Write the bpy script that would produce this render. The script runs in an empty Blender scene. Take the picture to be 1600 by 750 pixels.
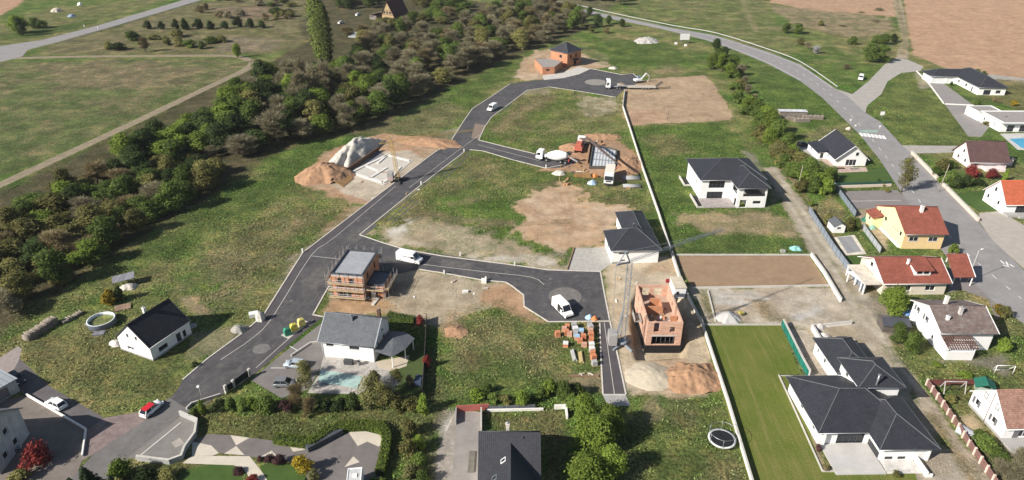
import bpy, math, random
import numpy as np
from mathutils import Vector, Matrix
R = math.radians
random.seed(7)
scene = bpy.context.scene
COL = scene.collection
# ------------------------------------------------------------------ camera
TH, CH, F = 28.5, 84.0, 1067.0
ST, CT = math.sin(R(TH)), math.cos(R(TH))
cam = bpy.data.cameras.new('camera'); co = bpy.data.objects.new('camera', cam); COL.objects.link(co)
co.location = (0, 0, CH); co.rotation_euler = (R(90-TH), 0, 0)
cam.sensor_width = 36; cam.lens = 36*F/1600; cam.clip_start = 1; cam.clip_end = 20000
scene.camera = co
def G(px, py, z=0.0):
    u, v = (px-800)/F, (py-375)/F
    t = (CH-z)/(ST+v*CT)
    return Vector((u*t, (CT-v*ST)*t, z))
def P2(px, py): g = G(px, py); return (g.x, g.y)
# ------------------------------------------------------------------ light
SUN_EL, SUN_AZ = 33.0, 29.0      # elevation; direction the shadows run, from +x towards +y
w = bpy.data.worlds.new('World'); scene.world = w; w.use_nodes = True
nt = w.node_tree; bg = nt.nodes['Background']; sky = nt.nodes.new('ShaderNodeTexSky')
sky.sky_type = 'NISHITA'; sky.sun_disc = False; sky.sun_elevation = R(SUN_EL)
sky.sun_rotation = R(90-(SUN_AZ+180)) ; sky.altitude = 200; sky.air_density = 1.0; sky.dust_density = 1.2
nt.links.new(sky.outputs[0], bg.inputs[0]); bg.inputs[1].default_value = 0.06
sl = bpy.data.lights.new('sun', 'SUN'); so = bpy.data.objects.new('sun', sl); COL.objects.link(so)
sl.energy = 5.0; sl.angle = R(0.5); sl.color = (1.0, 0.94, 0.86)
so.rotation_euler = (R(90-SUN_EL), 0, R(SUN_AZ-90)); so.location = (-200, -100, 300)
vs = scene.view_settings; vs.view_transform = 'Standard'; vs.look = 'None'; vs.exposure = 0.68; vs.gamma = 1; vs.use_curve_mapping = False
# ------------------------------------------------------------------ materials
MATS = {}
def newmat(name):
    m = bpy.data.materials.new(name); m.use_nodes = True
    nt = m.node_tree; return m, nt, nt.nodes['Principled BSDF']
def N(nt, t, **k):
    n = nt.nodes.new(t)
    for a, b in k.items(): setattr(n, a, b)
    return n
def noise(nt, vec, scale, detail=4, rough=.6):
    n = N(nt, 'ShaderNodeTexNoise'); n.inputs['Scale'].default_value = scale
    n.inputs['Detail'].default_value = detail; n.inputs['Roughness'].default_value = rough
    if vec is not None: nt.links.new(vec, n.inputs['Vector'])
    return n.outputs['Fac']
def ramp(nt, fac, a, b, lo=.3, hi=.7):
    r = N(nt, 'ShaderNodeMapRange'); r.inputs['From Min'].default_value = lo; r.inputs['From Max'].default_value = hi
    r.inputs['To Min'].default_value = a; r.inputs['To Max'].default_value = b
    nt.links.new(fac, r.inputs['Value']); return r.outputs['Result']
def mult(nt, a, b, blend='MULTIPLY', fac=1.0):
    m = N(nt, 'ShaderNodeMix', data_type='RGBA', blend_type=blend)
    if hasattr(fac, 'links'): nt.links.new(fac, m.inputs[0])
    else: m.inputs[0].default_value = fac
    for s, v in ((6, a), (7, b)):
        if hasattr(v, 'links'): nt.links.new(v, m.inputs[s])
        else: m.inputs[s].default_value = (*v, 1) if len(v) == 3 else v
    return m.outputs[2]
def grey(nt, f):
    c = N(nt, 'ShaderNodeCombineColor'); [nt.links.new(f, c.inputs[i]) for i in range(3)]; return c.outputs[0]
def bump(nt, bs, h, dist, strength=1.0):
    b = N(nt, 'ShaderNodeBump'); b.inputs['Distance'].default_value = dist; b.inputs['Strength'].default_value = strength
    nt.links.new(h, b.inputs['Height']); nt.links.new(b.outputs[0], bs.inputs['Normal'])
def M(name, col=(.5, .5, .5), rough=.8, var=.25, sc=.6, metal=0.0, kind=None, spec=.3, col2=None, bd=0.02, tile=(.3, .34)):
    """procedural surface: two scales of mottling; kind adds tiles / blocks / boards / ribs along the metre UVs"""
    if name in MATS: return MATS[name]
    m, nt, bs = newmat(name); MATS[name] = m
    L = nt.links
    geo = N(nt, 'ShaderNodeTexCoord'); obj = geo.outputs['Object']
    n1 = noise(nt, obj, sc, 5, .65); n2 = noise(nt, obj, sc*9, 3, .6)
    c = mult(nt, (*col, 1), grey(nt, ramp(nt, n1, 1-var, 1+var)))
    c = mult(nt, c, grey(nt, ramp(nt, n2, 1-var*.5, 1+var*.5)))
    if col2: c = mult(nt, c, col2, 'MIX', ramp(nt, noise(nt, obj, sc*2.3, 6, .7), 0, 1, .5, .66))
    uv = geo.outputs['UV']; hgt = n2
    if kind in ('tile', 'rib', 'board', 'slat'):
        sp = N(nt, 'ShaderNodeSeparateXYZ'); L.new(uv, sp.inputs[0])
        def saw(o, p):
            a = N(nt, 'ShaderNodeMath', operation='DIVIDE'); L.new(o, a.inputs[0]); a.inputs[1].default_value = p
            b = N(nt, 'ShaderNodeMath', operation='FRACT'); L.new(a.outputs[0], b.inputs[0]); return b.outputs[0], a.outputs[0]
        def rnd(o):
            f = N(nt, 'ShaderNodeMath', operation='FLOOR'); L.new(o, f.inputs[0]); return f.outputs[0]
        if kind == 'tile':
            fu, au = saw(sp.outputs[0], tile[0]); fv, av = saw(sp.outputs[1], tile[1])
            cb = N(nt, 'ShaderNodeCombineXYZ'); L.new(rnd(au), cb.inputs[0]); L.new(rnd(av), cb.inputs[1])
            wn = N(nt, 'ShaderNodeTexWhiteNoise'); L.new(cb.outputs[0], wn.inputs['Vector'])
            c = mult(nt, c, grey(nt, ramp(nt, wn.outputs['Value'], .86, 1.14, 0, 1)))
            edge = N(nt, 'ShaderNodeMath', operation='LESS_THAN'); L.new(fv, edge.inputs[0]); edge.inputs[1].default_value = .16
            c = mult(nt, c, grey(nt, ramp(nt, edge.outputs[0], 1.0, .78, 0, 1)))
            pp = N(nt, 'ShaderNodeMath', operation='PINGPONG'); L.new(fu, pp.inputs[0]); pp.inputs[1].default_value = .5
            ad = N(nt, 'ShaderNodeMath', operation='SUBTRACT'); L.new(pp.outputs[0], ad.inputs[0]); L.new(fv, ad.inputs[1]); hgt = ad.outputs[0]
        else:
            o = sp.outputs[0] if kind in ('rib', 'board') else sp.outputs[1]
            fu, au = saw(o, tile[0])
            wn = N(nt, 'ShaderNodeTexWhiteNoise', noise_dimensions='1D'); L.new(rnd(au), wn.inputs['W'])
            c = mult(nt, c, grey(nt, ramp(nt, wn.outputs['Value'], .88, 1.12, 0, 1)))
            edge = N(nt, 'ShaderNodeMath', operation='LESS_THAN'); L.new(fu, edge.inputs[0]); edge.inputs[1].default_value = .12
            c = mult(nt, c, grey(nt, ramp(nt, edge.outputs[0], 1.0, .55, 0, 1)))
            pp = N(nt, 'ShaderNodeMath', operation='PINGPONG'); L.new(fu, pp.inputs[0]); pp.inputs[1].default_value = .5; hgt = pp.outputs[0]
    if kind in ('block', 'paver'):
        b = N(nt, 'ShaderNodeTexBrick'); L.new(uv, b.inputs['Vector'])
        b.inputs['Color1'].default_value = (1.12, 1.1, 1.08, 1); b.inputs['Color2'].default_value = (.82, .8, .78, 1)
        b.inputs['Mortar'].default_value = (1.15, 1.35, 1.5, 1) if kind == 'block' else (.6, .6, .6, 1)
        b.inputs['Scale'].default_value = 1; b.inputs['Mortar Size'].default_value = .018
        b.inputs['Brick Width'].default_value = tile[0]; b.inputs['Row Height'].default_value = tile[1]; b.offset = .5
        c = mult(nt, c, b.outputs['Color'])
    L.new(c, bs.inputs['Base Color'])
    bs.inputs['Roughness'].default_value = rough; bs.inputs['Metallic'].default_value = metal
    bs.inputs['Specular IOR Level'].default_value = spec
    bump(nt, bs, hgt, bd)
    return m
# ------------------------------------------------------------------ mesh builder
class MB:
    def __init__(s): s.v = []; s.f = []; s.m = []; s.sm = []
    def face(s, pts, m=0, smooth=False):
        i = len(s.v); s.v += [tuple(p) for p in pts]; s.f.append(tuple(range(i, i+len(pts)))); s.m.append(m); s.sm.append(smooth); return s
    def idx(s, vs, fs, m=0, smooth=False):
        i = len(s.v); s.v += [tuple(p) for p in vs]
        for f in fs: s.f.append(tuple(i+k for k in f)); s.m.append(m); s.sm.append(smooth)
        return s
    def box(s, x0, y0, z0, x1, y1, z1, m=0):
        if x1 < x0: x0, x1 = x1, x0
        if y1 < y0: y0, y1 = y1, y0
        v = [(x0, y0, z0), (x1, y0, z0), (x1, y1, z0), (x0, y1, z0), (x0, y0, z1), (x1, y0, z1), (x1, y1, z1), (x0, y1, z1)]
        return s.idx(v, [(3, 2, 1, 0), (4, 5, 6, 7), (0, 1, 5, 4), (1, 2, 6, 5), (2, 3, 7, 6), (3, 0, 4, 7)], m)
    def obox(s, c, sx, sy, sz, rz=0, m=0, tilt=None):
        """box standing on c, turned rz about z (tilt: extra matrix)"""
        mt = Matrix.Translation(c) @ Matrix.Rotation(rz, 4, 'Z')
        if tilt is not None: mt = mt @ tilt
        v = [mt @ Vector((a*sx/2, b*sy/2, z)) for z in (0, sz) for a, b in ((-1, -1), (1, -1), (1, 1), (-1, 1))]
        return s.idx(v, [(3, 2, 1, 0), (4, 5, 6, 7), (0, 1, 5, 4), (1, 2, 6, 5), (2, 3, 7, 6), (3, 0, 4, 7)], m)
    def prism(s, poly, z0, z1, m=0, top=True):
        poly = [tuple(p[:2]) for p in poly]
        a = sum(poly[i-1][0]*poly[i][1]-poly[i][0]*poly[i-1][1] for i in range(len(poly)))
        if a < 0: poly = poly[::-1]
        n = len(poly); v = [(x, y, z0) for x, y in poly]+[(x, y, z1) for x, y in poly]
        f = [(i, (i+1) % n, n+(i+1) % n, n+i) for i in range(n)]+[tuple(range(n, 2*n)), tuple(range(n-1, -1, -1))]
        return s.idx(v, f, m)
    def slab(s, pts, t, m=0):
        """any planar 3-D polygon thickened downwards by t"""
        n = len(pts); v = [Vector(p) for p in pts]+[Vector(p)-Vector((0, 0, t)) for p in pts]
        nz = sum(pts[i-1][0]*pts[i][1]-pts[i][0]*pts[i-1][1] for i in range(n))
        f = [tuple(range(n)), tuple(range(2*n-1, n-1, -1))]+[(i, n+i, n+(i+1) % n, (i+1) % n) for i in range(n)]
        if nz < 0: f = [q[::-1] for q in f]
        return s.idx(v, f, m)
    def tube(s, p, q, r0, r1=None, n=8, m=0, smooth=True):
        p, q = Vector(p), Vector(q); r1 = r0 if r1 is None else r1
        d = (q-p)
        if d.length < 1e-6: return s
        d.normalize(); a = d.orthogonal().normalized(); b = d.cross(a)
        v = []
        for c, r in ((p, r0), (q, r1)):
            v += [c+(a*math.cos(2*math.pi*i/n)+b*math.sin(2*math.pi*i/n))*r for i in range(n)]
        s.idx(v, [(i, (i+1) % n, n+(i+1) % n, n+i) for i in range(n)], m, smooth and n > 5)
        k = len(s.v)-2*n
        s.f.append(tuple(range(k+n-1, k-1, -1))); s.f.append(tuple(range(k+n, k+2*n))); s.m += [m, m]; s.sm += [False, False]
        return s
    def bar(s, p, q, w, m=0): return s.tube(p, q, w*.7071, n=4, m=m)
    def lathe(s, prof, n=16, m=0, ax='z', c=(0, 0, 0), smooth=True):
        v = []
        for r, h in prof:
            for i in range(n):
                a = 2*math.pi*i/n; x, y = r*math.cos(a), r*math.sin(a)
                p = (x, y, h) if ax == 'z' else ((h, x, y) if ax == 'x' else (y, h, x))
                v.append((p[0]+c[0], p[1]+c[1], p[2]+c[2]))
        f = [(j*n+i, j*n+(i+1) % n, (j+1)*n+(i+1) % n, (j+1)*n+i) for j in range(len(prof)-1) for i in range(n)]
        return s.idx(v, f, m, smooth)
    def loft(s, secs, m=0, smooth=True, caps=True):
        n = len(secs[0]); v = [p for q in secs for p in q]
        s.idx(v, [(j*n+i, j*n+(i+1) % n, (j+1)*n+(i+1) % n, (j+1)*n+i) for j in range(len(secs)-1) for i in range(n)], m, smooth)
        if caps: s.face(list(secs[0])[::-1], m); s.face(secs[-1], m)
        return s
    def build(s, name, mats, parent=None, loc=None, uv=True):
        me = bpy.data.meshes.new(name); me.from_pydata([tuple(p) for p in s.v], [], s.f); me.update()
        if not isinstance(mats, (list, tuple)): mats = [mats]
        for m in mats: me.materials.append(m)
        me.polygons.foreach_set('material_index', s.m); me.polygons.foreach_set('use_smooth', s.sm)
        if uv:
            ul = me.uv_layers.new(name='UVMap'); nl = len(me.loops)
            vi = np.empty(nl, int); me.loops.foreach_get('vertex_index', vi)
            vv = np.empty(len(me.vertices)*3); me.vertices.foreach_get('co', vv); vv = vv.reshape(-1, 3)
            pn = np.empty(len(me.polygons)*3); me.polygons.foreach_get('normal', pn); pn = pn.reshape(-1, 3)
            lt = np.empty(len(me.polygons), int); me.polygons.foreach_get('loop_total', lt)
            n = np.repeat(pn, lt, axis=0); p = vv[vi]
            u = np.stack([-n[:, 1], n[:, 0], np.zeros(nl)], 1); ln = np.linalg.norm(u, axis=1); flat = ln < .02
            u[flat] = (1, 0, 0); ln[flat] = 1; u /= ln[:, None]; t = np.cross(n, u)
            out = np.stack([(p*u).sum(1), (p*t).sum(1)], 1).ravel(); ul.data.foreach_set('uv', out)
        o = bpy.data.objects.new(name, me); COL.objects.link(o)
        if parent is not None: o.parent = parent
        if loc is not None: o.location = loc
        return o
def tag(o, label, cat, group=None):
    o['label'] = label; o['category'] = cat
    if group: o['group'] = group
    return o
def thing(name, label, cat, loc, rz=0, group=None):
    o = bpy.data.objects.new(name, None); COL.objects.link(o); o.empty_display_size = .5
    o.location = loc; o.rotation_euler = (0, 0, rz); return tag(o, label, cat, group)
def struct(o, kind='structure'): o['kind'] = kind; return o
def copytree(r, loc=None, rz=None, label=None, group=None, scale=None):
    c = r.copy(); COL.objects.link(c)
    if loc is not None: c.location = loc
    if rz is not None: c.rotation_euler = (0, 0, rz)
    if scale is not None: c.scale = scale if hasattr(scale, '__len__') else (scale,)*3
    if label: c['label'] = label
    if group: c['group'] = group
    for ch in r.children:
        d = ch.copy(); COL.objects.link(d); d.parent = c
        for g in ch.children:
            e = g.copy(); COL.objects.link(e); e.parent = d
    return c
SHEETS = []
def sheet(name, pts, z, m, px=True):
    """flat surface from an outline on the ground"""
    p = [P2(*q) for q in pts] if px else pts
    SHEETS.append(p)
    a = sum(p[i-1][0]*p[i][1]-p[i][0]*p[i-1][1] for i in range(len(p)))
    if a < 0: p = p[::-1]
    from mathutils.geometry import tessellate_polygon
    tri = tessellate_polygon([[Vector((x, y, 0)) for x, y in p]])
    b = MB(); i = [(x, y, z) for x, y in p]
    fs = []
    for t in tri:
        A, B, C = (Vector(i[k]) for k in t)
        fs.append(tuple(t) if (B-A).cross(C-A).z > 0 else tuple(t[::-1]))
    b.idx(i, fs)
    return struct(b.build(name, m))
def offs(pts, d):
    """offset an open 2-D polyline to its left by d"""
    out = []; n = len(pts)
    for i in range(n):
        a = Vector(pts[max(i-1, 0)]); b = Vector(pts[i]); c = Vector(pts[min(i+1, n-1)])
        t1 = (b-a).normalized() if i else (c-b).normalized(); t2 = (c-b).normalized() if i < n-1 else t1
        n1 = Vector((-t1.y, t1.x)); n2 = Vector((-t2.y, t2.x)); m = (n1+n2)
        m = m.normalized() if m.length > .1 else n1
        k = d/max(.5, m.dot(n1)); out.append((b.x+m.x*k, b.y+m.y*k))
    return out
def strip(b, pts, w, z0, z1, m=0, ztop=None):
    """wall / kerb / hedge core following a polyline (metres), width w"""
    L, Rr = offs(pts, w/2), offs(pts, -w/2)
    for i in range(len(pts)-1):
        b.prism([Rr[i], Rr[i+1], L[i+1], L[i]], z0, z1, m)
    return b
def smooth_line(pts, k=4):
    out = []; n = len(pts)
    for i in range(n-1):
        p0, p1, p2, p3 = (Vector(pts[max(0, min(n-1, j))]) for j in (i-1, i, i+1, i+2))
        for t in range(k):
            u = t/k
            out.append(tuple(.5*((2*p1)+(p2-p0)*u+(2*p0-5*p1+4*p2-p3)*u*u+(3*p1-p0-3*p2+p3)*u**3)))
    out.append(tuple(pts[-1])); return out
# ------------------------------------------------------------------ ground sheet with painted soil/grass cover
def vnoise(x, y, s, seed):
    g = np.random.RandomState(seed).rand(256, 256)
    X, Y = x/s, y/s; xi, yi = np.floor(X).astype(int), np.floor(Y).astype(int); fx, fy = X-xi, Y-yi
    fx, fy = fx*fx*(3-2*fx), fy*fy*(3-2*fy); a = lambda i, j: g[(xi+i) & 255, (yi+j) & 255]
    return (a(0, 0)*(1-fx)+a(1, 0)*fx)*(1-fy)+(a(0, 1)*(1-fx)+a(1, 1)*fx)*fy
def fbm(x, y, s, seed, o=4):
    t = 0; k = 0
    for i in range(o): t = t+vnoise(x, y, s/2**i, seed+i)*.55**i; k += .55**i
    return t/k
def sgeo(a, b, n): return list(np.geomspace(a, b, n))
xs = [-v for v in sgeo(425, 9000, 18)[::-1]]+list(np.arange(-423, -150, 1.5))+list(np.arange(-150, 150, .6))+list(np.arange(150, 424, 1.5))+sgeo(425, 9000, 18)
ys = [-6000, -2000, -600, -150, 0, 40]+list(np.arange(60, 330, .6))+list(np.arange(330, 640, 1.5))+sgeo(642, 12000, 22)
xs, ys = np.array(xs), np.array(ys); nx, ny = len(xs), len(ys)
GX, GY = np.meshgrid(xs, ys); gx, gy = GX.ravel(), GY.ravel()
col = np.zeros((nx*ny, 4), np.float32)
big = fbm(gx, gy, 38, 1); mid = fbm(gx, gy, 9, 11); fine = fbm(gx, gy, 2.6, 21, 3)
GREEN, DRY, LUSH = np.array((.088, .146, .032)), np.array((.182, .182, .075)), np.array((.062, .132, .022))
t = np.clip((big*.5+mid*.5-.40)*3.6+(fine-.5)*.8, 0, 1)[:, None]
col[:, :3] = GREEN*(1-t)+DRY*t
t = np.clip((fbm(gx, gy, 14, 31)-.55)*5, 0, 1)[:, None]*.8
col[:, :3] = col[:, :3]*(1-t)+LUSH*t
col[:, 3] = 1
wob = (fbm(gx, gy, 6, 41)-.5); wob2 = (fbm(gx, gy, 1.6, 51, 3)-.5)
def sdist(X, Y, poly):
    d = np.full(X.shape, 1e9); ins = np.zeros(X.shape, bool); n = len(poly)
    for i in range(n):
        x1, y1 = poly[i-1]; x2, y2 = poly[i]; ex, ey = x2-x1, y2-y1
        t = np.clip(((X-x1)*ex+(Y-y1)*ey)/(ex*ex+ey*ey+1e-9), 0, 1)
        d = np.minimum(d, np.hypot(X-x1-t*ex, Y-y1-t*ey))
        c = ((y1 > Y) != (y2 > Y)) & (X < (x2-x1)*(Y-y1)/(y2-y1+1e-12)+x1); ins ^= c
    return np.where(ins, d, -d)
def zone(poly, c, fe=1.0, wa=4.0, k=1.0, g=0.0, px=True, mot=0.0, c2=None):
    p = [P2(*q) for q in poly] if px else poly
    a = np.array(p); pad = wa+fe+1
    sel = np.where((gx > a[:, 0].min()-pad) & (gx < a[:, 0].max()+pad) & (gy > a[:, 1].min()-pad) & (gy < a[:, 1].max()+pad))[0]
    d = sdist(gx[sel], gy[sel], p)+wob[sel]*wa*1.6+wob2[sel]*wa*.8
    al = np.clip(d/fe*.5+.5, 0, 1); al = al*al*(3-2*al)*k
    if mot: al = al*np.clip(1-mot*np.clip((fine[sel]*.6+mid[sel]*.4-.42)*6, 0, 1), 0, 1)
    cc = np.array(c)[None, :]
    if c2 is not None:
        q = np.clip((mid[sel]*.6+fine[sel]*.4-.4)*4, 0, 1)[:, None]; cc = cc*(1-q)+np.array(c2)*q
    col[sel, :3] = col[sel, :3]*(1-al[:, None])+cc*al[:, None]
    col[sel, 3] = col[sel, 3]*(1-al)+g*al
def track(pts, w, c, fe=.6, wa=1.0, k=1.0, ruts=False, **kw):
    l = smooth_line([P2(*q) for q in pts], 4)
    for o, ww in (((-.85, w*.22), (.85, w*.22)) if ruts else ((0, w),)):
        q = offs(l, o) if o else l
        zone(offs(q, ww/2)+offs(q, -ww/2)[::-1], c, fe, wa, k, px=False, **kw)
DIRT, CLAY, PALE, GRAV, PLOW, SOIL = (.34, .25, .165), (.37, .225, .135), (.42, .36, .28), (.40, .375, .33), (.36, .225, .145), (.25, .18, .115)
G2 = (.055, .095, .018)
# far left
zone([(-60, -40), (55, -20), (30, 8), (-30, 40)], PLOW, 1, 2)
zone([(0, 97), (362, 90), (388, 98), (372, 113), (190, 195), (-30, 290), (-100, 180)], (0.096, 0.131, 0.045), 2, 3, .85, g=1, c2=(0.154, 0.147, 0.077))
zone([(70, 100), (240, 98), (330, 110), (260, 135), (90, 140)], (0.192, 0.163, 0.098), 6, 12, .6, g=1)
zone([(82, 70), (180, 42), (300, 5), (490, -5), (500, 60), (420, 84), (60, 85)], (0.16, 0.147, 0.081), 3, 5, .9, g=1, c2=(0.115, 0.125, 0.049))
zone([(330, 12), (440, 8), (460, 28), (350, 30)], (.19, .14, .10), 3, 5, .6, g=.6)
zone([(355, 55), (440, 62), (430, 80), (340, 82)], (.2, .17, .12), 3, 5, .6, g=.6)
zone([(40, 20), (280, -5), (160, 34), (70, 56), (0, 68), (0, 40)], (0.141, 0.144, 0.063), 3, 5, .6, g=1)
zone([(0, 62), (70, 56), (150, 36), (150, 30), (60, 46), (0, 55)], (0.064, 0.106, 0.025), 2, 2, .9, g=1)
zone([(1218, 588), (1241, 588), (1290, 733), (1422, 733), (1422, 739), (1284, 739)], (.30, .24, .165), .5, .6)
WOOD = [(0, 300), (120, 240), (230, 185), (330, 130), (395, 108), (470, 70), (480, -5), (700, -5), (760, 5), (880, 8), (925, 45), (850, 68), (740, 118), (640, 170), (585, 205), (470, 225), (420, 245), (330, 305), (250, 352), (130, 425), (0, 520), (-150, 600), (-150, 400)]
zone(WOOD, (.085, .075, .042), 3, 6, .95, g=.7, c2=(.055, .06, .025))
zone([(820, -10), (990, -20), (950, 18), (850, 0)], (0.115, 0.106, 0.063), 3, 4, .8, g=.8)
# meadow by the wood
zone([(330, 312), (470, 236), (560, 215), (640, 180), (740, 130), (800, 95), (800, 118), (720, 170), (560, 240), (420, 320), (280, 400), (180, 440), (150, 430)], (0.064, 0.11, 0.025), 3, 6, .75, g=1)
zone([(280, 420), (400, 350), (470, 330), (520, 345), (440, 430), (400, 490), (330, 470)], (0.16, 0.144, 0.081), 5, 12, .7, g=1, c2=(0.102, 0.119, 0.042))
zone([(560, 200), (700, 160), (735, 165), (690, 215), (600, 225)], (0.173, 0.156, 0.084), 4, 8, .6, g=1)
zone([(40, 540), (200, 520), (300, 570), (260, 620), (120, 610), (40, 580)], (0.122, 0.125, 0.049), 4, 10, .6, g=1)
zone([(270, 455), (310, 468), (320, 490), (300, 490)], DIRT, 1.5, 3, .6)
zone([(300, 520), (350, 515), (375, 505), (390, 520), (330, 555), (300, 565)], (.2, .17, .12), 1.5, 3, .6)
# building pit
zone([(478, 268), (520, 232), (600, 208), (650, 215), (690, 235), (660, 270), (600, 315), (560, 320), (470, 285)], CLAY, 1, 3, g=0, c2=DIRT)
zone([(520, 290), (585, 235), (640, 236), (668, 250), (628, 290), (575, 312), (535, 302)], PALE, .8, 2, c2=(.36, .30, .22))
zone([(690, 205), (735, 195), (745, 172), (760, 160), (722, 200), (690, 235)], (.3, .26, .2), 2, 3, .6, mot=.6)
zone([(500, 365), (520, 340), (545, 325), (570, 318), (560, 330), (515, 370)], CLAY, 1, 3, .9, mot=.5)
track([(560, 322), (490, 381), (470, 397), (412, 492), (385, 515)], 3.0, (.30, .26, .2), 1, 2.5, .65, mot=.7)
# central plots
zone([(750, 222), (800, 228), (850, 240), (970, 262), (1010, 330), (940, 335), (880, 320), (830, 300), (700, 310), (600, 370), (660, 300), (735, 240)], (0.109, 0.125, 0.042), 2, 5, .5, g=1, c2=(0.166, 0.15, 0.077))
zone([(803, 330), (806, 312), (842, 298), (880, 291), (905, 298), (912, 318), (945, 322), (980, 328), (978, 350), (955, 356), (952, 388), (900, 392), (870, 398), (842, 385), (815, 362)], (.40, .275, .17), 1.3, 8, c2=(.43, .325, .225))
for pts in ([(815, 320), (860, 345), (930, 360)], [(840, 305), (880, 330), (945, 350)], [(880, 300), (890, 340), (880, 385)]): track(pts, 4, (.30, .19, .115), .5, 1, .6, ruts=True)
zone([(566, 366), (600, 352), (660, 345), (720, 352), (780, 368), (850, 392), (890, 392), (887, 425), (800, 412), (690, 398), (633, 388)], (.33, .265, .18), 2, 6, .95, mot=.4, c2=(.40, .345, .26))
zone([(600, 360), (635, 345), (640, 358), (615, 376)], (.52, .49, .43), 1, 4, .95, mot=.3)
zone([(735, 400), (790, 396), (880, 402), (880, 415), (800, 410)], (.45, .42, .36), 1.5, 5, .7, mot=.6)
zone([(590, 372), (640, 384), (700, 394), (690, 386), (620, 366)], (.40, .34, .25), 1.2, 4, .8, mot=.3)
zone([(640, 330), (700, 335), (800, 345), (800, 352), (700, 348)], (.2, .165, .1), 2, 4, .6, g=.5)
zone([(885, 415), (898, 387), (948, 386), (955, 412), (938, 425), (886, 422)], GRAV, .5, .8)
zone([(735, 178), (800, 140), (860, 140), (975, 160), (985, 205), (960, 205), (900, 210), (840, 230), (760, 215)], (0.109, 0.131, 0.039), 2, 5, .5, g=1, c2=(0.166, 0.156, 0.077))
zone([(770, 205), (800, 165), (850, 142), (870, 152), (820, 185), (790, 212)], (0.192, 0.16, 0.087), 3, 8, .7, g=1, mot=.4)
zone([(910, 150), (955, 152), (970, 172), (925, 185), (905, 172)], (.36, .31, .22), 1.5, 4, .8, mot=.6)
zone([(780, 136), (860, 138), (858, 148), (800, 150)], (.3, .25, .18), 1.5, 3, .6, mot=.6)
# mixer site
zone([(880, 245), (898, 222), (930, 212), (965, 222), (990, 235), (1000, 270), (975, 285), (940, 275), (880, 268), (845, 266)], CLAY, .8, 3, c2=(.30, .2, .125))
# top cul-de-sac
zone([(806, 120), (815, 96), (835, 80), (870, 76), (930, 76), (952, 88), (956, 104), (920, 110), (860, 125), (820, 128)], (.36, .255, .16), 1, 4, c2=(.42, .33, .235))
zone([(1000, 118), (1035, 100), (1055, 95), (1075, 112), (1060, 128)], (.2, .18, .09), 3, 5, .6, g=.6)
zone([(974, 141), (990, 128), (1030, 122), (1098, 117), (1122, 140), (1144, 176), (1143, 187), (1060, 192), (985, 196), (976, 178)], (.33, .24, .155), .7, 2.2, c2=(.37, .275, .18))
zone([(976, 170), (1040, 172), (1040, 190), (985, 196)], (.40, .25, .165), 2, 4, .6)
zone([(950, 60), (1050, 70), (1090, 100), (960, 105), (900, 80)], (0.067, 0.119, 0.024), 3, 6, .8, g=1)
for pts in ([(990, 150), (1060, 140), (1130, 160)], [(985, 185), (1050, 165), (1120, 140)], [(1000, 190), (1080, 180), (1140, 182)]): track(pts, 4, (.27, .19, .12), .5, 1, .5, ruts=True)
for pts in ([(560, 480), (640, 455), (740, 455)], [(640, 430), (690, 470), (720, 500)], [(610, 440), (700, 440), (800, 460)], [(780, 470), (800, 455), (812, 470)]): track(pts, 4, (.27, .2, .13), .5, 1, .55, ruts=True)
for pts in ([(770, 215), (810, 175), (860, 150)], [(790, 222), (850, 190), (900, 190)], [(650, 345), (760, 352), (900, 345)], [(700, 320), (800, 300), (870, 285)], [(480, 330), (420, 400), (330, 470)]): track(pts, 4, (.2, .17, .095), .5, 1, .5, ruts=True, g=.7)
# villa plot
zone([(985, 198), (1130, 192), (1180, 245), (1245, 320), (1262, 395), (1062, 396), (1030, 335)], (0.077, 0.131, 0.028), 2, 4, .85, g=1)
zone([(1000, 215), (1060, 210), (1080, 235), (1030, 245)], (0.166, 0.156, 0.07), 3, 6, .7, g=1)
zone([(1048, 338), (1100, 332), (1200, 331), (1235, 345), (1245, 370), (1180, 368), (1090, 364)], (.30, .235, .145), 2, 5, .85, mot=.35, g=.2)
zone([(1062, 385), (1150, 372), (1250, 378), (1262, 394), (1062, 396)], (0.083, 0.131, 0.034), 1.5, 3, .7, g=1)
zone([(1160, 236), (1175, 238), (1225, 310), (1196, 330), (1205, 290), (1165, 245)], (.24, .215, .165), 1.2, 2, .8, mot=.4)
# top right
zone([(960, -30), (1180, -30), (1230, 60), (1200, 78), (1120, 54), (1050, 38), (990, 25)], (0.122, 0.15, 0.049), 4, 8, .7, g=1, c2=(0.166, 0.169, 0.077))
track([(1158, -10), (1168, 20), (1182, 50)], 5, (.2, .175, .09), .6, 1, .8, ruts=True)
track([(1000, 5), (1110, 12), (1190, 20)], 5, (0.096, 0.138, 0.042), 2, 3, .5, g=1)
zone([(1190, -40), (1392, -40), (1400, 26), (1340, 22), (1260, 15), (1205, 4)], (.36, .235, .15), 1, 2, g=0)
zone([(1205, 8), (1265, 14), (1345, 22), (1392, 30), (1395, 45), (1345, 58), (1300, 52), (1240, 38), (1215, 22)], (.25, .20, .125), 2, 6, .95, g=.5, mot=.4, c2=(.19, .16, .10))
zone([(1407, -40), (1800, -60), (1800, 150), (1540, 117), (1475, 106), (1428, 86), (1420, 55), (1416, 28)], (.37, .235, .15), .6, 1.2, c2=(.385, .25, .16))
zone([(1540, 115), (1700, 134), (1700, 142), (1545, 123)], (.33, .31, .27), .4, .5)
zone([(1500, 122), (1640, 128), (1640, 190), (1560, 160)], (0.154, 0.144, 0.063), 2, 4, .7, g=1)
zone([(1360, 170), (1380, 148), (1400, 120), (1425, 114), (1500, 190), (1516, 214), (1500, 226), (1420, 228)], (0.128, 0.156, 0.045), 1, 2, .8, g=1, c2=(0.096, 0.14, 0.035))
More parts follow.
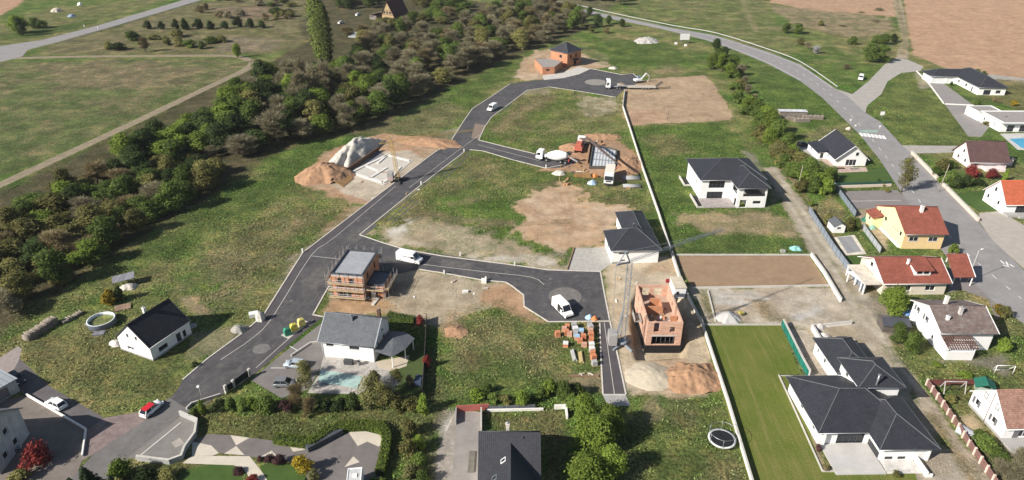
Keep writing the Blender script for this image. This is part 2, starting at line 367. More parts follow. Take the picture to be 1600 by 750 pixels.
zone([(1428, 113), (1440, 114), (1460, 135), (1440, 140)], (.3, .26, .2), 1, 2, .8, mot=.4)
zone([(1300, 142), (1325, 150), (1300, 135), (1220, 88), (1140, 60), (1140, 64)], (.17, .155, .08), 1, 1.5, .6, g=.5)
zone([(1202, 103), (1250, 128), (1284, 153), (1320, 189), (1300, 200), (1210, 170), (1150, 100)], (0.077, 0.125, 0.028), 1, 3, .8, g=1)
zone([(1258, 215), (1290, 200), (1330, 195), (1335, 205), (1270, 235)], (0.179, 0.169, 0.084), 2, 4, .6, g=1)
track([(1385, 30), (1399, -12)], 1, DIRT)
zone([(1395, -10), (1406, -10), (1414, 30), (1419, 62), (1418, 92), (1400, 91), (1410, 63), (1403, 30)], (.33, .275, .2), .6, .8)
track([(1400, -10), (1408, 30), (1414, 62), (1410, 85)], 2.6, (.17, .155, .075), .5, .8, .75, g=.6)
# middle track and gravel
TRK_L = [(1192, 262), (1222, 318), (1262, 385), (1288, 425), (1316, 468), (1326, 496)]
TRK_R = [(1215, 262), (1255, 312), (1296, 372), (1350, 440), (1378, 496)]
zone(TRK_L+[(1270, 500), (1262, 530), (1285, 545), (1355, 575), (1425, 610), (1440, 660), (1480, 690), (1530, 770), (1585, 770), (1500, 690), (1452, 620), (1405, 555)]+TRK_R[::-1], (.31, .26, .195), .7, 1.6, c2=(.36, .32, .25))
for o in (-.22, .25):
    track([(1203+o*24, 266), (1238+o*30, 316), (1279+o*34, 380), (1319+o*40, 432), (1347+o*44, 484), (1385, 540), (1440, 615)], .9, (.40, .36, .29), .4, .5, .8)
track([(1203, 266), (1238, 316), (1279, 380), (1319, 432), (1347, 484)], 1.0, (.2, .185, .1), .4, 1, .6, mot=.5)
track([(1224, 262), (1262, 312), (1304, 372), (1357, 440), (1388, 500), (1420, 560)], 2.4, (.16, .145, .065), .8, 1.5, .9, g=.8, c2=(.24, .2, .13))
zone([(1080, 451), (1302, 446), (1335, 500), (1300, 510), (1262, 515), (1225, 508), (1100, 506)], (.36, .30, .225), .8, 2, c2=(.40, .355, .285))
zone([(1115, 454), (1180, 456), (1205, 464), (1160, 478), (1120, 475)], (.46, .445, .41), 1, 4, .75, mot=.4)
for pts in ([(1130, 462), (1220, 470), (1330, 500)], [(1110, 480), (1200, 485), (1320, 505)]): track(pts, 4, (.27, .22, .16), .5, 1, .5, ruts=True)
zone([(1238, 488), (1282, 481), (1280, 494), (1240, 500)], (.47, .46, .44), .8, 2.5, .8, mot=.4)
zone([(1168, 466), (1190, 470), (1225, 492), (1240, 503), (1205, 500), (1180, 484)], (.17, .15, .07), 1, 3, .7, g=.7, mot=.5)
zone([(1100, 454), (1108, 456), (1118, 500), (1106, 496), (1092, 470)], (0.115, 0.131, 0.042), .8, 2, .8, g=.8, mot=.4)
zone([(1228, 512), (1262, 515), (1300, 590), (1296, 620), (1262, 590)], (.36, .31, .245), .6, 1)
zone([(1285, 507), (1335, 515), (1350, 545), (1310, 545)], (.27, .22, .15), .8, 2, .9, mot=.3)
zone([(1455, 690), (1500, 710), (1540, 770), (1430, 770), (1415, 735)], (.37, .325, .26), .8, 2)
zone([(1445, 645), (1460, 650), (1530, 750), (1515, 755)], (.18, .16, .075), .8, 1.5, .8, g=.7, mot=.3)
zone([(1398, 590), (1420, 600), (1445, 655), (1475, 700), (1490, 745), (1420, 745), (1400, 660)], (.31, .265, .2), .8, 1.5)
# tower site
zone([(940, 425), (955, 412), (1046, 398), (1062, 440), (1094, 505), (1112, 560), (1116, 605), (1105, 620), (985, 618), (976, 600), (955, 502)], (.39, .315, .215), .7, 1.5, c2=(.45, .375, .275))
zone([(1005, 412), (1050, 405), (1058, 430), (1010, 428)], (.36, .26, .165), 1.5, 3, .8)
zone([(985, 585), (1035, 560), (1065, 560), (1115, 580), (1116, 612), (1000, 618)], (.36, .25, .16), 1, 2, .7)
# brick house plot
zone([(506, 494), (512, 478), (522, 442), (600, 432), (660, 422), (756, 439), (792, 442), (818, 461), (819, 479), (857, 504), (830, 500), (780, 476), (722, 488), (690, 512), (650, 505), (610, 492)], (.36, .305, .22), .8, 2.2, c2=(.31, .25, .17))
zone([(506, 494), (515, 468), (600, 470), (625, 480), (600, 495), (540, 492)], (.35, .225, .125), 1.5, 3, .9)
zone([(745, 445), (792, 443), (818, 461), (819, 479), (855, 503), (822, 500), (760, 470)], (.37, .235, .14), 1, 2.5, .95)
zone([(690, 510), (700, 503), (722, 506), (728, 520), (705, 526), (688, 516)], (.36, .25, .16), .8, 1.5, .9)
zone([(700, 490), (790, 480), (840, 502), (935, 505), (935, 600), (850, 600), (760, 620), (690, 620), (690, 530)], (0.102, 0.125, 0.042), 2, 6, .5, g=1, c2=(0.166, 0.15, 0.077))
zone([(868, 595), (940, 585), (945, 612), (885, 615)], (.24, .19, .12), 1, 2, .8, mot=.3)
# bottom
zone([(690, 645), (720, 640), (745, 660), (745, 760), (680, 760), (672, 700)], (.29, .26, .21), 1, 2.5, .95, c2=(.24, .21, .16))
zone([(690, 665), (712, 655), (716, 720), (690, 735)], (.45, .43, .39), 1.2, 3, .8)
zone([(650, 560), (690, 530), (690, 640), (672, 760), (640, 760), (640, 640)], (0.096, 0.1, 0.042), 1.5, 3, .7, g=1)
zone([(310, 642), (640, 640), (640, 690), (620, 750), (600, 760), (590, 670), (520, 665), (420, 690), (310, 680)], (0.128, 0.125, 0.053), 1.5, 4, .7, g=1, c2=(0.083, 0.11, 0.031))
zone([(960, 640), (1120, 615), (1175, 770), (900, 770)], (0.109, 0.125, 0.042), 2, 5, .55, g=1, c2=(0.192, 0.163, 0.091))
zone([(1000, 616), (1035, 618), (1030, 660), (1012, 660)], (.22, .18, .12), 1, 3, .6, mot=.4)
zone([(770, 645), (880, 645), (880, 690), (770, 680)], (0.134, 0.125, 0.059), 1, 3, .7, g=1)
zone([(845, 675), (885, 670), (890, 760), (845, 760)], (.13, .105, .06), 1, 2, .7, g=.6)
# right gardens
zone([(1290, 270), (1380, 262), (1390, 290), (1300, 290)], (0.07, 0.122, 0.025), .5, .6, .9, g=1)
zone([(1262, 330), (1300, 300), (1325, 340), (1290, 352)], (0.192, 0.175, 0.084), 1, 2, .8, g=1)
zone([(1330, 330), (1365, 322), (1390, 390), (1372, 392)], (.34, .28, .2), .8, 1, .9)
zone([(1380, 540), (1440, 545), (1620, 540), (1620, 620), (1480, 610), (1420, 580)], (0.077, 0.125, 0.028), 1.5, 3, .7, g=1, c2=(0.128, 0.144, 0.049))
zone([(1450, 560), (1520, 560), (1570, 555), (1570, 585), (1500, 565), (1455, 572)], (.2, .18, .145), 1, 2, .8)
zone([(1500, 655), (1520, 648), (1535, 665), (1515, 680)], (.36, .28, .18), .6, 1, .9)
zone([(1520, 690), (1600, 690), (1620, 770), (1560, 770)], (.16, .14, .085), 1.5, 3, .8, g=.6, c2=(0.128, 0.125, 0.07))
zone([(1345, 470), (1395, 450), (1420, 520), (1400, 535), (1370, 505)], (.2, .18, .14), 1, 2, .8, g=.2)
me = bpy.data.meshes.new('ground')
me.vertices.add(nx*ny); gz = np.zeros_like(gx)
def carve(poly, depth, fe):
    p = [P2(*q) for q in poly]; sel = np.where((gx > 0) & (gx < 60) & (gy > 80) & (gy < 140))[0]
    gz[sel] -= depth*np.clip(sdist(gx[sel], gy[sel], p)/fe+.5, 0, 1)
carve([(990, 470), (988, 500), (990, 532), (996, 560), (1066, 558), (1073, 530), (1064, 470), (1040, 452), (1000, 452)], 1.9, .7)
vv = np.stack([gx, gy, gz], 1); me.vertices.foreach_set('co', vv.ravel())
ii = np.arange(nx*ny).reshape(ny, nx); q = np.stack([ii[:-1, :-1], ii[:-1, 1:], ii[1:, 1:], ii[1:, :-1]], -1).reshape(-1, 4)
me.loops.add(q.size); me.loops.foreach_set('vertex_index', q.ravel()); me.polygons.add(len(q)); me.polygons.foreach_set('loop_start', np.arange(0, q.size, 4))
me.update(calc_edges=True)
ca = me.attributes.new('cover', 'FLOAT_COLOR', 'POINT'); ca.data.foreach_set('color', col.ravel())
m, nt, bs = newmat('ground_cover'); L = nt.links
at = N(nt, 'ShaderNodeAttribute', attribute_name='cover'); pos = N(nt, 'ShaderNodeNewGeometry').outputs['Position']
n0 = noise(nt, pos, .11, 5, .7); n1, n2, n3 = noise(nt, pos, .35, 5, .7), noise(nt, pos, 1.6, 4, .7), noise(nt, pos, 5.5, 3, .7)
gs = at.outputs['Alpha']
c = at.outputs['Color']
# grass: straw and dark tufts; soil: milder mottling
gcol = mult(nt, c, (1.5, 1.22, 1.25), 'MULTIPLY', ramp(nt, n1, 0, 1, .46, .62))
gcol = mult(nt, gcol, grey(nt, ramp(nt, n2, .5, 1.55, .38, .62))); gcol = mult(nt, gcol, grey(nt, ramp(nt, n0, .72, 1.32, .38, .62))); gcol = mult(nt, gcol, (1.2, 1.1, 1.1), 'MULTIPLY', ramp(nt, n0, 0, 1, .5, .62))
gcol = mult(nt, gcol, grey(nt, ramp(nt, n3, .5, 1.55, .38, .62)))
scol = mult(nt, c, grey(nt, ramp(nt, n1, .84, 1.16, .38, .62))); scol = mult(nt, scol, grey(nt, ramp(nt, n0, .88, 1.12, .38, .62))); scol = mult(nt, scol, grey(nt, ramp(nt, n2, .86, 1.14))); scol = mult(nt, scol, grey(nt, ramp(nt, n3, .88, 1.12)))
L.new(mult(nt, scol, gcol, 'MIX', gs), bs.inputs['Base Color']); bs.inputs['Roughness'].default_value = .95; bs.inputs['Specular IOR Level'].default_value = .12
hm = N(nt, 'ShaderNodeMath', operation='ADD'); L.new(n2, hm.inputs[0]); L.new(n3, hm.inputs[1])
b = N(nt, 'ShaderNodeBump'); L.new(hm.outputs[0], b.inputs['Height']); L.new(ramp(nt, gs, .12, .5, 0, 1), b.inputs['Distance']); L.new(b.outputs[0], bs.inputs['Normal'])
me.materials.append(m)
ground = bpy.data.objects.new('ground', me); COL.objects.link(ground); struct(ground)
# ------------------------------------------------------------------ roads
ASPH = M('new_asphalt', (.066, .064, .067), .85, .28, .22, col2=(.105, .10, .097), bd=.01)
OLD = M('old_asphalt', (.135, .128, .122), .9, .16, .3, col2=(.165, .155, .148), bd=.01)
OLDD = M('worn_asphalt', (.11, .10, .10), .9, .2, .4, bd=.01)
LANE = M('country_road_asphalt', (.235, .225, .22), .9, .12, .2, col2=(.27, .26, .255), bd=.01)
WALKM = M('pavement_asphalt', (.075, .068, .072), .9, .18, .35, bd=.01)
CONC = M('pale_concrete', (.46, .44, .40), .85, .12, .5, bd=.01)
M('parking_asphalt', (.2, .18, .172), .9, .1, .5)
GREYC = M('grey_concrete', (.32, .31, .295), .85, .14, .5, bd=.01)
WHITE = M('white_line_paint', (.72, .72, .7), .7, .15, 2)
GRVM = M('grey_gravel', (.36, .345, .315), .95, .2, 1.2, bd=.05)
LEFT = [(797, 131), (766, 152), (738, 170), (724, 190), (703, 223), (678, 239), (629, 276), (575, 317), (494, 379), (473, 395), (412, 492), (385, 516), (325, 560), (286, 593), (278, 608), (266, 622)]
road = LEFT+[(300, 643), (300, 628), (345, 618), (392, 590), (426, 560), (504, 495), (489, 492), (505, 463), (518, 441), (528, 424), (600, 432), (655, 421), (694, 427), (755, 438), (790, 441), (800, 447), (818, 461), (819, 479), (857, 503), (953, 502), (938, 424.5), (858, 422), (800, 414), (690, 400), (633, 390), (600, 380), (562, 367), (610, 328), (658, 289), (725, 238), (734, 234), (755, 236), (800, 249.5), (853, 263), (878, 262), (895, 256), (892, 247), (838, 241), (800, 232), (748, 219), (757, 199), (768, 183), (800, 159), (824, 141), (859, 136), (894, 141), (926, 146), (962, 152), (976, 140), (1000, 128), (996, 121), (989, 115), (973, 117), (947, 112), (921, 107), (847, 124.5)]
sheet('new_road', road, .012, ASPH)
sheet('old_street', [(266, 622), (252, 628), (230, 650), (226, 657), (144, 712), (100, 760), (165, 760), (200, 717), (282, 650), (300, 643)], .016, OLD)
sheet('old_street', [(30, 560), (78, 604), (163, 653), (230, 650), (226, 657), (200, 690), (144, 712), (135, 673), (42, 618), (0, 590)], .008, OLDD)
sheet('paved_apron', [(163, 653), (222, 643), (227, 657), (144, 711), (128, 720), (130, 700), (135, 673)], .020, M('pink_pavers', (.23, .18, .17), .9, .25, .8, kind='paver', tile=(.25, .14)))
sheet('courtyard', [(42, 618), (135, 673), (128, 720), (110, 765), (-60, 765), (-60, 640)], .006, M('courtyard_asphalt', (.17, .145, .125), .9, .2, .4))
sheet('gravel_drive', [(-10, 590), (-10, 565), (28, 541), (34, 545), (30, 562), (20, 580)], .010, M('gravel_drive', (.27, .23, .21), .95, .2, 1.5))
# pavements beside the new road, a shade off the carriageway, with pale edging
def band(name, pts, w, z, m, side=1):
    l = smooth_line([P2(*q) for q in pts], 3); a = offs(l, w*side)
    return sheet(name, l+a[::-1], z, m, px=False)
band('pavement', [(629, 277), (575, 318), (495, 380), (474, 396), (413, 493), (386, 517), (326, 561)], 1.7, .018, WALKM, 1)
band('pavement', [(504, 496), (470, 523), (426, 560), (394, 589)], 2.2, .018, WALKM, -1)
b = MB()
for pts in ([(618, 291), (524, 370), (487, 398), (430, 489), (400, 524), (345, 562)], [(489, 500), (455, 526), (400, 575)], [(660, 413), (760, 425), (830, 433), (850, 445)], [(746, 226), (800, 240), (846, 252)], [(487, 400), (540, 406)], [(750, 210), (700, 247), (640, 293)]):
    strip(b, smooth_line([P2(*q) for q in pts], 3), .13, .012, .03)
struct(b.build('road_edging', CONC))
KM = M('kerb_concrete', (.52, .48, .43), .85, .15, 1)
b = MB()
for pts in (LEFT[:14], [(489, 492), (505, 463), (518, 441), (526, 427)], [(489, 492), (505, 495)], [(655, 421), (694, 427), (755, 438), (790, 441)], [(790, 441), (800, 447), (818, 461), (819, 479), (857, 503), (905, 502.5), (953, 502)],
            [(953, 502), (945, 462), (938, 424.5), (858, 422), (800, 414), (690, 400), (633, 390), (600, 380), (562, 367), (610, 328), (658, 289), (725, 238)],
            [(734, 234), (755, 236), (800, 249.5), (853, 263), (878, 258)], [(838, 241), (800, 232), (748, 219), (757, 199), (768, 183), (800, 159), (824, 141), (859, 136), (894, 141), (926, 146), (962, 152)],
            [(921, 107), (947, 112), (973, 117), (989, 115), (996, 121)], [(937, 505), (939, 560), (942, 616)], [(953, 502), (966, 560), (978, 616)]):
    strip(b, [P2(*q) for q in pts], .28, 0, .11)
struct(b.build('kerb', KM))
sheet('footpath', [(934, 504), (953, 503), (966, 560), (978, 616), (942, 616), (937, 560)], .014, WALKM)
b = MB(); strip(b, [P2(*q) for q in [(944, 504), (952, 560), (960, 616)]], .12, .014, .03); strip(b, [P2(942, 617), P2(978, 617)], .3, .0, .1); struct(b.build('road_edging', CONC))
sheet('concrete_apron', [(942, 618), (978, 618), (985, 634), (950, 634)], .010, GREYC)
sheet('gravel_pad', [(886, 421), (897, 389), (950, 388), (955, 412), (938, 424)], .012, GRVM)
# worn turning circles
def disc(name, px, py, r, m, z, n=40, sx=1):
    c = G(px, py); return sheet(name, [(c.x+r*sx*math.cos(2*math.pi*i/n), c.y+r*math.sin(2*math.pi*i/n)) for i in range(n)], z, m, px=False)
for ln in ([(300, 628), (400, 545), (470, 470), (520, 410), (600, 345), (700, 262), (745, 205), (800, 150)], [(540, 395), (640, 400), (760, 418), (860, 450)], [(760, 228), (840, 247)]):
    l_ = smooth_line([P2(*q) for q in ln], 5)
    for o_ in (-2.6, -.9, .9, 2.4):
        q = offs(l_, o_); h_ = len(q)
        for a_ in range(0, h_-2, 4):
            e_ = q[a_:a_+random.choice((3, 4, 5))]
            if len(e_) > 1: sheet('tyre_mark', offs(e_, .2)+offs(e_, -.2)[::-1], .0165, M('tyre_dust', (.092, .088, .084), .95, .35, .5, col2=(.066, .064, .067)), px=False)
for mx, my in ((455, 470), (560, 345), (612, 318), (690, 262), (725, 415), (860, 436), (800, 128), (420, 545), (912, 470)):
    disc('manhole_cover', mx, my, .45, M('cast_iron', (.13, .12, .115), .6), .024, 14)
disc('road_patch', 408, 545, 1.7, M('fresh_patch', (.15, .145, .14), .9, .25, .8), .022, 9)
for q in ([(470, 440), (500, 415), (520, 425), (490, 455)], [(540, 372), (575, 345), (590, 352), (555, 380)], [(690, 405), (740, 412), (735, 420), (690, 414)]): sheet('dusty_patch', q, .0155, M('dusty_asphalt', (.105, .10, .094), .95, .3, .5, col2=(.066, .064, .067)))
disc('turning_circle', 883, 463, 3.7, M('turning_circle_concrete', (.155, .145, .135), .9, .2, .6, col2=(.11, .105, .10)), .02)
disc('turning_circle', 931, 128.5, 5.0, M('turning_circle_gravel', (.24, .225, .20), .9, .2, .5, col2=(.17, .16, .15)), .02)
sheet('concrete_apron', [(848, 121), (848, 118), (880, 112), (905, 104), (922, 108), (905, 116), (880, 122), (850, 125)], .02, CONC)
sheet('road_patch', [(736, 216), (742, 193), (758, 195), (750, 217)], .02, M('road_patch', (.2, .155, .12), .9, .2, .8))
# country road and village street
sheet('country_road', [(835, -6), (845, 0), (952, 23), (1053, 44), (1117, 55), (1200, 81), (1251, 101), (1306, 139), (1324, 150), (1352, 176), (1375, 190), (1410, 228), (1425, 240), (1475, 293), (1528, 346), (1552, 376), (1600, 422), (1700, 500), (1700, 590), (1600, 506), (1562, 479), (1519, 441), (1490, 415), (1440, 350), (1408, 300), (1375, 250), (1345, 212), (1322, 189), (1284, 152), (1251, 127), (1200, 100), (1155, 81), (1104, 63), (1028, 44), (942, 27), (800, -6)], .014, LANE)
sheet('side_road', [(1306, 139), (1332, 147), (1357, 127), (1382, 101), (1400, 91), (1418, 93), (1443, 104), (1438, 111), (1408, 114), (1387, 127), (1377, 147), (1355, 165), (1352, 176), (1340, 166)], .010, M('side_road_gravel', (.33, .31, .28), .95, .12, .4))
sheet('side_road', [(1408, 227), (1500, 228), (1500, 238), (1425, 240)], .010, M('side_road_gravel'))
sheet('country_road', [(-80, 96), (0, 72), (63, 63), (152, 40), (286, 0), (310, -8), (340, -8), (314, 0), (177, 41), (81, 68), (43, 78), (35, 88), (0, 97), (-60, 150), (-120, 150)], .014, LANE)
tp = smooth_line([P2(*q) for q in [(20, 91), (120, 88.5), (240, 87.5), (360, 87), (388, 91), (397, 99), (384, 108), (330, 134), (200, 196), (110, 238), (0, 289), (-120, 345)]], 6)
for k, pt in enumerate(([(20, 91), (120, 88.5), (240, 87.5), (350, 87), (378, 90), (390, 95)], [(396, 96), (392, 103), (372, 115), (330, 134), (200, 196), (110, 238), (0, 289), (-120, 345)])):
    tp = smooth_line([P2(*q) for q in pt], 5)
    sheet('farm_track', offs(tp, 2.1)+offs(tp, -2.1)[::-1], .008+.004*k, M('farm_track_dirt', (.235, .19, .13), .95, .28, .4, col2=(.17, .15, .085)), px=False)
    for o_ in (-.9, .9): zone(offs(offs(tp, o_*3.4), .8)+offs(offs(tp, o_*3.4), -.8)[::-1], (.2, .18, .1), 1, 1, .6, px=False, g=.8)
# markings
b = MB()
for pts, w in (([(845, 2), (952, 25), (1053, 46.5), (1117, 57.5), (1200, 84), (1251, 104), (1300, 137)], .14), ([(942, 26), (1028, 43), (1104, 61.5), (1155, 79.5), (1200, 98), (1251, 125)], .14)):
    strip(b, smooth_line([P2(*q) for q in pts], 4), w, .016, .022)
l = smooth_line([P2(*q) for q in [(1200, 90), (1251, 114), (1300, 150), (1352, 205), (1400, 265), (1450, 330), (1510, 395), (1600, 470)]], 14)
for i in range(0, len(l)-1, 3): strip(b, [l[i], l[i+1]], .14, .016, .022)
for k in range(7):
    x = 1341.5+k*5.9; y = 207.3+k*.75
    p = G(x, y); p2 = G(x+3.8, y+5.2)
    d = (G(x+4, y+5.5)-p); b.prism([(p.x, p.y), (p.x+1.0, p.y), (p.x+1.0+d.x, p.y+d.y), (p.x+d.x, p.y+d.y)], .016, .022)
for pts in ([(1563, 407), (1569, 412)], [(1567, 414), (1577, 417)], [(1578, 413), (1584, 417)], [(1572, 409), (1575, 415)]):
    strip(b, [P2(*q) for q in pts], .35, .016, .022)
struct(b.build('road_marking', WHITE))
sheet('bus_bay_paint', [(1341, 203), (1371, 203.5), (1372, 207), (1343, 206.5)], .019, M('faded_green_paint', (.25, .36, .31), .8, .3, 1.5))
# plots, lawns and hard standings
sheet('raked_soil', [(1056, 400), (1264, 400), (1296, 446), (1081, 449)], .010, M('raked_soil', (.255, .175, .108), .95, .12, .3, col2=(.29, .205, .13), bd=.05))
LAWN = M('mown_lawn', (.078, .098, .020), .9, .16, .25, col2=(.066, .105, .018), kind='rib', tile=(.9, 1), bd=.03)
def lawnmat():
    m, nt, bs = newmat('mown_lawn_stripes'); L = nt.links
    pos = N(nt, 'ShaderNodeNewGeometry').outputs['Position']
    rot = N(nt, 'ShaderNodeMapping'); rot.inputs['Rotation'].default_value = (0, 0, R(-3)); rot.inputs['Scale'].default_value = (1, .06, 1); L.new(pos, rot.inputs[0])
    a, b_, d = noise(nt, rot.outputs[0], 1.1, 4, .7), noise(nt, pos, .16, 4, .6), noise(nt, pos, 4, 3, .7)
    c = mult(nt, (.088, .122, .020, 1), (.128, .142, .034, 1), 'MIX', ramp(nt, b_, 0, 1, .32, .62))
    c = mult(nt, c, (.215, .185, .075, 1), 'MIX', ramp(nt, a, 0, .55, .5, .68))
    c = mult(nt, c, grey(nt, ramp(nt, d, .75, 1.25)))
    L.new(c, bs.inputs['Base Color']); bs.inputs['Roughness'].default_value = .95; bs.inputs['Specular IOR Level'].default_value = .1; bump(nt, bs, d, .06); return m
LW = lawnmat()
for pts in ([(640, 440), (700, 460), (740, 450)], [(600, 475), (660, 465), (720, 470)], [(960, 430), (975, 470), (985, 520)], [(1010, 425), (990, 460), (975, 500)]): pass
sheet('lawn', [(1095, 508), (1219, 508), (1250, 584), (1238, 585), (1284, 735), (1430, 740), (1445, 790), (1182, 790)], .010, LW)
GL = M('garden_lawn', (.048, .088, .016), .95, .2, .5, bd=.04)
sheet('lawn', [(1303, 270), (1385, 262), (1398, 288), (1310, 292)], .010, GL)
sheet('lawn', [(1364, 365), (1358, 362), (1342, 362), (1372, 394), (1385, 392)], .010, GL)
sheet('lawn', [(1320, 400), (1352, 398), (1362, 412), (1334, 417)], .010, GL)
sheet('lawn', [(1493, 302), (1545, 297), (1562, 329), (1530, 331), (1505, 315)], .010, GL)
sheet('lawn', [(405, 728), (425, 722), (470, 728), (482, 752), (420, 760)], .010, GL)
sheet('lawn', [(285, 735), (330, 725), (370, 728), (385, 760), (280, 765)], .010, GL)
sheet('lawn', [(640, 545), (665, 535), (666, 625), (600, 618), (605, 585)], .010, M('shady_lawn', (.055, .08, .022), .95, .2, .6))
sheet('courtyard', [(1530, 346), (1530, 333), (1563, 330), (1600, 352), (1640, 372), (1640, 450), (1600, 420), (1552, 377)], .010, M('drive_concrete', (.36, .325, .285), .9, .1, .5))
sheet('courtyard', [(1449, 131), (1474, 130), (1519, 163), (1524, 168), (1540, 175), (1552, 190), (1533, 214), (1513, 213), (1480, 168)], .010, M('drive_grey', (.24, .225, .215), .9, .1, .4))

b = MB(); strip(b, [P2(1325, 314.5), P2(1408, 313)], .12, .012, .02); struct(b.build('road_marking', WHITE))
sheet('courtyard', [(1484, 398), (1494, 392), (1521, 440), (1563, 479), (1572, 490), (1556, 500), (1545, 468), (1500, 452), (1482, 458)], .011, M('parking_asphalt'))
sheet('terrace', [(1282, 250), (1300, 262), (1310, 270), (1356, 268), (1353, 261), (1335, 262), (1300, 240)], .012, M('pink_terrace', (.42, .33, .28), .85, .15, .8, kind='paver', tile=(.6, .4)))
sheet('parking', [(1312, 299), (1402, 297), (1425, 318), (1418, 326), (1330, 326)], .010, M('parking_asphalt'))
sheet('courtyard', [(1240, 228), (1272, 222), (1290, 240), (1280, 252), (1262, 240)], .012, GREYC)
sheet('parking', [(430, 562), (502, 505), (507, 500), (512, 556), (482, 608), (440, 622), (392, 594)], .010, M('driveway_asphalt', (.165, .152, .142), .9, .15, .5))
b = MB(); strip(b, [P2(423, 575), P2(452, 575)], .12, .012, .02); strip(b, [P2(453, 541), P2(467, 549)], .12, .012, .02); struct(b.build('road_marking', WHITE))
sheet('pool_terrace', [(506, 555), (592, 566), (612, 574), (605, 590), (560, 616), (480, 614), (498, 585)], .012, M('terrace_stone', (.38, .36, .335), .85, .1, .6, kind='paver', tile=(.6, .6)))
sheet('terrace', [(588, 565), (640, 555), (635, 572), (612, 580), (590, 575)], .016, M('beige_terrace', (.45, .39, .3), .85, .12, .6))
sheet('yard', [(678, 770), (686, 700), (714, 640), (752, 644), (752, 770)], .006, M('yard_gravel', (.255, .225, .19), .95, .2, .5, col2=(.33, .31, .28)))
# ------------------------------------------------------------------ house kit
WHW = M('white_render', (.74, .735, .72), .85, .05, .5, bd=.004)
WARMW = M('warm_white_render', (.70, .67, .62), .85, .06, .5, bd=.004)
BEIGE = M('beige_render', (.62, .56, .46), .85, .06, .5, bd=.004)
YELL = M('yellow_render', (.74, .66, .36), .85, .05, .5, bd=.004)
ORNG = M('apricot_render', (.70, .51, .27), .85, .05, .5, bd=.004)
PINKW = M('pink_render', (.72, .60, .59), .85, .05, .5, bd=.004)
TBLACK = M('black_roof_tiles', (.020, .021, .025), .6, .18, .5, kind='tile', bd=.03, spec=.35)
TANTH = M('anthracite_roof_tiles', (.030, .031, .038), .55, .15, .5, kind='tile', bd=.03, spec=.4)
TGREY = M('grey_roof_tiles', (.105, .112, .122), .55, .12, .5, kind='tile', bd=.035, spec=.4)
TBROWN = M('brown_roof_tiles', (.10, .058, .055), .7, .15, .5, kind='tile', bd=.03)
TRED = M('red_roof_tiles', (.23, .072, .048), .75, .18, .5, kind='tile', bd=.03)
TORNG = M('orange_roof_tiles', (.42, .105, .05), .75, .12, .5, kind='tile', bd=.03)
TOLD = M('weathered_roof_tiles', (.155, .118, .105), .85, .25, .35, kind='tile', bd=.03, col2=(.21, .185, .17))
TPINK = M('faded_terracotta_tiles', (.26, .145, .11), .85, .2, .6, kind='tile', bd=.03, col2=(.33, .2, .16))
CAPL = M('ridge_cap_tiles', (.115, .118, .125), .6, .1, 1)
BLOCK = M('hollow_clay_blocks', (.44, .20, .11), .9, .16, .5, kind='block', tile=(.5, .25), bd=.01)
BITUM = M('roofing_membrane', (.30, .31, .33), .7, .12, .4, bd=.006)
DARKM = M('dark_membrane', (.055, .06, .07), .5, .15, .4, bd=.006)
GRFL = M('gravel_roof', (.27, .25, .235), .95, .15, 1.5, bd=.03)
GLASS = M('window_glass', (.018, .022, .028), .08, .1, 1, spec=.6, bd=0)
SHUT = M('white_roller_shutter', (.68, .68, .67), .6, .04, 1, kind='slat', tile=(.12, .1), bd=.01)
FRW = M('white_window_frame', (.72, .72, .71), .5, .03, 1, bd=0)
FRD = M('grey_window_frame', (.06, .063, .07), .5, .05, 1, bd=0)
DARKIN = M('unlit_interior', (.03, .028, .027), .9, .1, 1, bd=0)
ZINC = M('zinc', (.30, .32, .34), .4, .1, 1, metal=.6, bd=0)
DOORM = M('dark_door', (.04, .045, .05), .5, .05, 1, bd=0)
GREYSH = M('grey_shutter', (.16, .155, .165), .6, .05, 1, kind='slat', tile=(.09, .1), bd=.01)
WOODM = M('raw_timber', (.40, .27, .14), .8, .2, 1, kind='board', tile=(.2, 1), bd=.01)
PLASW = M('white_plastic', (.72, .72, .70), .5, .05, 1, bd=0)
def side(s, x0, y0, x1, y1):
    return {'f': ((x0, y0), (1, 0), (0, -1), x1-x0), 'r': ((x1, y0), (0, 1), (1, 0), y1-y0),
            'b': ((x1, y1), (-1, 0), (0, 1), x1-x0), 'l': ((x0, y1), (0, -1), (-1, 0), y1-y0)}[s]
def on(sd, u, z, out):      # point on a side: u along it, out proud of it
    (ox, oy), (dx, dy), (nx_, ny_), _ = sd
    return (ox+dx*u+nx_*out, oy+dy*u+ny_*out, z)
def sbox(b, sd, u0, u1, z0, z1, o0, o1, m=0):
    p = on(sd, u0, z0, o0); q = on(sd, u1, z1, o1); b.box(p[0], p[1], p[2], q[0], q[1], q[2], m)
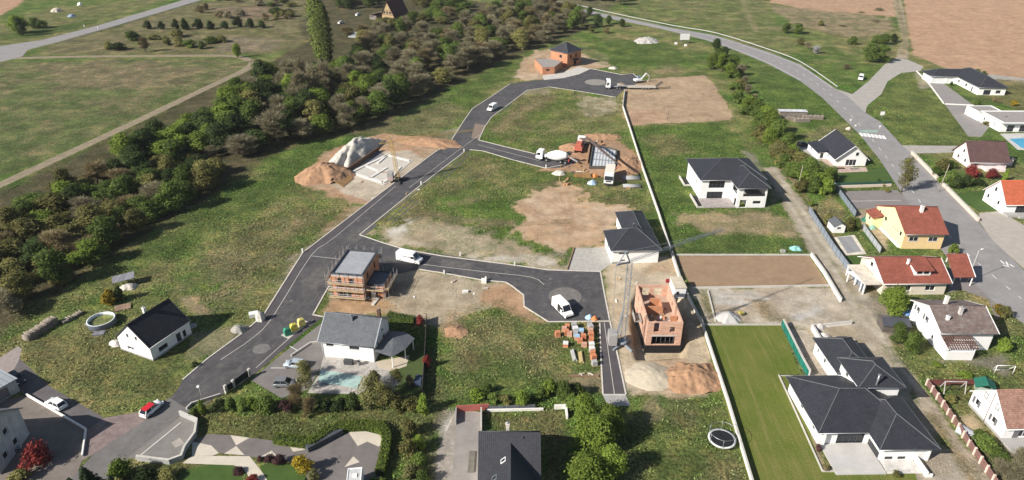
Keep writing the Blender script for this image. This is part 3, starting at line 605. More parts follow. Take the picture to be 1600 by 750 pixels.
def window(root, sd, u, z, w, h, kind='w', fm=None, depth=.14):
    """frame ring with mullion set in the reveal, pane behind it"""
    fm = fm or FRW; surf = 's' in kind
    o = .05 if surf else -depth
    if 'o' in kind: return
    nm = 'door' if 'd' in kind else ('garage_door' if 'g' in kind else 'window')
    b = MB(); f = .09
    if 'g' in kind:
        sbox(b, sd, u, u+w, z, z+h, o-.05, o); return b.build('garage_door', SHUT if fm is FRW else GREYSH, root)
    if 'd' in kind:
        sbox(b, sd, u, u+w, z, z+h, o-.05, o); d = b.build('door', DOORM if 'W' not in kind else FRW, root)
        b = MB(); sbox(b, sd, u+w*.8, u+w*.85, z+1.0, z+1.15, o, o+.05); b.build('handle', ZINC, d); return d
    for a in ((u, u+f, z, z+h), (u+w-f, u+w, z, z+h), (u+f, u+w-f, z, z+f), (u+f, u+w-f, z+h-f, z+h)): sbox(b, sd, *a, o-.08 if not surf else -.02, o)
    k = max(1, round(w/1.1))
    for i in range(1, k): sbox(b, sd, u+w*i/k-.04, u+w*i/k+.04, z+f, z+h-f, o-.06 if not surf else -.01, o-.004)
    wd = b.build('window', fm, root)
    b = MB(); sbox(b, sd, u+.03, u+w-.03, z+.03, z+h-.03, o-.07 if not surf else -.015, o-(.035 if not surf else .012))
    b.build('pane', GLASS if 'r' not in kind else SHUT, wd)
    if 'i' not in kind:
        b = MB(); sbox(b, sd, u-.06, u+w+.06, z-.07, z-.005, -.02, .07); b.build('sill', CONC, wd)
    if 'S' in kind:
        for a in ((u-w*.5-.03, u-.03), (u+w+.03, u+w*1.5+.03)):
            b = MB(); sbox(b, sd, *a, z-.02, z+h+.02, .004, .06); b.build('shutter', GREYSH, wd)
    return wd
def walls(root, x0, y0, x1, y1, he, wm, ops={}, t=.3, z0=0, fm=None, name='wall', gable=None, rise=0, thin=0):
    """four wall panels with real openings; gable = 'x' or 'y' (ridge direction) adds the gable triangles"""
    b = MB()
    for s in 'frbl':
        sd = side(s, x0, y0, x1, y1); Ls = sd[3]; op = [o for o in ops.get(s, ()) if 's' not in (o[4] if len(o) > 4 else 'w')]
        e = 0 if s in 'fb' else t
        us = sorted({e, Ls-e} | {round(v, 3) for o in op for v in (o[0], o[0]+o[2])})
        for a, c in zip(us[:-1], us[1:]):
            if c-a < .01: continue
            m = (a+c)/2; hs = sorted([(o[1], o[1]+o[3]) for o in op if o[0] < m < o[0]+o[2]]); z = z0
            for h0, h1 in hs:
                if h0-z > .01: sbox(b, sd, a, c, z, h0, -t, 0)
                z = h1
            if he-z > .01: sbox(b, sd, a, c, z, he, -t, 0)
    if gable == 'x':
        ym = (y0+y1)/2
        for xa, xb in ((x0, x0+t), (x1-t, x1)):
            v = [(xa, y0, he), (xa, y1, he), (xa, ym, he+rise), (xb, y0, he), (xb, y1, he), (xb, ym, he+rise)]
            b.idx(v, [(0, 2, 1), (3, 4, 5), (0, 3, 5, 2), (1, 2, 5, 4), (0, 1, 4, 3)])
    if gable == 'y':
        xm = (x0+x1)/2
        for ya, yb in ((y0, y0+t), (y1-t, y1)):
            v = [(x0, ya, he), (x1, ya, he), (xm, ya, he+rise), (x0, yb, he), (x1, yb, he), (xm, yb, he+rise)]
            b.idx(v, [(0, 1, 2), (3, 5, 4), (0, 2, 5, 3), (1, 4, 5, 2), (0, 3, 4, 1)])
    wo = b.build(name, wm, root)
    for s in 'frbl':
        for o in ops.get(s, ()):
            window(root, side(s, x0, y0, x1, y1), *o[:4], o[4] if len(o) > 4 else 'w', o[5] if len(o) > 5 else fm)
    b = MB(); b.box(x0+t+.02, y0+t+.02, z0+.03, x1-t-.02, y1-t-.02, z0+.08)
    return wo
def gable_roof(root, x0, y0, x1, y1, he, rise, ax, rm, oe=.4, og=.3, th=.2, verge=None, name='roof', gutter=FRW):
    """two slabs; ax = ridge direction. returns roof object and height function"""
    b = MB()
    if ax == 'x':
        ym = (y0+y1)/2; k = rise/(ym-y0); zt = he+th+.02
        zr = zt+rise; ze = zt-k*oe; xa, xb, ya, yb = x0-og, x1+og, y0-oe, y1+oe
        b.slab([(xa, ya, ze), (xb, ya, ze), (xb, ym, zr), (xa, ym, zr)], th); b.slab([(xa, ym, zr), (xb, ym, zr), (xb, yb, ze), (xa, yb, ze)], th)
        f = lambda x, y: zr-k*abs(y-ym)
        rl = [((xa, ym, zr), (xb, ym, zr))]; gl = [((xa, ya-.07, ze-.1), (xb, ya-.07, ze-.1)), ((xa, yb+.07, ze-.1), (xb, yb+.07, ze-.1))]
        vg = [((x, yy, ze-.06), (x, ym, zr-.06)) for x in (xa-.03, xb+.03) for yy in (ya, yb)]
    else:
        xm = (x0+x1)/2; k = rise/(xm-x0); zt = he+th+.02
        zr = zt+rise; ze = zt-k*oe; xa, xb, ya, yb = x0-oe, x1+oe, y0-og, y1+og
        b.slab([(xa, ya, ze), (xm, ya, zr), (xm, yb, zr), (xa, yb, ze)], th); b.slab([(xm, ya, zr), (xb, ya, ze), (xb, yb, ze), (xm, yb, zr)], th)
        f = lambda x, y: zr-k*abs(x-xm)
        rl = [((xm, ya, zr), (xm, yb, zr))]; gl = [((xa-.07, ya, ze-.1), (xa-.07, yb, ze-.1)), ((xb+.07, ya, ze-.1), (xb+.07, yb, ze-.1))]
        vg = [((xx, y, ze-.06), (xm, y, zr-.06)) for y in (ya-.03, yb+.03) for xx in (xa, xb)]
    r = b.build(name, rm, root)
    b = MB()
    for p, q in rl: b.tube(p, q, .11, n=6)
    b.build('ridge_cap', rm, r)
    if gutter:
        for p, q in gl: b = MB(); b.tube(p, q, .075, n=6); b.build('gutter', gutter, r)
    if verge:
        for k in (0, 2): b = MB(); b.bar(*vg[k], .16); b.bar(*vg[k+1], .16); b.build('verge_board', verge, r)
    return r, f
def hip_roof(root, x0, y0, x1, y1, he, zr, ridge, rm, oh=.5, th=.22, cap=True, name='roof', gutter=ZINC):
    """closed hipped solid: ridge = ((x,y),(x,y)) in local metres (equal points make a pyramid)"""
    b = MB(); xa, xb, ya, yb = x0-oh, x1+oh, y0-oh, y1+oh; ze = he+.02+th
    (ax, ay), (bx, by) = ridge; A, B = (ax, ay, zr), (bx, by, zr)
    c = [(xa, ya, ze), (xb, ya, ze), (xb, yb, ze), (xa, yb, ze)]
    if abs(bx-ax) >= abs(by-ay):
        fs = [[c[0], c[1], B, A], [c[1], c[2], B], [c[2], c[3], A, B], [c[3], c[0], A]]; hp = [(c[0], A), (c[1], B), (c[2], B), (c[3], A)]
    else:
        fs = [[c[0], c[1], A], [c[1], c[2], B, A], [c[2], c[3], B], [c[3], c[0], A, B]]; hp = [(c[0], A), (c[1], A), (c[2], B), (c[3], B)]
    for q in fs:
        q = [p for i, p in enumerate(q) if p != q[i-1]]
        if len(q) > 2: b.face(q)
    lo = [(x, y, he+.02) for x, y, z in c]
    for i in range(4): b.face([lo[i], lo[(i+1) % 4], c[(i+1) % 4], c[i]])
    b.face(lo[::-1]); r = b.build(name, rm, root)
    if cap:
        b = MB()
        for p, q in hp+[(A, B)]: b.tube(p, q, .07, n=5)
        b.build('ridge_cap', CAPL, r)
    if gutter:
        b = MB(); g = [(x+(.06 if x > x0 else -.06), y+(.06 if y > y0 else -.06), ze-.08) for x, y, z in c]
        for i in range(4): b.tube(g[i], g[(i+1) % 4], .07, n=6)
        b.build('gutter', gutter, r)
    return r
def flat_roof(root, poly, he, m, par=.0, pw=.22, pm=None, name='roof', th=.2):
    b = MB(); b.prism(poly, he, he+th)
    r = b.build(name, m, root)
    if par:
        b = MB(); q = poly+[poly[0]]; a = sum(poly[i-1][0]*poly[i][1]-poly[i][0]*poly[i-1][1] for i in range(len(poly)))
        ins = offs(q, pw/2*(1 if a > 0 else -1))
        strip(b, ins, pw-.006, he+th+.003, he+th+par); b.build('parapet', pm or m, r)
    return r
def chimney(roof, x, y, z0, z1, w=.55, m=None, d=None):
    b = MB(); d = d or w; b.box(x-w/2, y-d/2, z0, x+w/2, y+d/2, z1); b.box(x-w/2-.08, y-d/2-.08, z1, x+w/2+.08, y+d/2+.08, z1+.1)
    c = b.build('chimney', m or WARMW, roof); b = MB(); b.tube((x, y, z1+.1), (x, y, z1+.45), .13, n=8); b.build('flue', ZINC, c); return c
def skylight(roof, f, x, y, w=.8, h=1.0, ax='x', fm=None):
    e = .01; n = Vector(((f(x-e, y)-f(x+e, y))/(2*e), (f(x, y-e)-f(x, y+e))/(2*e), 1)).normalized()
    t = Vector((0, 0, 1)).cross(n).normalized(); s = n.cross(t); p = Vector((x, y, f(x, y)))
    def pl(a, c, k): return tuple(p+t*a+s*c+n*k)
    def bx(b, a0, a1, c0, c1, k0, k1):
        v = [pl(a, c, k) for k in (k0, k1) for a, c in ((a0, c0), (a1, c0), (a1, c1), (a0, c1))]
        b.idx(v, [(3, 2, 1, 0), (4, 5, 6, 7), (0, 1, 5, 4), (1, 2, 6, 5), (2, 3, 7, 6), (3, 0, 4, 7)])
    b = MB(); f_ = .1
    for a in ((-w/2, -w/2+f_, -h/2, h/2), (w/2-f_, w/2, -h/2, h/2), (-w/2+f_, w/2-f_, -h/2, -h/2+f_), (-w/2+f_, w/2-f_, h/2-f_, h/2)): bx(b, *a, -.05, .10)
    bx(b, -w/2+f_, w/2-f_, -h/2+f_, h/2-f_, -.05, .05)
    fs = b
    fs.m[-6:] = [1]*6
    return fs.build('roof_window', [fm or ZINC, GLASS], roof)
def house(name, label, a, rz, za=0, cat='house', group=None):
    p = G(a[0], a[1], za); return thing(name, label, cat, (p.x, p.y, 0), R(rz), group)
def downpipe(root, x, y, h, m=FRW):
    b = MB(); b.tube((x, y, .05), (x, y, h), .055, n=6); b.build('downpipe', m, root)
def plinth(root, x0, y0, x1, y1, h=.35, m=None):
    b = MB(); strip(b, [(x0, y0), (x1, y0), (x1, y1), (x0, y1), (x0, y0)], .06, 0, h); b.build('plinth', m or GREYC, root)

# 1 -------- white gabled house with black roof on the left
h = house('gabled_house', 'small white gabled house with a black tiled roof standing alone on the left lawn', (239.9, 564), 66)
walls(h, 0, 0, 9.6, 8.8, 3.3, WHW, {'f': [(1.7, .9, 2.1, 1.0, 'w', FRD), (6.0, .05, 1.1, 2.2, 'd'), (7.6, .5, .8, 1.5, 'w', FRD)], 'l': [(2.2, .9, 1.8, .8), (3.0, 4.0, .7, 1.0, 's'), (5.3, 4.0, .7, 1.0, 's')], 'r': [(3, 1, 1.5, 1.2)]}, gable='x', rise=3.9)
r, f = gable_roof(h, 0, 0, 9.6, 8.8, 3.3, 3.9, 'x', TBLACK, .25, .15, gutter=FRW, verge=FRD)
chimney(r, 4.4, 4.9, 6.3, 8.3, .5); skylight(r, f, 2.6, 1.6); skylight(r, f, 7.4, 2.0, 1.1, 1.3)
b = MB(); b.box(9.62, 3.2, 0, 11.1, 6.2, 2.3); b.build('lean_to', WHW, h)
b = MB(); b.slab([(9.62, 3.0, 2.9), (11.4, 3.0, 2.33), (11.4, 6.4, 2.33), (9.62, 6.4, 2.9)], .1); b.build('lean_to_roof', WHW, h); plinth(h, 0, 0, 9.6, 8.8)
b = MB(); b.lathe([(0.9, 0), (.9, .25), (0, .25)], 14, c=(11.6, 2.0, 0)); b.build('doorstep', GREYC, h)
# 2 -------- grey roofed white house with canopy
h = house('gabled_house', 'white two storey house with a pale grey tiled roof beside the covered swimming pool', (506, 556.5), -9.5)
walls(h, 0, 0, 10.5, 8.8, 4.2, WHW, {'f': [(.9, 2.6, 1.5, 1.0), (5.6, 2.4, 2.0, 1.1)], 'r': [(2.2, .9, .8, 2.0), (4.8, 3.6, .9, 1.7), (5.2, .6, 1.2, 1.8)], 'l': [(3, 1, 1.4, 1.2)]}, gable='x', rise=3.0, fm=FRD)
r, f = gable_roof(h, 0, 0, 10.5, 8.8, 4.2, 3.0, 'x', TGREY, .6, .5, gutter=ZINC, verge=ZINC)
skylight(r, f, 4.7, 1.5, .9, 1.1); chimney(r, 5.2, 3.5, 6.6, 7.7, .5, ZINC); chimney(r, 9.9, 6.0, 6.2, 7.9, .6, M('brown_brick', (.12, .07, .05)))
downpipe(h, .05, -.08, 4.3); downpipe(h, 10.45, -.08, 4.3)
pc = [(10.55, -.2), (11.2, 6.5), (14.6, 6.8), (17.2, 5.0), (16.4, 1.4), (14.6, -1.4)]
b = MB(); ap = (13.6, 2.8, 3.75)
for i in range(6): b.face([(*pc[i-1], 2.75), ap, (*pc[i], 2.75)][::1])
b.face([(*p, 2.75) for p in pc]); cn = b.build('canopy_roof', TGREY, h)
for p in ((16.2, 1.6), (14.5, -1.1), (16.8, 4.9), (14.4, 6.5)):
    b = MB(); b.bar((*p, 0), (*p, 2.75), .16); b.build('post', WHW, h)
# 3 -------- clay block house in scaffolding
hb = house('unfinished_house', 'unfinished orange block house with a flat grey roof wrapped in scaffolding beside the road', (521.5, 465.5), -8)
walls(hb, 0, 0, 7.3, 10.8, 6.0, BLOCK, {'f': [(1.4, 3.9, 1.0, 1.5), (4.1, 3.9, 1.0, 1.5), (1.3, .5, 3.0, 1.5)], 'r': [(2.6, 3.8, 1.0, 1.7, 'o'), (7.4, 3.8, .9, 1.7, 'o'), (4, 0, 1.2, 2.2, 'o')], 'l': [(3, 4, 1, 1.4, 'o'), (7, 1, 1.2, 1.4, 'o')]})
b = MB(); b.box(.32, .32, 2.75, 6.98, 10.48, 2.95); b.build('floor', CONC, hb)
flat_roof(hb, [(.02, .02), (7.28, .02), (7.28, 10.78), (.02, 10.78)], 6.0, BITUM, .35, .3, DARKM)
b = MB(); b.box(-.02, -.02, 2.75, 7.32, -.001, 2.98); b.box(-.02, -.02, 5.7, 7.32, -.001, 5.95); b.build('ring_beam', CONC, hb)
walls(hb, 7.32, 1.6, 11.3, 7.6, 2.9, BLOCK, {'f': [(.5, 0, 1.9, 2.3, 'o')], 'r': [(2, .8, 1.2, 1.2, 'o')]})
flat_roof(hb, [(7.33, 1.62), (11.28, 1.62), (11.28, 7.58), (7.33, 7.58)], 2.9, M('blue_grey_membrane', (.10, .115, .14), .5, .12, .4), .25, .25, DARKM, name='annex_roof')
b = MB(); b.obox((8.9, 1.2, 0), 1.0, .12, 2.0, .5, 0); b.build('leaning_sheet', CONC, hb)
# 4 -------- block tower without a roof
hu = house('unfinished_house', 'roofless pink block building shell with open storeys beside the blue grey crane', (1008.2, 539.5), 0)
walls(hu, 0, 0, 7.0, 13.9, 5.6, M('pink_clay_blocks', (.50, .30, .215), .9, .12, .5, kind='block', tile=(.5, .25), bd=.01), {'f': [(1.3, 3.2, 1.1, 2.3, 'o'), (4.5, 3.2, 1.1, 1.5, 'o'), (1.1, .15, 4.7, 2.0, 'o')], 'l': [(3.0, 3.6, 1.0, 1.2, 'o'), (6.8, 3.6, 1.0, 1.2, 'o'), (10.5, 3.6, 1.0, 1.2, 'o'), (2.6, .4, 1.2, 1.2, 'o'), (9.5, .4, 1.3, 1.9, 'o')], 'b': [(1.4, 3.0, 1.8, 2.0, 'o'), (4.2, 3.0, 1.5, 2.0, 'o')], 'r': [(3, 3.6, 1, 1.2, 'o'), (8, 3.6, 1.2, 1.2, 'o')]}, z0=0)
b = MB(); b.box(-.06, -.06, -2.1, 7.06, 13.96, -.01); b.build('basement_wall', M('black_bitumen', (.012, .012, .013), .6, .2), hu)
b = MB(); b.box(.32, .32, 2.55, 6.68, 13.58, 2.75); b.build('floor', M('screed', (.40, .29, .22), .9, .15, .6), hu)
b = MB(); b.box(.9, -.03, 2.2, 6.1, -.002, 2.5); b.build('lintel', CONC, hu)
b = MB()
for k in range(3): b.box(-.0, -.02, 3.0, .001, -.01, 3.001)
M('red_clay_blocks', (.46, .21, .11), .9, .14, .5, kind='block', tile=(.5, .25))
for q in ((.32, 6.6, 2.76, 4.2, 6.82, 4.9), (4.2, 6.6, 2.76, 4.42, 9.8, 4.6), (2.2, 9.6, 2.76, 4.19, 9.8, 4.9), (5.3, 3.5, 2.76, 6.66, 3.7, 4.6)): b = MB(); b.box(*q); b.build('partition_wall', M('red_clay_blocks'), hu)
rr = random.Random(3)
for k in range(26):
    b = MB(); b.obox((0, 0, 0), rr.uniform(.2, .9), rr.uniform(.2, .6), rr.uniform(.1, .5), rr.uniform(0, 3))
    o = b.build('building_material', [M('pallet_timber', (.36, .25, .14), .9, .2), M('white_sheeting', (.65, .65, .64), .7, .1), M('blue_sheeting', (.12, .2, .38), .6, .1), M('red_clay_blocks')][rr.choice([0, 1, 2, 3, 0])], None, (hu.location.x+rr.uniform(2.0, 6.2), hu.location.y+rr.uniform(1.2, 9), 2.76))
    tag(o, 'loose building material scattered on the open upper floor of the shell', 'building material', 'loose material on the open upper floor')
b = MB()
for x in (1.35, 2.2, 3.1, 4.0, 4.9, 5.6): b.tube((x, .5, .15), (x, .5, 2.2), .04, n=6)
b.build('floor_prop', ZINC, hu)
b = MB(); b.obox((-1.1, 5.2, 3.1), 1.6, 3.2, .12, 0); b.box(-1.8, 3.6, 3.22, -1.75, 6.8, 4.0)
b.build('scaffold_platform', M('worn_boards', (.30, .28, .25), .8, .15), hu)
# 5 -------- white house, anthracite hips
h = house('hipped_house', 'white single storey house with a dark hipped roof beside the grey gravel pad', (955.5, 412), 3)
walls(h, 0, 0, 11.3, 9.6, 3.6, WHW, {'f': [(1.6, 2.5, 2.5, .5, 'wi'), (2.2, .6, 1.1, .45, 'wi')], 'l': [(3, 1, 1.5, 1.2)]}, fm=FRD)
hip_roof(h, 0, 0, 11.3, 9.6, 3.6, 6.9, ((4.6, 5.2), (6.8, 5.2)), TANTH)
walls(h, 4.9, 9.62, 11.25, 20, 3.55, WHW, {'l': [(4, 1, 1.5, 1.2)]})
r = hip_roof(h, 4.9, 6.6, 11.28, 20, 3.57, 6.1, ((8.1, 5.0), (8.1, 16.4)), TANTH, .46, name='rear_roof')
chimney(r, 6.3, 6.9, 5.0, 6.9, .5, DARKM)
b = MB(); b.box(0, -.02, 0, 4.2, -.003, .5); b.build('plinth', GREYC, h)
# 6 -------- villa
h = house('villa', 'large white two storey villa with a dark hipped roof on the green plot', (1094.4, 282.8), 1.2, 6)
LG = {'f': [(2.2, 3.5, 4.6, 2.2, 'wi', FRD), (2.0, .05, 4.6, 2.3, 'wi', FRD)], 'l': [(4.5, 3.4, .6, 1.2, 'w', FRD), (10, 3.2, 1.2, 1.2, 'w', FRD)], 'r': [(4, 3.4, 1.4, 1.2, 'w', FRD), (9, 1, 1.4, 1.2, 'w', FRD)]}
walls(h, .6, .6, 18.6, 15.8, 6.0, WHW, LG)
hip_roof(h, .6, .6, 18.6, 15.8, 6.0, 9.6, ((8.0, 8.4), (12.6, 8.4)), TANTH, .6)
walls(h, 9.4, -5.3, 17.6, .58, 5.95, WHW, {'f': [(1.5, 3.5, 6.2, 2.2, 'o'), (.9, .05, 1.9, 2.35, 'o'), (4.6, 1.2, 2.2, .9, 'wi', FRD)], 'l': [(.6, 3.5, 4.4, 2.2, 'o'), (3.2, .05, 2.0, 2.35, 'o')]})
b = MB(); b.box(9.72, -4.98, 2.6, 17.28, .56, 3.0); b.build('balcony_floor', GREYC, h)
b = MB(); b.box(10.92, -5.25, 3.5, 17.1, -5.2, 4.25); b.build('balustrade', GLASS, h)
b = MB(); b.box(9.75, .2, .1, 17.2, .5, 5.8); b.build('glazing', GLASS, h)
b = MB(); b.box(12.6, -4.7, .02, 12.9, .1, 2.58); b.build('inner_wall', WHW, h)
hip_roof(h, 9.4, -5.3, 17.6, 8, 5.97, 8.85, ((13.5, -.6), (13.5, 4.5)), TANTH, .6)
b = MB(); b.box(.3, -5.3, 0, 9.36, .55, .32); b.build('terrace', M('terrace_slabs', (.34, .31, .30), .85, .08, .6, kind='paver', tile=(.6, .6)), h)
for y0, y1 in ((10, 16.5), (-5.2, 3)):
    b = MB(); b.box(-1.6, y0, 0, -1.35, y1, .8); b.box(-1.34, y0, 0, .58, y0+.2, .5); b.build('light_well_wall', CONC, h)
    b = MB(); b.box(-1.3, y0+.25, .015, .55, y1, .03); b.build('light_well', DARKIN, h)
# 7 -------- brick house on the top turning circle
h = house('unfinished_house', 'orange block house with a slate blue pyramid roof by the upper turning circle', (886.7, 83.8), 46, 6.6)
walls(h, 0, 0, 10.4, 10.4, 6.6, BLOCK, {'l': [(5.4, 3.9, 1.6, 1.5), (1.5, 0, 1.6, 2.4, 'o')], 'f': [(2, 3.9, 1.2, 1.6, 'o'), (6, 3.9, 1.2, 1.6, 'o'), (5, .2, 2, 2.2, 'o')]}, fm=FRD)
hip_roof(h, 0, 0, 10.4, 10.4, 6.6, 10.6, ((5.0, 5.2), (5.4, 5.2)), TANTH, .55)
b = MB(); b.slab([(3.6, -1.6, 2.9), (7.6, -1.6, 2.9), (7.6, -.01, 3.3), (3.6, -.01, 3.3)], .12); b.build('porch_roof', TANTH, h)
gp = [G(x, y, 3.3) for x, y in ((835.5, 92.5), (854, 90.5), (879, 95.5), (866.7, 104.6), (847.7, 105.5))]
g = thing('garage', 'flat roofed orange block garage attached to the block house at the upper turning circle', 'garage', (gp[4].x, gp[4].y, 0))
lp = [(p.x-gp[4].x, p.y-gp[4].y) for p in gp]
b = MB(); b.prism(lp, 0, 3.1); b.build('wall', BLOCK, g); flat_roof(g, lp, 3.103, GRFL, .18, .2, BLOCK, th=.15)
e = Vector(lp[3])-Vector(lp[4]); e.normalize(); n_ = Vector((e.y, -e.x))
b = MB()
for u in (1.7,):
    p = Vector(lp[4])+e*u; q = Vector(lp[4])+e*(u+1.6); b.prism([p+n_*.02, q+n_*.02, q-n_*.05, p-n_*.05], 1.7, 2.5)
b.build('window', DARKIN, g)
# 9 -------- half timbered cottage
h = house('cottage', 'half timbered ochre cottage with a steep dark red roof among the garden shrubs', (597.6, 34), -28)
walls(h, 0, 0, 9.0, 15, 4.6, M('ochre_plaster', (.34, .25, .135), .9, .15), {'f': [(1.6, 5.2, 1.3, 1.4, 's'), (3.7, 5.2, 1.3, 1.4, 's'), (5.8, 5.2, 1.3, 1.4, 's')]}, gable='y', rise=7.8, fm=FRD)
gable_roof(h, 0, 0, 9.0, 15, 4.6, 7.8, 'y', M('dark_red_tiles', (.085, .032, .032), .75, .25, .5, kind='tile'), .6, .5, gutter=None)
b = MB(); TIM = M('dark_timber', (.09, .05, .03), .8, .2)
for q in ((0, -.06, 4.5, 9, -.01, 4.8), (1.6, -.06, 7.0, 7.4, -.01, 7.2), (1.2, -.05, 4.81, 1.4, -.01, 6.99), (7.4, -.05, 4.81, 7.6, -.01, 6.4)): b.box(*q)
b.build('timber_frame', TIM, h)
b = MB(); b.slab([(-12, 2, 2.9), (-.02, 2, 6.4), (-.02, 12, 6.4), (-12, 12, 2.9)], .2); b.build('lean_to_roof', M('rusty_sheet', (.20, .14, .11), .7, .2), h)
walls(h, -11.8, 2.3, -6.3, 11.5, 2.6, M('dull_boards', (.2, .17, .15), .9, .2, kind='board', tile=(.3, 1)), {'f': [(.6, 1.2, .8, 1.1), (2.2, 1.2, .8, 1.1)]})
# 10 ------- white house by the zebra crossing
h = house('gabled_house', 'white house with a large plain dark gable roof next to the pedestrian crossing', (1304, 259), -1)
walls(h, 0, 0, 9.7, 14.5, 2.6, WHW, {'f': [(3.3, .05, 3.4, 2.1), (5.8, 3.4, 1.1, 1.3, 's')], 'l': [(2, 1, 1.4, 1.1), (8, 1, 1.2, 1.1)]}, gable='y', rise=4.2)
r, f = gable_roof(h, 0, 0, 9.7, 14.5, 2.6, 4.2, 'y', TANTH, .6, .7, gutter=FRW, verge=FRW)
walls(h, -3.6, 6.0, -.02, 14.3, 2.3, WHW, {'l': [(2, .8, 1.2, 1.1)], 'f': [(1, .1, 1.2, 2)]})
b = MB(); b.slab([(-3.9, 5.6, 2.42), (-.5, 5.6, 3.1), (-.5, 14.9, 3.1), (-3.9, 14.9, 2.42)], .15); b.build('lower_roof', TANTH, h)
# 11 ------- L shaped bungalow top right
h = house('bungalow', 'L shaped white bungalow with a dark hipped roof at the edge of the ploughed field', (1453, 130), -3)
walls(h, 0, 0, 19, 7.6, 3.1, WHW, {'f': [(1.0, .05, 5.0, 2.3, 'g'), (7, .05, 2.6, 2.3, 'g')]})
hip_roof(h, 0, 0, 19, 7.6, 3.1, 5.6, ((3.8, 3.8), (15.5, 3.8)), TANTH, .6)
walls(h, 11.2, -17.5, 22.3, 3, 3.12, WHW, {'l': [(4, 1, 1.4, 1.2), (10, 1, 1.4, 1.2), (15, .05, 1.1, 2.1, 'd')], 'f': [(2.2, .1, 3, 2.1), (7.2, .8, 2, 1.3)]}, fm=FRD)
hip_roof(h, 11.2, -17.5, 22.3, 8.2, 3.12, 6.7, ((16.7, -11.5), (16.7, 2.5)), TANTH, .6)
# 12 ------- flat roofed house with the pool
h = house('flat_roofed_house', 'white flat roofed modern house beside the blue swimming pool', (1561, 206), 0)
walls(h, 0, 0, 22, 12.4, 3.4, WHW, {'f': [(2.4, .05, 2.6, 2.5, 'wi', FRD), (7.0, .05, 3.2, 2.5, 'wi', FRD), (12, .05, 2.6, 2.5, 'wi', FRD)], 'l': [(2, 1, 1, 1.2), (8.4, .8, .5, 2.0, 'w', FRD)]})
flat_roof(h, [(-.3, -1.4), (22, -1.4), (22, 12.6), (-.3, 12.6)], 3.42, GRFL, .35, .3, WHW)
walls(h, -.4, 12.65, 9, 21, 2.9, WHW, {'l': [(2.5, .05, 3, 2.2, 'g')]}); flat_roof(h, [(-.4, 12.65), (9, 12.65), (9, 21), (-.4, 21)], 2.92, GRFL, .2, .3, WHW, name='garage_roof')
b = MB(); b.lathe([(.25, 0), (.25, .5), (.35, .5), (0, .7)], 10, c=(5, 6, 3.6)); b.build('roof_vent', ZINC, h)
# 13 ------- pink house
h = house('gabled_house', 'pale pink house with a brown half hipped roof behind the red maples', (1513, 263), -2)
walls(h, 0, 0, 11.6, 9.6, 2.7, PINKW, {'l': [(2, .9, 1.2, 1.2), (6, .9, 1.2, 1.2), (4.4, 3.6, 1.0, 1.2, 's')], 'f': [(1.5, .9, 1.2, 1.2), (4.2, .05, 4.5, 2.2, 'wr')]}, gable='x', rise=4.6)
r, f = gable_roof(h, 0, 0, 11.6, 9.6, 2.7, 4.6, 'x', TBROWN, .7, .4, verge=TBROWN)
b = MB(); b.lathe([(.55, -.5), (.55, .2), (.7, .25), (0, .5)], 10, c=(9.4, 2.6, f(9.4, 2.6))); b.build('roof_vent', M('red_cap', (.35, .06, .06)), r)
walls(h, 11.62, 2.5, 15, 9.0, 2.3, PINKW, {'f': [(.6, .2, 1, 1.9, 'd')]}); b = MB(); b.slab([(11.62, 2.1, 3.4), (15.4, 2.1, 2.4), (15.4, 9.4, 2.4), (11.62, 9.4, 3.4)], .12); b.build('annex_roof', TGREY, h)
b = MB(); b.box(4.0, -2.6, 0, 10, -.02, .9); b.build('terrace_wall', PINKW, h)
# 14 ------- orange roofed house
h = house('gabled_house', 'white house with a bright orange tiled roof at the right edge beside its driveway', (1566, 334.5), 0)
walls(h, 0, 0, 15, 9.2, 3.3, WHW, {'l': [(1.2, 1.6, .9, 1.1), (5.8, 1.6, .9, 1.1), (3.4, 4.6, .8, 1.1, 's'), (1.4, .3, .7, .3, 'wi'), (5, .3, .7, .3, 'wi')], 'f': [(3.2, .1, 8, 2.6, 'wi', FRD)]}, gable='x', rise=4.6, fm=FRD)
gable_roof(h, 0, 0, 15, 9.2, 3.3, 4.6, 'x', TORNG, .5, .35, verge=FRW)
b = MB(); b.box(.0, -2.2, 0, 2.7, -.02, .6); b.box(2.8, -3.0, 0, 14, -.02, .5); b.build('porch', GREYC, h)
# 15 ------- yellow house
h = house('gabled_house', 'yellow house with a red tiled roof and an apricot front beside the village street', (1407, 388.5), -1)
walls(h, 0, 0, 9.9, 15.4, 4.6, YELL, {'l': [(4.6, 2.7, 1.5, 1.3), (9.4, 2.7, .6, 1.1), (10.5, 2.7, .6, 1.1), (11.6, 2.7, .6, 1.1), (12.8, 2.6, 1.2, 1.3), (4.6, .6, .8, .7), (9.0, .7, .6, .7), (1.5, 3.0, 1.0, 1.3), (11, .8, .6, .7)]})
for s in ('f',):
    sd = side('f', 0, 0, 9.9, 15.4)
    b = MB(); sbox(b, sd, -.012, 9.9, 0, 4.59, .001, .02); b.build('front_cladding', ORNG, h)
    window(h, sd, 1.3, 2.2, 2.3, 1.2, 's'); window(h, sd, 6.1, 2.2, 2.3, 1.2, 's')
for xa, xb in ((0, .3), (9.6, 9.9)):
    b = MB()
    v = [(xa, 0, 4.6), (xa, 15.4, 4.6), (xa, 7.0, 8.2), (xb, 0, 4.6), (xb, 15.4, 4.6), (xb, 7.0, 8.2)]
    b.idx(v, [(0, 2, 1), (3, 4, 5), (0, 3, 5, 2), (1, 2, 5, 4), (0, 1, 4, 3)]); b.build('gable_wall', YELL, h)
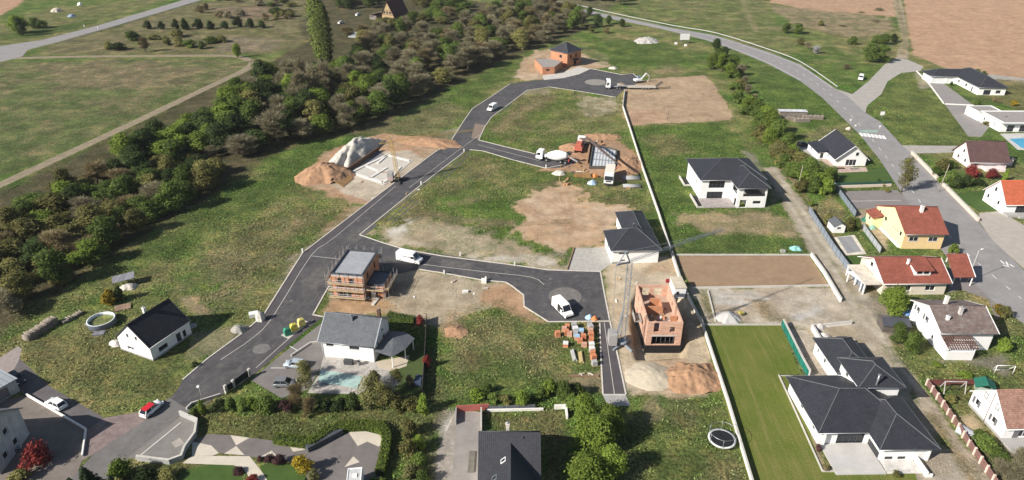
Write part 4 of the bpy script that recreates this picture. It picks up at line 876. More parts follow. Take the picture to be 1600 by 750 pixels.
b = MB(); b.slab([(-.3, -.7, 4.45), (10.5, -.7, 4.45), (10.5, 7.0, 8.42), (-.3, 7.0, 8.42)], .2); b.slab([(-.3, 7.0, 8.42), (10.5, 7.0, 8.42), (10.5, 16, 4.5), (-.3, 16, 4.5)], .2)
r = b.build('roof', TRED, h); b = MB(); b.tube((-.3, 7, 8.42), (10.5, 7, 8.42), .12, n=6); b.build('ridge_cap', TRED, r); chimney(r, 5.8, 5.6, 7.4, 9.2, .7, WARMW)
b = MB(); b.tube((-.3, -.78, 4.36), (10.5, -.78, 4.36), .08, n=6); b.build('gutter', ZINC, r)
walls(h, -2.4, 11.2, -.02, 15.2, 3.0, YELL, {'l': [(1.2, 1.4, 1.2, 1.1)]}); b = MB(); b.slab([(-2.8, 10.8, 3.05), (-.02, 10.8, 3.9), (-.02, 15.7, 3.9), (-2.8, 15.7, 3.05)], .15); b.build('annex_roof', TRED, h)
b = MB(); b.box(-.5, .5, 0, -.02, 11, .25); b.build('plinth', WARMW, h)
# 16 ------- long red roof with dormer
h = house('gabled_house', 'beige house with a long red roof and a white dormer below the yellow house', (1381.6, 439.7), .8, 4)
walls(h, .6, .7, 14.8, 11.6, 3.5, BEIGE, {'f': [(3.8, 1.0, 2.6, 1.3), (9.6, 1.0, 2.2, 1.3)], 'l': [(3.4, .1, 3.0, 2.2), (4.0, 3.7, 1.2, 1.2, 's')]}, gable='x', rise=2.7)
r, f = gable_roof(h, .6, .7, 14.8, 11.6, 3.5, 2.7, 'x', TRED, .7, .6, gutter=FRW, verge=FRW)
d = MB(); d.box(7.6, 1.9, 3.9, 11.2, 4.2, 5.75); dm = d.build('dormer', WHW, h)
b = MB(); b.slab([(7.2, 1.4, 5.8), (11.6, 1.4, 5.8), (11.6, 6.1, 6.75), (7.2, 6.1, 6.75)], .15); b.build('dormer_roof', TRED, dm)
window(dm, side('f', 7.6, 1.9, 11.2, 4.2), .5, 4.75, 1.1, .8, 's', FRD); window(dm, side('f', 7.6, 1.9, 11.2, 4.2), 2.0, 4.75, 1.1, .8, 's', FRD)
chimney(r, 7.0, 4.4, 5.8, 6.9, .4, WHW)
b = MB(); b.box(-3.6, .8, 2.55, .1, 9.5, 2.75); b.build('balcony', M('pale_balcony_tiles', (.56, .51, .43)), h)
for p in ((-3.4, 1.0), (-3.4, 5), (-3.4, 9.2)):
    b = MB(); b.bar((*p, 0), (*p, 2.55), .25); b.build('post', WHW, h)
c = thing('carport', 'open carport with a sloping red tiled roof beside the village street', 'carport', (100.5, 132.3, 0), R(1))
b = MB(); b.slab([(0, 0, 2.6), (4.8, 0, 2.6), (4.8, 4.9, 5.9), (0, 4.9, 5.9)], .18); b.build('roof', TRED, c)
b = MB(); b.bar((4.86, -.05, 2.55), (4.86, 4.9, 5.85), .16); b.build('fascia', WHW, c)
for p in ((.3, .3, 2.55), (4.5, .3, 2.55), (.3, 4.5, 5.3), (4.5, 4.5, 5.3)):
    b = MB(); b.bar((p[0], p[1], 0), p, .18); b.build('post', WHW, c)
p = G(1348.5, 440, 2.6)
c = thing('pergola', 'white flat roofed garden canopy joined to the red roofed house', 'canopy', (p.x, p.y, 0), R(0))
b = MB(); b.prism([(-.3, 0), (5.4, 0), (2.4, 4.3), (-1.6, 4.3)], 2.5, 2.7); b.build('roof', WHW, c)
for q in ((-.1, .2), (4.9, .2), (2.1, 4.1), (-1.3, 4.1)):
    b = MB(); b.bar((*q, 0), (*q, 2.5), .22); b.build('post', WHW, c)
# 17 ------- weathered roof
h = house('gabled_house', 'white house with a weathered grey brown tiled roof and a slatted balcony', (1473, 520), -.8, 4.6)
walls(h, .3, .7, 10.6, 11.4, 4.4, WHW, {'l': [(1.2, 3.0, .9, 1.2, 'wS'), (4.6, 3.0, .9, 1.2, 'wS'), (8.0, 1.0, .9, 1.0), (3, .3, 2.4, 1.6, 'wr')], 'f': [(1, 2, 2, 1.4, 'wi', FRD)]}, gable='x', rise=2.3, fm=FRW)
r, f = gable_roof(h, .3, .7, 10.6, 11.4, 4.4, 2.3, 'x', TOLD, .6, .5, gutter=ZINC, verge=FRW)
chimney(r, 5.2, 4.3, 6, 7.6, .6, M('grey_render', (.45, .43, .41))); chimney(r, 4.2, 7.8, 6, 7.9, .6, WARMW); chimney(r, 2.2, 3.0, 5.6, 6.4, .5, WHW); skylight(r, f, 7.6, 2.0, .8, .9)
b = MB(); b.box(.3, -2.6, 0, 5.6, .68, 2.0); b.build('balcony_base', WHW, h)
b = MB()
for k in range(13): b.bar((.1+k*.47, -2.9, 3.0), (.1+k*.47, .65, 3.9), .14)
for k in range(7): b.bar((.0, -2.8+k*.55, 3.06+k*.14), (5.9, -2.8+k*.55, 3.06+k*.14), .1)
b.build('pergola_slats', M('brown_slats', (.12, .065, .05), .8, .2), h)
for q in ((.4, -2.5), (5.5, -2.5)):
    b = MB(); b.bar((*q, 2.0), (*q, 3.05), .16); b.build('post', WHW, h)
b = MB(); b.slab([(-.3, -2.6, 2.6), (.25, -2.6, 2.6), (.25, 1.2, 4.2), (-.3, 1.2, 4.2)], .3); b.build('side_wall', WHW, h)
# 18 ------- big dark villa
h = house('villa', 'big villa with several dark hipped roofs beside the mown lawn', (1279, 678), 1, 3.0)
walls(h, .7, .7, 14, 13.8, 2.95, WHW, {'l': [(5, 1, 1.2, 1.2), (10, 1, 1.2, 1.2)], 'f': [(3.0, .05, 4.6, 2.3, 'wi', FRD)]})
hip_roof(h, .5, .5, 15.8, 13.8, 2.95, 6.4, ((5.8, 7.1), (10.2, 7.1)), TANTH, .5)
walls(h, 9.2, -3.0, 17.2, 8.6, 2.9, WHW, {'f': [(1.8, 2.0, 4.2, .7, 'wi', FRD)], 'l': [(4.2, .05, 3.5, 2.3, 'wi', FRD)]}, z0=-.0)
hip_roof(h, 8.8, -3.2, 17.4, 8.6, 2.9, 5.8, ((12.9, 1.5), (12.7, 4.8)), TANTH, .55)
walls(h, 10.0, 8.2, 17.0, 15.2, 5.8, WHW, {'l': [(2.0, 4.2, .9, 1.2, 'w', FRD)], 'f': [(2, 3.4, 2, 1.2, 'w', FRD)], 'r': [(2, 4, 1, 1.2)]})
hip_roof(h, 10.0, 8.2, 17.0, 15.2, 5.8, 8.3, ((13.4, 11.0), (13.4, 11.9)), TANTH, .6)
walls(h, 9.9, 15.22, 16.5, 25, 3.1, WHW, {'l': [(4, 1, 1, 1.2), (1, 1, .8, 1.2)]})
hip_roof(h, 9.9, 14.8, 16.5, 25, 3.1, 5.6, ((13.2, 18), (13.2, 22)), TANTH, .5)
ch = MB(); ch.tube((12.6, 8.0, 5.6), (12.6, 8.0, 8.4), .16, n=8); ch.tube((12.6, 8.0, 8.4), (12.6, 8, 8.55), .28, n=8); ch.build('flue', ZINC, h)
b = MB(); b.box(1.0, -5.9, 0, 9.0, .65, .2); b.build('terrace', M('terrace_concrete', (.44, .43, .41), .85, .1, .4, bd=.005), h)
b = MB(); b.box(9.25, -5.8, 0, 14.6, -3.1, .14); b.build('light_terrace', M('pale_slabs', (.52, .5, .47)), h)
b = MB()
for k in range(2): b.box(10.0+k*2.1, -3.05, .35, 11.2+k*2.1, -3.01, .85)
b.build('cellar_window', GLASS, h)
for p in ((16.9, -3.1), (17.2, .2), (1.2, .1)):
    b = MB(); b.bar((*p, 0), (*p, 2.9), .3); b.build('post', WHW, h)
b = MB(); b.box(9.05, -2.6, .2, 9.12, .6, 1.3); b.build('glass_screen', GLASS, h)
b = MB(); b.box(14.8, -6.6, 0, 15.1, -3.2, 1.1); b.box(15.12, -6.6, 0, 15.9, -6.35, .6); b.build('stair_wall', WHW, h)
# 19 ------- white house, faded tiles, right edge
h = house('gabled_house', 'white house with faded terracotta tiles at the lower right edge', (1563, 688), 2)
walls(h, 0, 0, 14, 8.7, 3.0, WHW, {'l': [(1.0, 1.3, .9, 1.3, 'wS'), (5.4, 1.3, .9, 1.3, 'wS'), (2.4, 4.0, .8, 1.1, 'sr', FRD), (5.3, 4.0, .8, 1.1, 'sr', FRD)], 'f': [(2.6, .6, 1.8, 1.8, 'wS')]}, gable='x', rise=3.9)
r, f = gable_roof(h, 0, 0, 14, 8.7, 3.0, 3.9, 'x', TPINK, .4, .25, verge=FRW)
downpipe(h, -.08, 4.35, 6.6, M('brown_pipe', (.2, .12, .1))); plinth(h, 0, 0, 14, 8.7, .5)
b = MB(); b.box(-.1, -3.4, 0, 14, -.03, .5); b.build('terrace', GREYC, h)
# 20 ------- slate blue roof, bottom centre
p = G(747, 674, 8.75)
h = thing('gabled_house', 'house with a dark slate blue cross gabled roof beside the largest bright tree', 'house', (p.x, p.y-6.3, 0), R(0))
walls(h, .4, .6, 9.2, 12, 2.9, WARMW, {'r': [(3, 1, 1.2, 1.2)]}, gable='x', rise=5.5)
r, f = gable_roof(h, .4, .6, 9.2, 12, 2.9, 5.6, 'x', TANTH, .4, .35, gutter=ZINC)
chimney(r, 4.5, 7.1, 7.5, 9.5, .5, M('pale_chimney', (.5, .46, .42)))
b = MB(); zr = 7.6
b.slab([(5.0, 5.6, zr), (.6, 1.2, 3.3), (.6, -7, 3.3), (5.0, -7, zr)], .2); b.slab([(5.0, -7, zr), (9.4, -7, 3.3), (9.4, 1.2, 3.3), (5.0, 5.6, zr)], .2)
r2 = b.build('wing_roof', TANTH, h); f2 = lambda x, y: zr-abs(x-5.0)*(zr-3.3)/4.4
skylight(r2, f2, 3.9, 2.6, .8, 1.0, fm=FRW); skylight(r2, f2, 2.6, .4, .8, 1.0)
b = MB(); b.box(1.2, -6.8, 0, 8.8, .5, 3.1); b.build('wing_wall', WARMW, h)
b = MB(); b.tube((6.8, 5.6, f(6.8, 5.6)-.1), (6.8, 5.6, f(6.8, 5.6)+.35), .1, n=8); b.build('roof_vent', DARKM, r)
# 21 ------- lower left buildings
p = G(30, 612, 0)
h = thing('garage', 'grey flat roofed garage with a slatted door at the lower left edge', 'garage', (p.x, p.y, 0), R(62))
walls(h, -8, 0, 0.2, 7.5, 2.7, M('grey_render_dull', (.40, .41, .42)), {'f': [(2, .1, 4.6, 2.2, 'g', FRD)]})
flat_roof(h, [(-8.2, -.3), (.5, -.3), (.5, 7.8), (-8.2, 7.8)], 2.72, M('grey_sheet_roof', (.30, .33, .35), .5, .1, .5, kind='board', tile=(1.0, 1)), .0)
p = G(1, 742, 0)
h = thing('gabled_house', 'shaded house with a tall gable at the lower left corner', 'house', (p.x, p.y, 0), R(6))
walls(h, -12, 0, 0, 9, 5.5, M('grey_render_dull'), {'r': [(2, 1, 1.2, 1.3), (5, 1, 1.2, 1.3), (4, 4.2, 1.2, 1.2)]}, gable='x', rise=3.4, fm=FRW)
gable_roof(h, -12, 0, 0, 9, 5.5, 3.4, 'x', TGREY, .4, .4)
# sheds ------------------------------------------------------------
def shed(name, label, a, rz, L_, W_, he, rise, wm, rm, ax='x', ops={}, cat='shed', og=.25):
    s = house(name, label, a, rz, 0, cat); walls(s, 0, 0, L_, W_, he, wm, ops, t=.12, gable=ax, rise=rise)
    gable_roof(s, 0, 0, L_, W_, he, rise, ax, rm, .25, og, .1, gutter=None); return s
shed('garden_shed', 'small white garden shed with a grey roof behind the covered pool', (1301, 364), 0, 3.0, 3.6, 2.0, .9, WHW, TGREY, 'y', {'f': [(.9, 1.0, 1.2, .7)]})
shed('garden_shed', 'low dark garden shed with a grey felt roof below the round tree', (1379, 519), -6, 5.0, 3.4, 1.7, .9, M('dark_boards', (.10, .085, .075), .9, .2, kind='board', tile=(.2, 1)), DARKM, 'x')
s = house('playhouse', 'green plastic playhouse next to the wooden swing', (1524, 614), -24, 0, 'playhouse')
walls(s, 0, 0, 2.6, 2.2, 1.5, M('play_boards', (.3, .36, .3), .8, .1), {}, t=.1); r, f = gable_roof(s, -.1, -.1, 2.7, 2.3, 1.55, .8, 'y', M('dark_green_sheet', (.02, .13, .09), .6, .1), .3, .2, .08, gutter=None)
s = house('field_shelter', 'small open shelter with a grey board roof over stacked stones beyond the left lawn', (180, 452), 28, 0, 'shelter')
b = MB(); b.slab([(-.2, -.2, 1.7), (4.4, -.2, 1.9), (4.4, 2.6, 2.2), (-.2, 2.6, 2.0)], .12); b.build('roof', M('grey_boards', (.2, .2, .22), .8, .15, kind='board', tile=(.9, 1)), s)
for q in ((0, 0), (4.1, 0), (0, 2.4), (4.1, 2.4)):
    b = MB(); b.bar((*q, 0), (*q, 1.75), .12); b.build('post', WOODM, s)
# ------------------------------------------------------------------ vehicles
def paint(n, c, r=.35): return M(n, c, r, .04, 1, bd=0, spec=.5)
TYRE = M('tyre_rubber', (.02, .02, .02), .9, .1, 1, bd=0); RIM = M('alloy_rim', (.35, .35, .36), .4, .05, 1, metal=.5, bd=0)
LAMPW = M('lamp_glass', (.75, .75, .72), .2, .02, 1, bd=0); LAMPR = M('red_lamp_glass', (.35, .02, .015), .3, .02, 1, bd=0)
CARW = paint('white_car_paint', (.78, .78, .77)); CARS = paint('silver_car_paint', (.42, .44, .46)); CARK = paint('dark_car_paint', (.035, .04, .05)); CARB = paint('pale_blue_car_paint', (.36, .42, .47)); CARR = paint('red_car_paint', (.52, .02, .03)); CARG = paint('grey_car_paint', (.16, .17, .18))
CHASS = M('dark_chassis', (.04, .04, .042), .7, .1, 1, bd=0)
def wheel(root, x, y, r=.32, w=.22):
    s = 1 if y > 0 else -1; b = MB()
    b.lathe([(r*.6, -w/2), (r*.95, -w/2), (r, -w/4), (r, w/4), (r*.95, w/2), (r*.6, w/2), (r*.6, -w/2)], 14, ax='y', c=(x, y, r))
    t = b.build('wheel', TYRE, root); b = MB(); b.lathe([(0, s*w*.3), (r*.3, s*w*.42), (r*.6, s*w*.34)], 12, ax='y', c=(x, y, r)); b.build('rim', RIM, t)
def sidex(b, poly, w0, w1, z0, z1, m=0):
    """side profile (x,z) extruded both ways; half width runs w0->w1 between z0 and z1"""
    a = sum(poly[i-1][0]*poly[i][1]-poly[i][0]*poly[i-1][1] for i in range(len(poly)))
    if a < 0: poly = poly[::-1]
    hw = lambda z: w0+(w1-w0)*(z-z0)/(z1-z0)
    n = len(poly); v = [(x, -hw(z), z) for x, z in poly]+[(x, hw(z), z) for x, z in poly]
    b.idx(v, [tuple(range(n)), tuple(range(2*n-1, n-1, -1))]+[((i+1) % n, i, n+i, n+(i+1) % n) for i in range(n)], m); return b
def lamps(root, x0, x1, y, z0, z1, s=.3):
    for yy in (-y, y):
        b = MB(); b.obox((x0, yy, z0), .12, s, .16); b.build('headlight', LAMPW, root)
        b = MB(); b.obox((x1, yy, z1), .1, s*.6, .25); b.build('taillight', LAMPR, root)
def heading(a, c): 
    p, q = G(*a), G(*c); return math.atan2(q.y-p.y, q.x-p.x)
def car(label, rear, front, body, roof=None, L_=4.2, W_=1.78, H_=1.5, group='parked cars'):
    a, c = G(*rear), G(*front); mid = (a+c)/2
    o = thing('parked_car', label, 'car', (mid.x, mid.y, .02), heading(rear, front), group)
    h = W_/2; secs = []
    for x, zb, k in ((-.5, .62, .86), (-.48, .9, .93), (-.3, .93, 1), (0, .92, 1), (.22, .9, 1), (.36, .82, .98), (.47, .68, .9), (.5, .5, .8)):
        X = x*L_; w_ = h*k; secs.append([(X, -.9*w_, .22), (X, -w_, .34), (X, -w_, zb-.18), (X, -.88*w_, zb), (X, .88*w_, zb), (X, w_, zb-.18), (X, w_, .34), (X, .9*w_, .22)])
    b = MB(); b.loft(secs); b.build('body', body, o)
    xb = (-.47*L_, .26*L_); xr = (-.36*L_, .06*L_); cw, rw = h*.86, h*.68
    v = [(xb[0], -cw, .88), (xb[1], -cw, .88), (xb[1], cw, .88), (xb[0], cw, .88), (xr[0], -rw, H_-.05), (xr[1], -rw, H_-.05), (xr[1], rw, H_-.05), (xr[0], rw, H_-.05)]
    b = MB(); b.idx(v, [(3, 2, 1, 0), (4, 5, 6, 7), (0, 1, 5, 4), (1, 2, 6, 5), (2, 3, 7, 6), (3, 0, 4, 7)]); cb = b.build('cabin_glass', GLASS, o)
    b = MB()
    for i in range(4): b.bar(v[i], v[4+i], .1)
    for s in (-1, 1): b.bar((-.12*L_, s*cw, .88), (-.12*L_, s*rw, H_-.05), .09)
    b.build('pillars', body, cb)
    b = MB(); q = [(xr[0]-.1, -rw-.03), (xr[1]+.06, -rw-.03), (xr[1]+.12, 0), (xr[1]+.06, rw+.03), (xr[0]-.1, rw+.03)]; b.prism(q, H_-.05, H_); b.build('roof', roof or body, o)
    for x in (-.31*L_, .31*L_):
        for s in (-1, 1): wheel(o, x, s*(h-.1))
    lamps(o, .475*L_, -.485*L_, h*.68, .56, .62)
    for s in (-1, 1):
        b = MB(); b.obox((.17*L_, s*(h+.06), .88), .16, .2, .14); b.build('mirror', body, o)
    return o
def van(label, rear, front, L_=5.9, W_=2.0, H_=2.45, extra=None, group='white vans on the site roads', pre=None, body=None):
    a, c = G(*rear), G(*front); mid = (a+c)/2; body = body or CARW
    o = thing('delivery_van', label, 'van', (mid.x, mid.y, .02), heading(rear, front), group)
    h = W_/2; e = L_/2
    b = MB(); sidex(b, [(-e, .3), (e-.05, .3), (e, .6), (e-.12, 1.0), (e-.95, 1.28), (e-1.75, H_-.12), (e-2.2, H_), (-e+.2, H_), (-e, H_-.2)], h, h*.9, .3, H_); b.build('body', body, o)
    p0, p1 = (e-.98, 1.33), (e-1.70, H_-.2); n = Vector((p1[1]-p0[1], 0, -(p1[0]-p0[0]))).normalized()
    b = MB(); f0, f1 = h*.84, h*.8
    v = [(p0[0]+n.x*k, s*f0, p0[1]+n.z*k) for k in (.0, .025) for s in (-1, 1)]+[(p1[0]+n.x*k, s*f1, p1[1]+n.z*k) for k in (.0, .025) for s in (-1, 1)]
    b.idx(v, [(2, 3, 7, 6), (0, 2, 6, 4), (3, 1, 5, 7), (6, 7, 5, 4), (0, 1, 3, 2)]); b.build('windscreen', GLASS, o)
    for s in (-1, 1):
        b = MB(); b.obox((e-1.9, s*(h*.93), 1.35), 1.0, .09, .62); b.build('side_window', GLASS, o)
        b = MB(); b.obox((e-1.15, s*(h+.1), 1.25), .18, .24, .34); b.build('mirror', CHASS, o)
    for x in (-e+1.25, e-1.0):
        for s in (-1, 1): wheel(o, x, s*(h-.1), .36)
    lamps(o, e-.08, -e+.0, h*.75, .72, 1.0); b = MB(); b.obox((e-.02, 0, .34), .12, W_*.94, .26); b.build('bumper', CHASS, o)
    if extra == 'door': b = MB(); b.obox((.1, -h*.97, .45), 1.1, .1, 1.7); b.build('open_side_door', DARKIN, o)
    if extra == 'letters':
        b = MB(); rr = random.Random(2)
        for k in range(9): b.obox((-1.5+k*.26, -h*.945, 1.55+.05*rr.random()), .17, .05, .2+.06*rr.random())
        b.build('lettering', FRD, o)
    return o
car('white hatchback with a red roof driving on the old street', (225, 653), (251, 631), CARW, CARR, group='cars on the left street')
car('white hatchback parked in the lane beside the low white wall', (103, 641), (75, 628), CARW, group='cars on the left street')
car('dark grey car parked on the driveway above the hedge', (432, 602), (459, 602), CARG)
car('pale blue car half hidden by the willow shrub', (474, 574), (449, 571), CARB)
car('silver car parked in front of the flat roofed garage', (1510, 175.5), (1534, 175), CARS)
car('dark blue car parked behind the big dark villa', (1306, 538), (1334, 538), CARK)
car('black car parked in the shade beside the tall bushes', (1243, 228), (1266, 228), CARK)
car('dark car in the shadow of the lower left house', (0, 714), (22, 704), CARG)
car('dark car standing at the grey garage door', (20, 590), (34, 600), CARK)
van('white panel van with small lettering parked by the scaffolded house', (621, 404), (660, 412), 6.4, 2.1, 2.6, 'letters')
van('white panel van with its side door open on the turning circle', (866, 474), (892, 500), 6.0, 2.05, 2.55, 'door')
van('small white van on the road towards the upper turning circle', (776, 168), (762, 176), 5.4, 2.0, 2.4)
van('white van parked on the grass beside the junction', (1347, 118), (1342, 131), 5.2, 2.0, 2.2)
for r_, f_, l in (((527, 38), (539, 35), 'white car parked near the tall poplar'), ((553, 26), (566, 22), 'white car parked beside the half timbered cottage')):
    car(l, r_, f_, CARW, L_=4.4)
def campr():
    a = G(556, 776); o = thing('motorhome', 'white motorhome parked on the dark patio at the bottom edge', 'motorhome', (a.x, a.y, .02), R(97))
    b = MB(); sidex(b, [(-3.4, .4), (3.2, .4), (3.4, .7), (3.3, 1.4), (3.0, 2.95), (-3.3, 2.95), (-3.4, 2.8)], 1.12, 1.12, .4, 2.95); b.build('body', CARW, o)
    b = MB(); b.box(-3.25, -1.05, 2.955, -3.15, 1.05, 3.05); b.box(3.0-.2, -1.05, 2.955, 2.9, 1.05, 3.05); b.box(-3.15, -1.06, 2.955, 2.8, -.98, 3.05); b.box(-3.15, .98, 2.955, 2.8, 1.06, 3.05); b.build('roof_rail', CARW, o)
    b = MB(); b.box(1.0, -.4, 2.955, 1.7, .3, 3.1); b.build('roof_hatch', LAMPW, o)
    b = MB(); b.box(-3.0, -.9, 2.952, 2.7, .9, 2.965); b.build('roof_panel', M('grey_roof_panel', (.5, .5, .49), .6), o)
    b = MB(); b.box(3.28, -.9, 1.5, 3.36, .9, 2.3); b.build('windscreen', GLASS, o)
    for x in (-2, 2.2):
        for s in (-1, 1): wheel(o, x, s*1.0, .35)
campr()
def cab(o, x, w=2.45, h=3.0, col=CARW, m=1):
    """lorry cab with its front at x, facing +x"""
    b = MB(); sidex(b, [(x-2.0, .75), (x-.05, .75), (x, 1.2), (x-.12, 2.0), (x-.3, h-.2), (x-.7, h), (x-2.0, h-.1)], w/2, w*.47, .75, h); c = b.build('cab', col, o)
    b = MB(); sidex(b, [(x-.02, 1.75), (x+.03, 1.75), (x-.2, h-.3), (x-.26, h-.3)], w*.45, w*.42, 1.75, h); b.build('windscreen', GLASS, c)
    for s in (-1, 1):
        b = MB(); b.obox((x-.95, s*w*.482, 1.8), .9, .06, .75); b.build('side_window', GLASS, c)
        b = MB(); b.obox((x-.05, s*w*.62, 1.9), .12, .22, .6); b.build('mirror', CHASS, c)
        b = MB(); b.obox((x+.02, s*w*.36, .95), .1, .4, .2); b.build('headlight', LAMPW, c)
    b = MB(); b.obox((x-.02, 0, .45), .3, w*.96, .4); b.obox((x-.0, 0, 1.25), .08, w*.6, .35); b.build('bumper', CHASS, c)
# low loader
a, c_ = G(1024, 139), G(946, 139); o = thing('low_loader_truck', 'white lorry with a long low loader trailer and raised ramps on the upper turning circle', 'truck', (a.x, a.y, .02), heading((1024, 139.5), (946, 139)))
L_ = (c_-a).length; cab(o, L_, 2.5, 3.7)
b = MB(); b.box(L_-6.6, -.45, .75, L_-2.0, .45, 1.05); b.box(L_-8.0, -1.2, 1.3, L_-5.0, 1.2, 1.6); b.build('chassis', M('grey_steel', (.3, .3, .31), .6), o)
TRB = M('weathered_deck', (.42, .38, .32), .8, .15, .8)
b = MB(); b.box(0, -1.25, .7, L_-9.6, 1.25, 1.0); b.slab([(L_-9.6, -1.1, 1.0), (L_-7.9, -1.1, 1.75), (L_-7.9, 1.1, 1.75), (L_-9.6, 1.1, 1.0)], .3); b.box(L_-7.9, -1.1, 1.61, L_-5.2, 1.1, 1.78); b.build('trailer_deck', TRB, o)
for s in (-.8, .8):
    b = MB(); b.slab([(-.1, s-.35, .98), (-2.8, s-.35, 2.9), (-2.8, s+.35, 2.9), (-.1, s+.35, .98)], .18); b.build('ramp', CHASS, o)
b = MB(); b.box(L_-7.4, -.8, 1.79, L_-6.2, .8, 2.1); b.build('load', M('rusty_load', (.3, .2, .14)), o)
for x in (L_-1.3, L_-4.9, L_-6.1, 3.2, 4.5, 5.8):
    for s in (-1, 1): wheel(o, x, s*1.05, .45, .3)
# excavator behind it
e = thing('excavator', 'small white excavator standing behind the low loader trailer', 'excavator', G(997, 129), R(20))
b = MB()
for s in (-1, 1):
    b = MB(); b.box(-1.6, s*1.0-.28, 0, 1.6, s*1.0+.28, .75); b.build('crawler_track', CHASS, e)
b = MB(); b.box(-1.9, -1.2, .95, 1.2, 1.2, 1.7); b.build('body', CARW, e); b = MB(); b.box(-.2, .15, 1.7, 1.3, 1.2, 2.8); b.build('cab', M('tinted_cab', (.2, .24, .28), .3), e)
b = MB(); b.bar((1.2, -.3, 1.5), (3.6, -.3, 4.0), .4); b.bar((3.6, -.3, 4.0), (5.4, -.3, 2.4), .32); b.build('boom', CARW, e); b = MB(); b.bar((5.4, -.3, 2.4), (5.2, -.3, .6), .28); b.obox((5.0, -.3, .1), .8, .9, .7); b.build('bucket', TRB, e)
# concrete mixer
a, c_ = G(893, 256), G(838, 248.5); L_ = 10.4; o = thing('mixer_truck', 'white concrete mixer lorry with a big pale drum at the end of the side road', 'truck', (a.x, a.y, .02), heading((893, 256), (838, 248.5)))
cab(o, L_, 2.5, 3.1, CARW); b = MB(); b.box(.6, -.5, .8, L_-2.0, .5, 1.1); b.build('chassis', CHASS, o)
b = MB(); b.lathe([(.0, 1.1), (.75, 1.1), (.95, 1.5), (1.45, 3.2), (1.5, 4.4), (1.2, 5.8), (.8, 6.9), (0, 7.0)], 18, ax='x', c=(0, 0, 0)); dr = b.build('drum', M('white_drum', (.74, .74, .72), .5, .06), o); dr.location = (.2, 0, 2.45); dr.rotation_euler = (0, R(7), 0)
b = MB(); b.lathe([(.3, .2), (.8, 1.1)], 12, ax='z', c=(.7, 0, 2.3)); b.build('hopper', CHASS, o)
b = MB(); b.bar((.6, 0, 1.9), (-1.8, .3, 1.0), .35); b.build('chute', M('grey_steel'), o)
b = MB(); b.tube((L_-2.7, -.6, 1.6), (L_-2.7, .6, 1.6), .45, n=12); b.build('water_tank', CARW, o)
b = MB(); b.box(.5, -1.2, .9, .7, 1.2, 1.5); b.build('red_tail_board', M('red_tail_board', (.4, .06, .05)), o)
for x in (L_-1.2, L_-3.2, 3.0, 1.6):
    for s in (-1, 1): wheel(o, x, s*1.05, .5, .32)
# flat truck facing the viewer
a, c_ = G(953, 275), G(949.5, 300); o = thing('delivery_truck', 'white lorry with a cream box facing the viewer beside the foundation slab', 'truck', (a.x, a.y, .02), heading((954, 274), (949.5, 300)))
cab(o, 6.6, 2.5, 3.1); b = MB(); b.box(-.8, -1.27, 1.0, 4.45, 1.27, 3.1); b.build('box_body', M('cream_box', (.68, .62, .53), .6, .06), o)
b = MB(); b.box(-.6, -.5, .6, 4.6, .5, .98); b.build('chassis', CHASS, o)
for x in (5.4, 1.2, 0):
    for s in (-1, 1): wheel(o, x, s*1.05, .48, .3)
# concrete pump with its boom
a = G(903, 240); o = thing('concrete_pump', 'red and white truck mounted concrete pump with a boom over the foundation', 'pump truck', (a.x, a.y, .0), heading((900, 240), (911, 215)))
cab(o, 8.2, 2.4, 3.0); REDP = M('faded_red_paint', (.42, .12, .08), .6, .15, .8)
b = MB(); b.box(.2, -1.1, .8, 5.6, 1.1, 2.0); b.box(.6, -.7, 2.01, 3.4, .7, 2.7); b.build('pump_body', REDP, o)
b = MB(); b.box(3.6, -.6, 2.01, 5.4, .6, 3.1); b.build('turret', M('pink_white_panel', (.6, .48, .43)), o)
loc = lambda p: Matrix.Rotation(-o.rotation_euler[2], 3, 'Z') @ (Vector(p)-Vector((a.x, a.y, 0)))
t0, t1, t2 = loc(G(918, 220, 4.6)), loc(G(945, 243, 7.0)), loc(G(962, 256, 4.6))
b = MB(); b.bar((4.4, 0, 3.1), t0, .5); b.bar(t0, t1, .5); b.bar(t1, t2, .36); b.build('boom', M('dark_boom', (.10, .075, .07), .6), o)
b = MB(); t3 = loc(G(955, 262, .8)); b.tube(t2, t3, .12, n=8); b.build('delivery_hose', REDP, o)
for x in (7.0, 1.6, .6):
    for s in (-1, 1): wheel(o, x, s*1.0, .48, .3)
for s in (-1, 1):
    b = MB(); b.bar((6.0, s*1.1, .8), (6.4, s*3.0, .8), .2); b.bar((6.4, s*3.0, .8), (6.4, s*3.0, 0), .16); b.build('outrigger', CHASS, o)
for o in bpy.data.objects:
    if o.name in ('mixer_truck', 'concrete_pump'): o.scale = (1.14, 1.12, 1.14)
    if o.name == 'delivery_truck': o.scale = (1.25, 1.12, 1.16)
    if o.name == 'low_loader_truck': o.scale = (1.0, 1.15, 1.15)
# ------------------------------------------------------------------ cranes
def lattice(b, p, q, w, n, r=.06, m=0):
    p, q = Vector(p), Vector(q); d = (q-p).normalized(); a = Vector((0, 0, 1)).cross(d)
    a = a.normalized() if a.length > .1 else Vector((1, 0, 0)); c = d.cross(a)
    cs = [a*w/2+c*w/2, a*w/2-c*w/2, -a*w/2-c*w/2, -a*w/2+c*w/2]
    for k in cs: b.bar(p+k, q+k, r*1.8, m)
    for i in range(n):
        u, v = p+(q-p)*(i/n), p+(q-p)*((i+1)/n)
        for j in range(4):
            k0, k1 = cs[j], cs[(j+1) % 4]; b.bar(u+(k0 if i % 2 else k1), v+(k1 if i % 2 else k0), r, m); b.bar(v+k0, v+k1, r, m)
CRB = M('blue_grey_crane_steel', (.22, .25, .29), .5, .1, 1, bd=0); CRY = M('yellow_crane_steel', (.44, .31, .11), .6, .12, 1, bd=0)
CW = M('counterweight_concrete', (.30, .29, .28), .9, .12, .8)
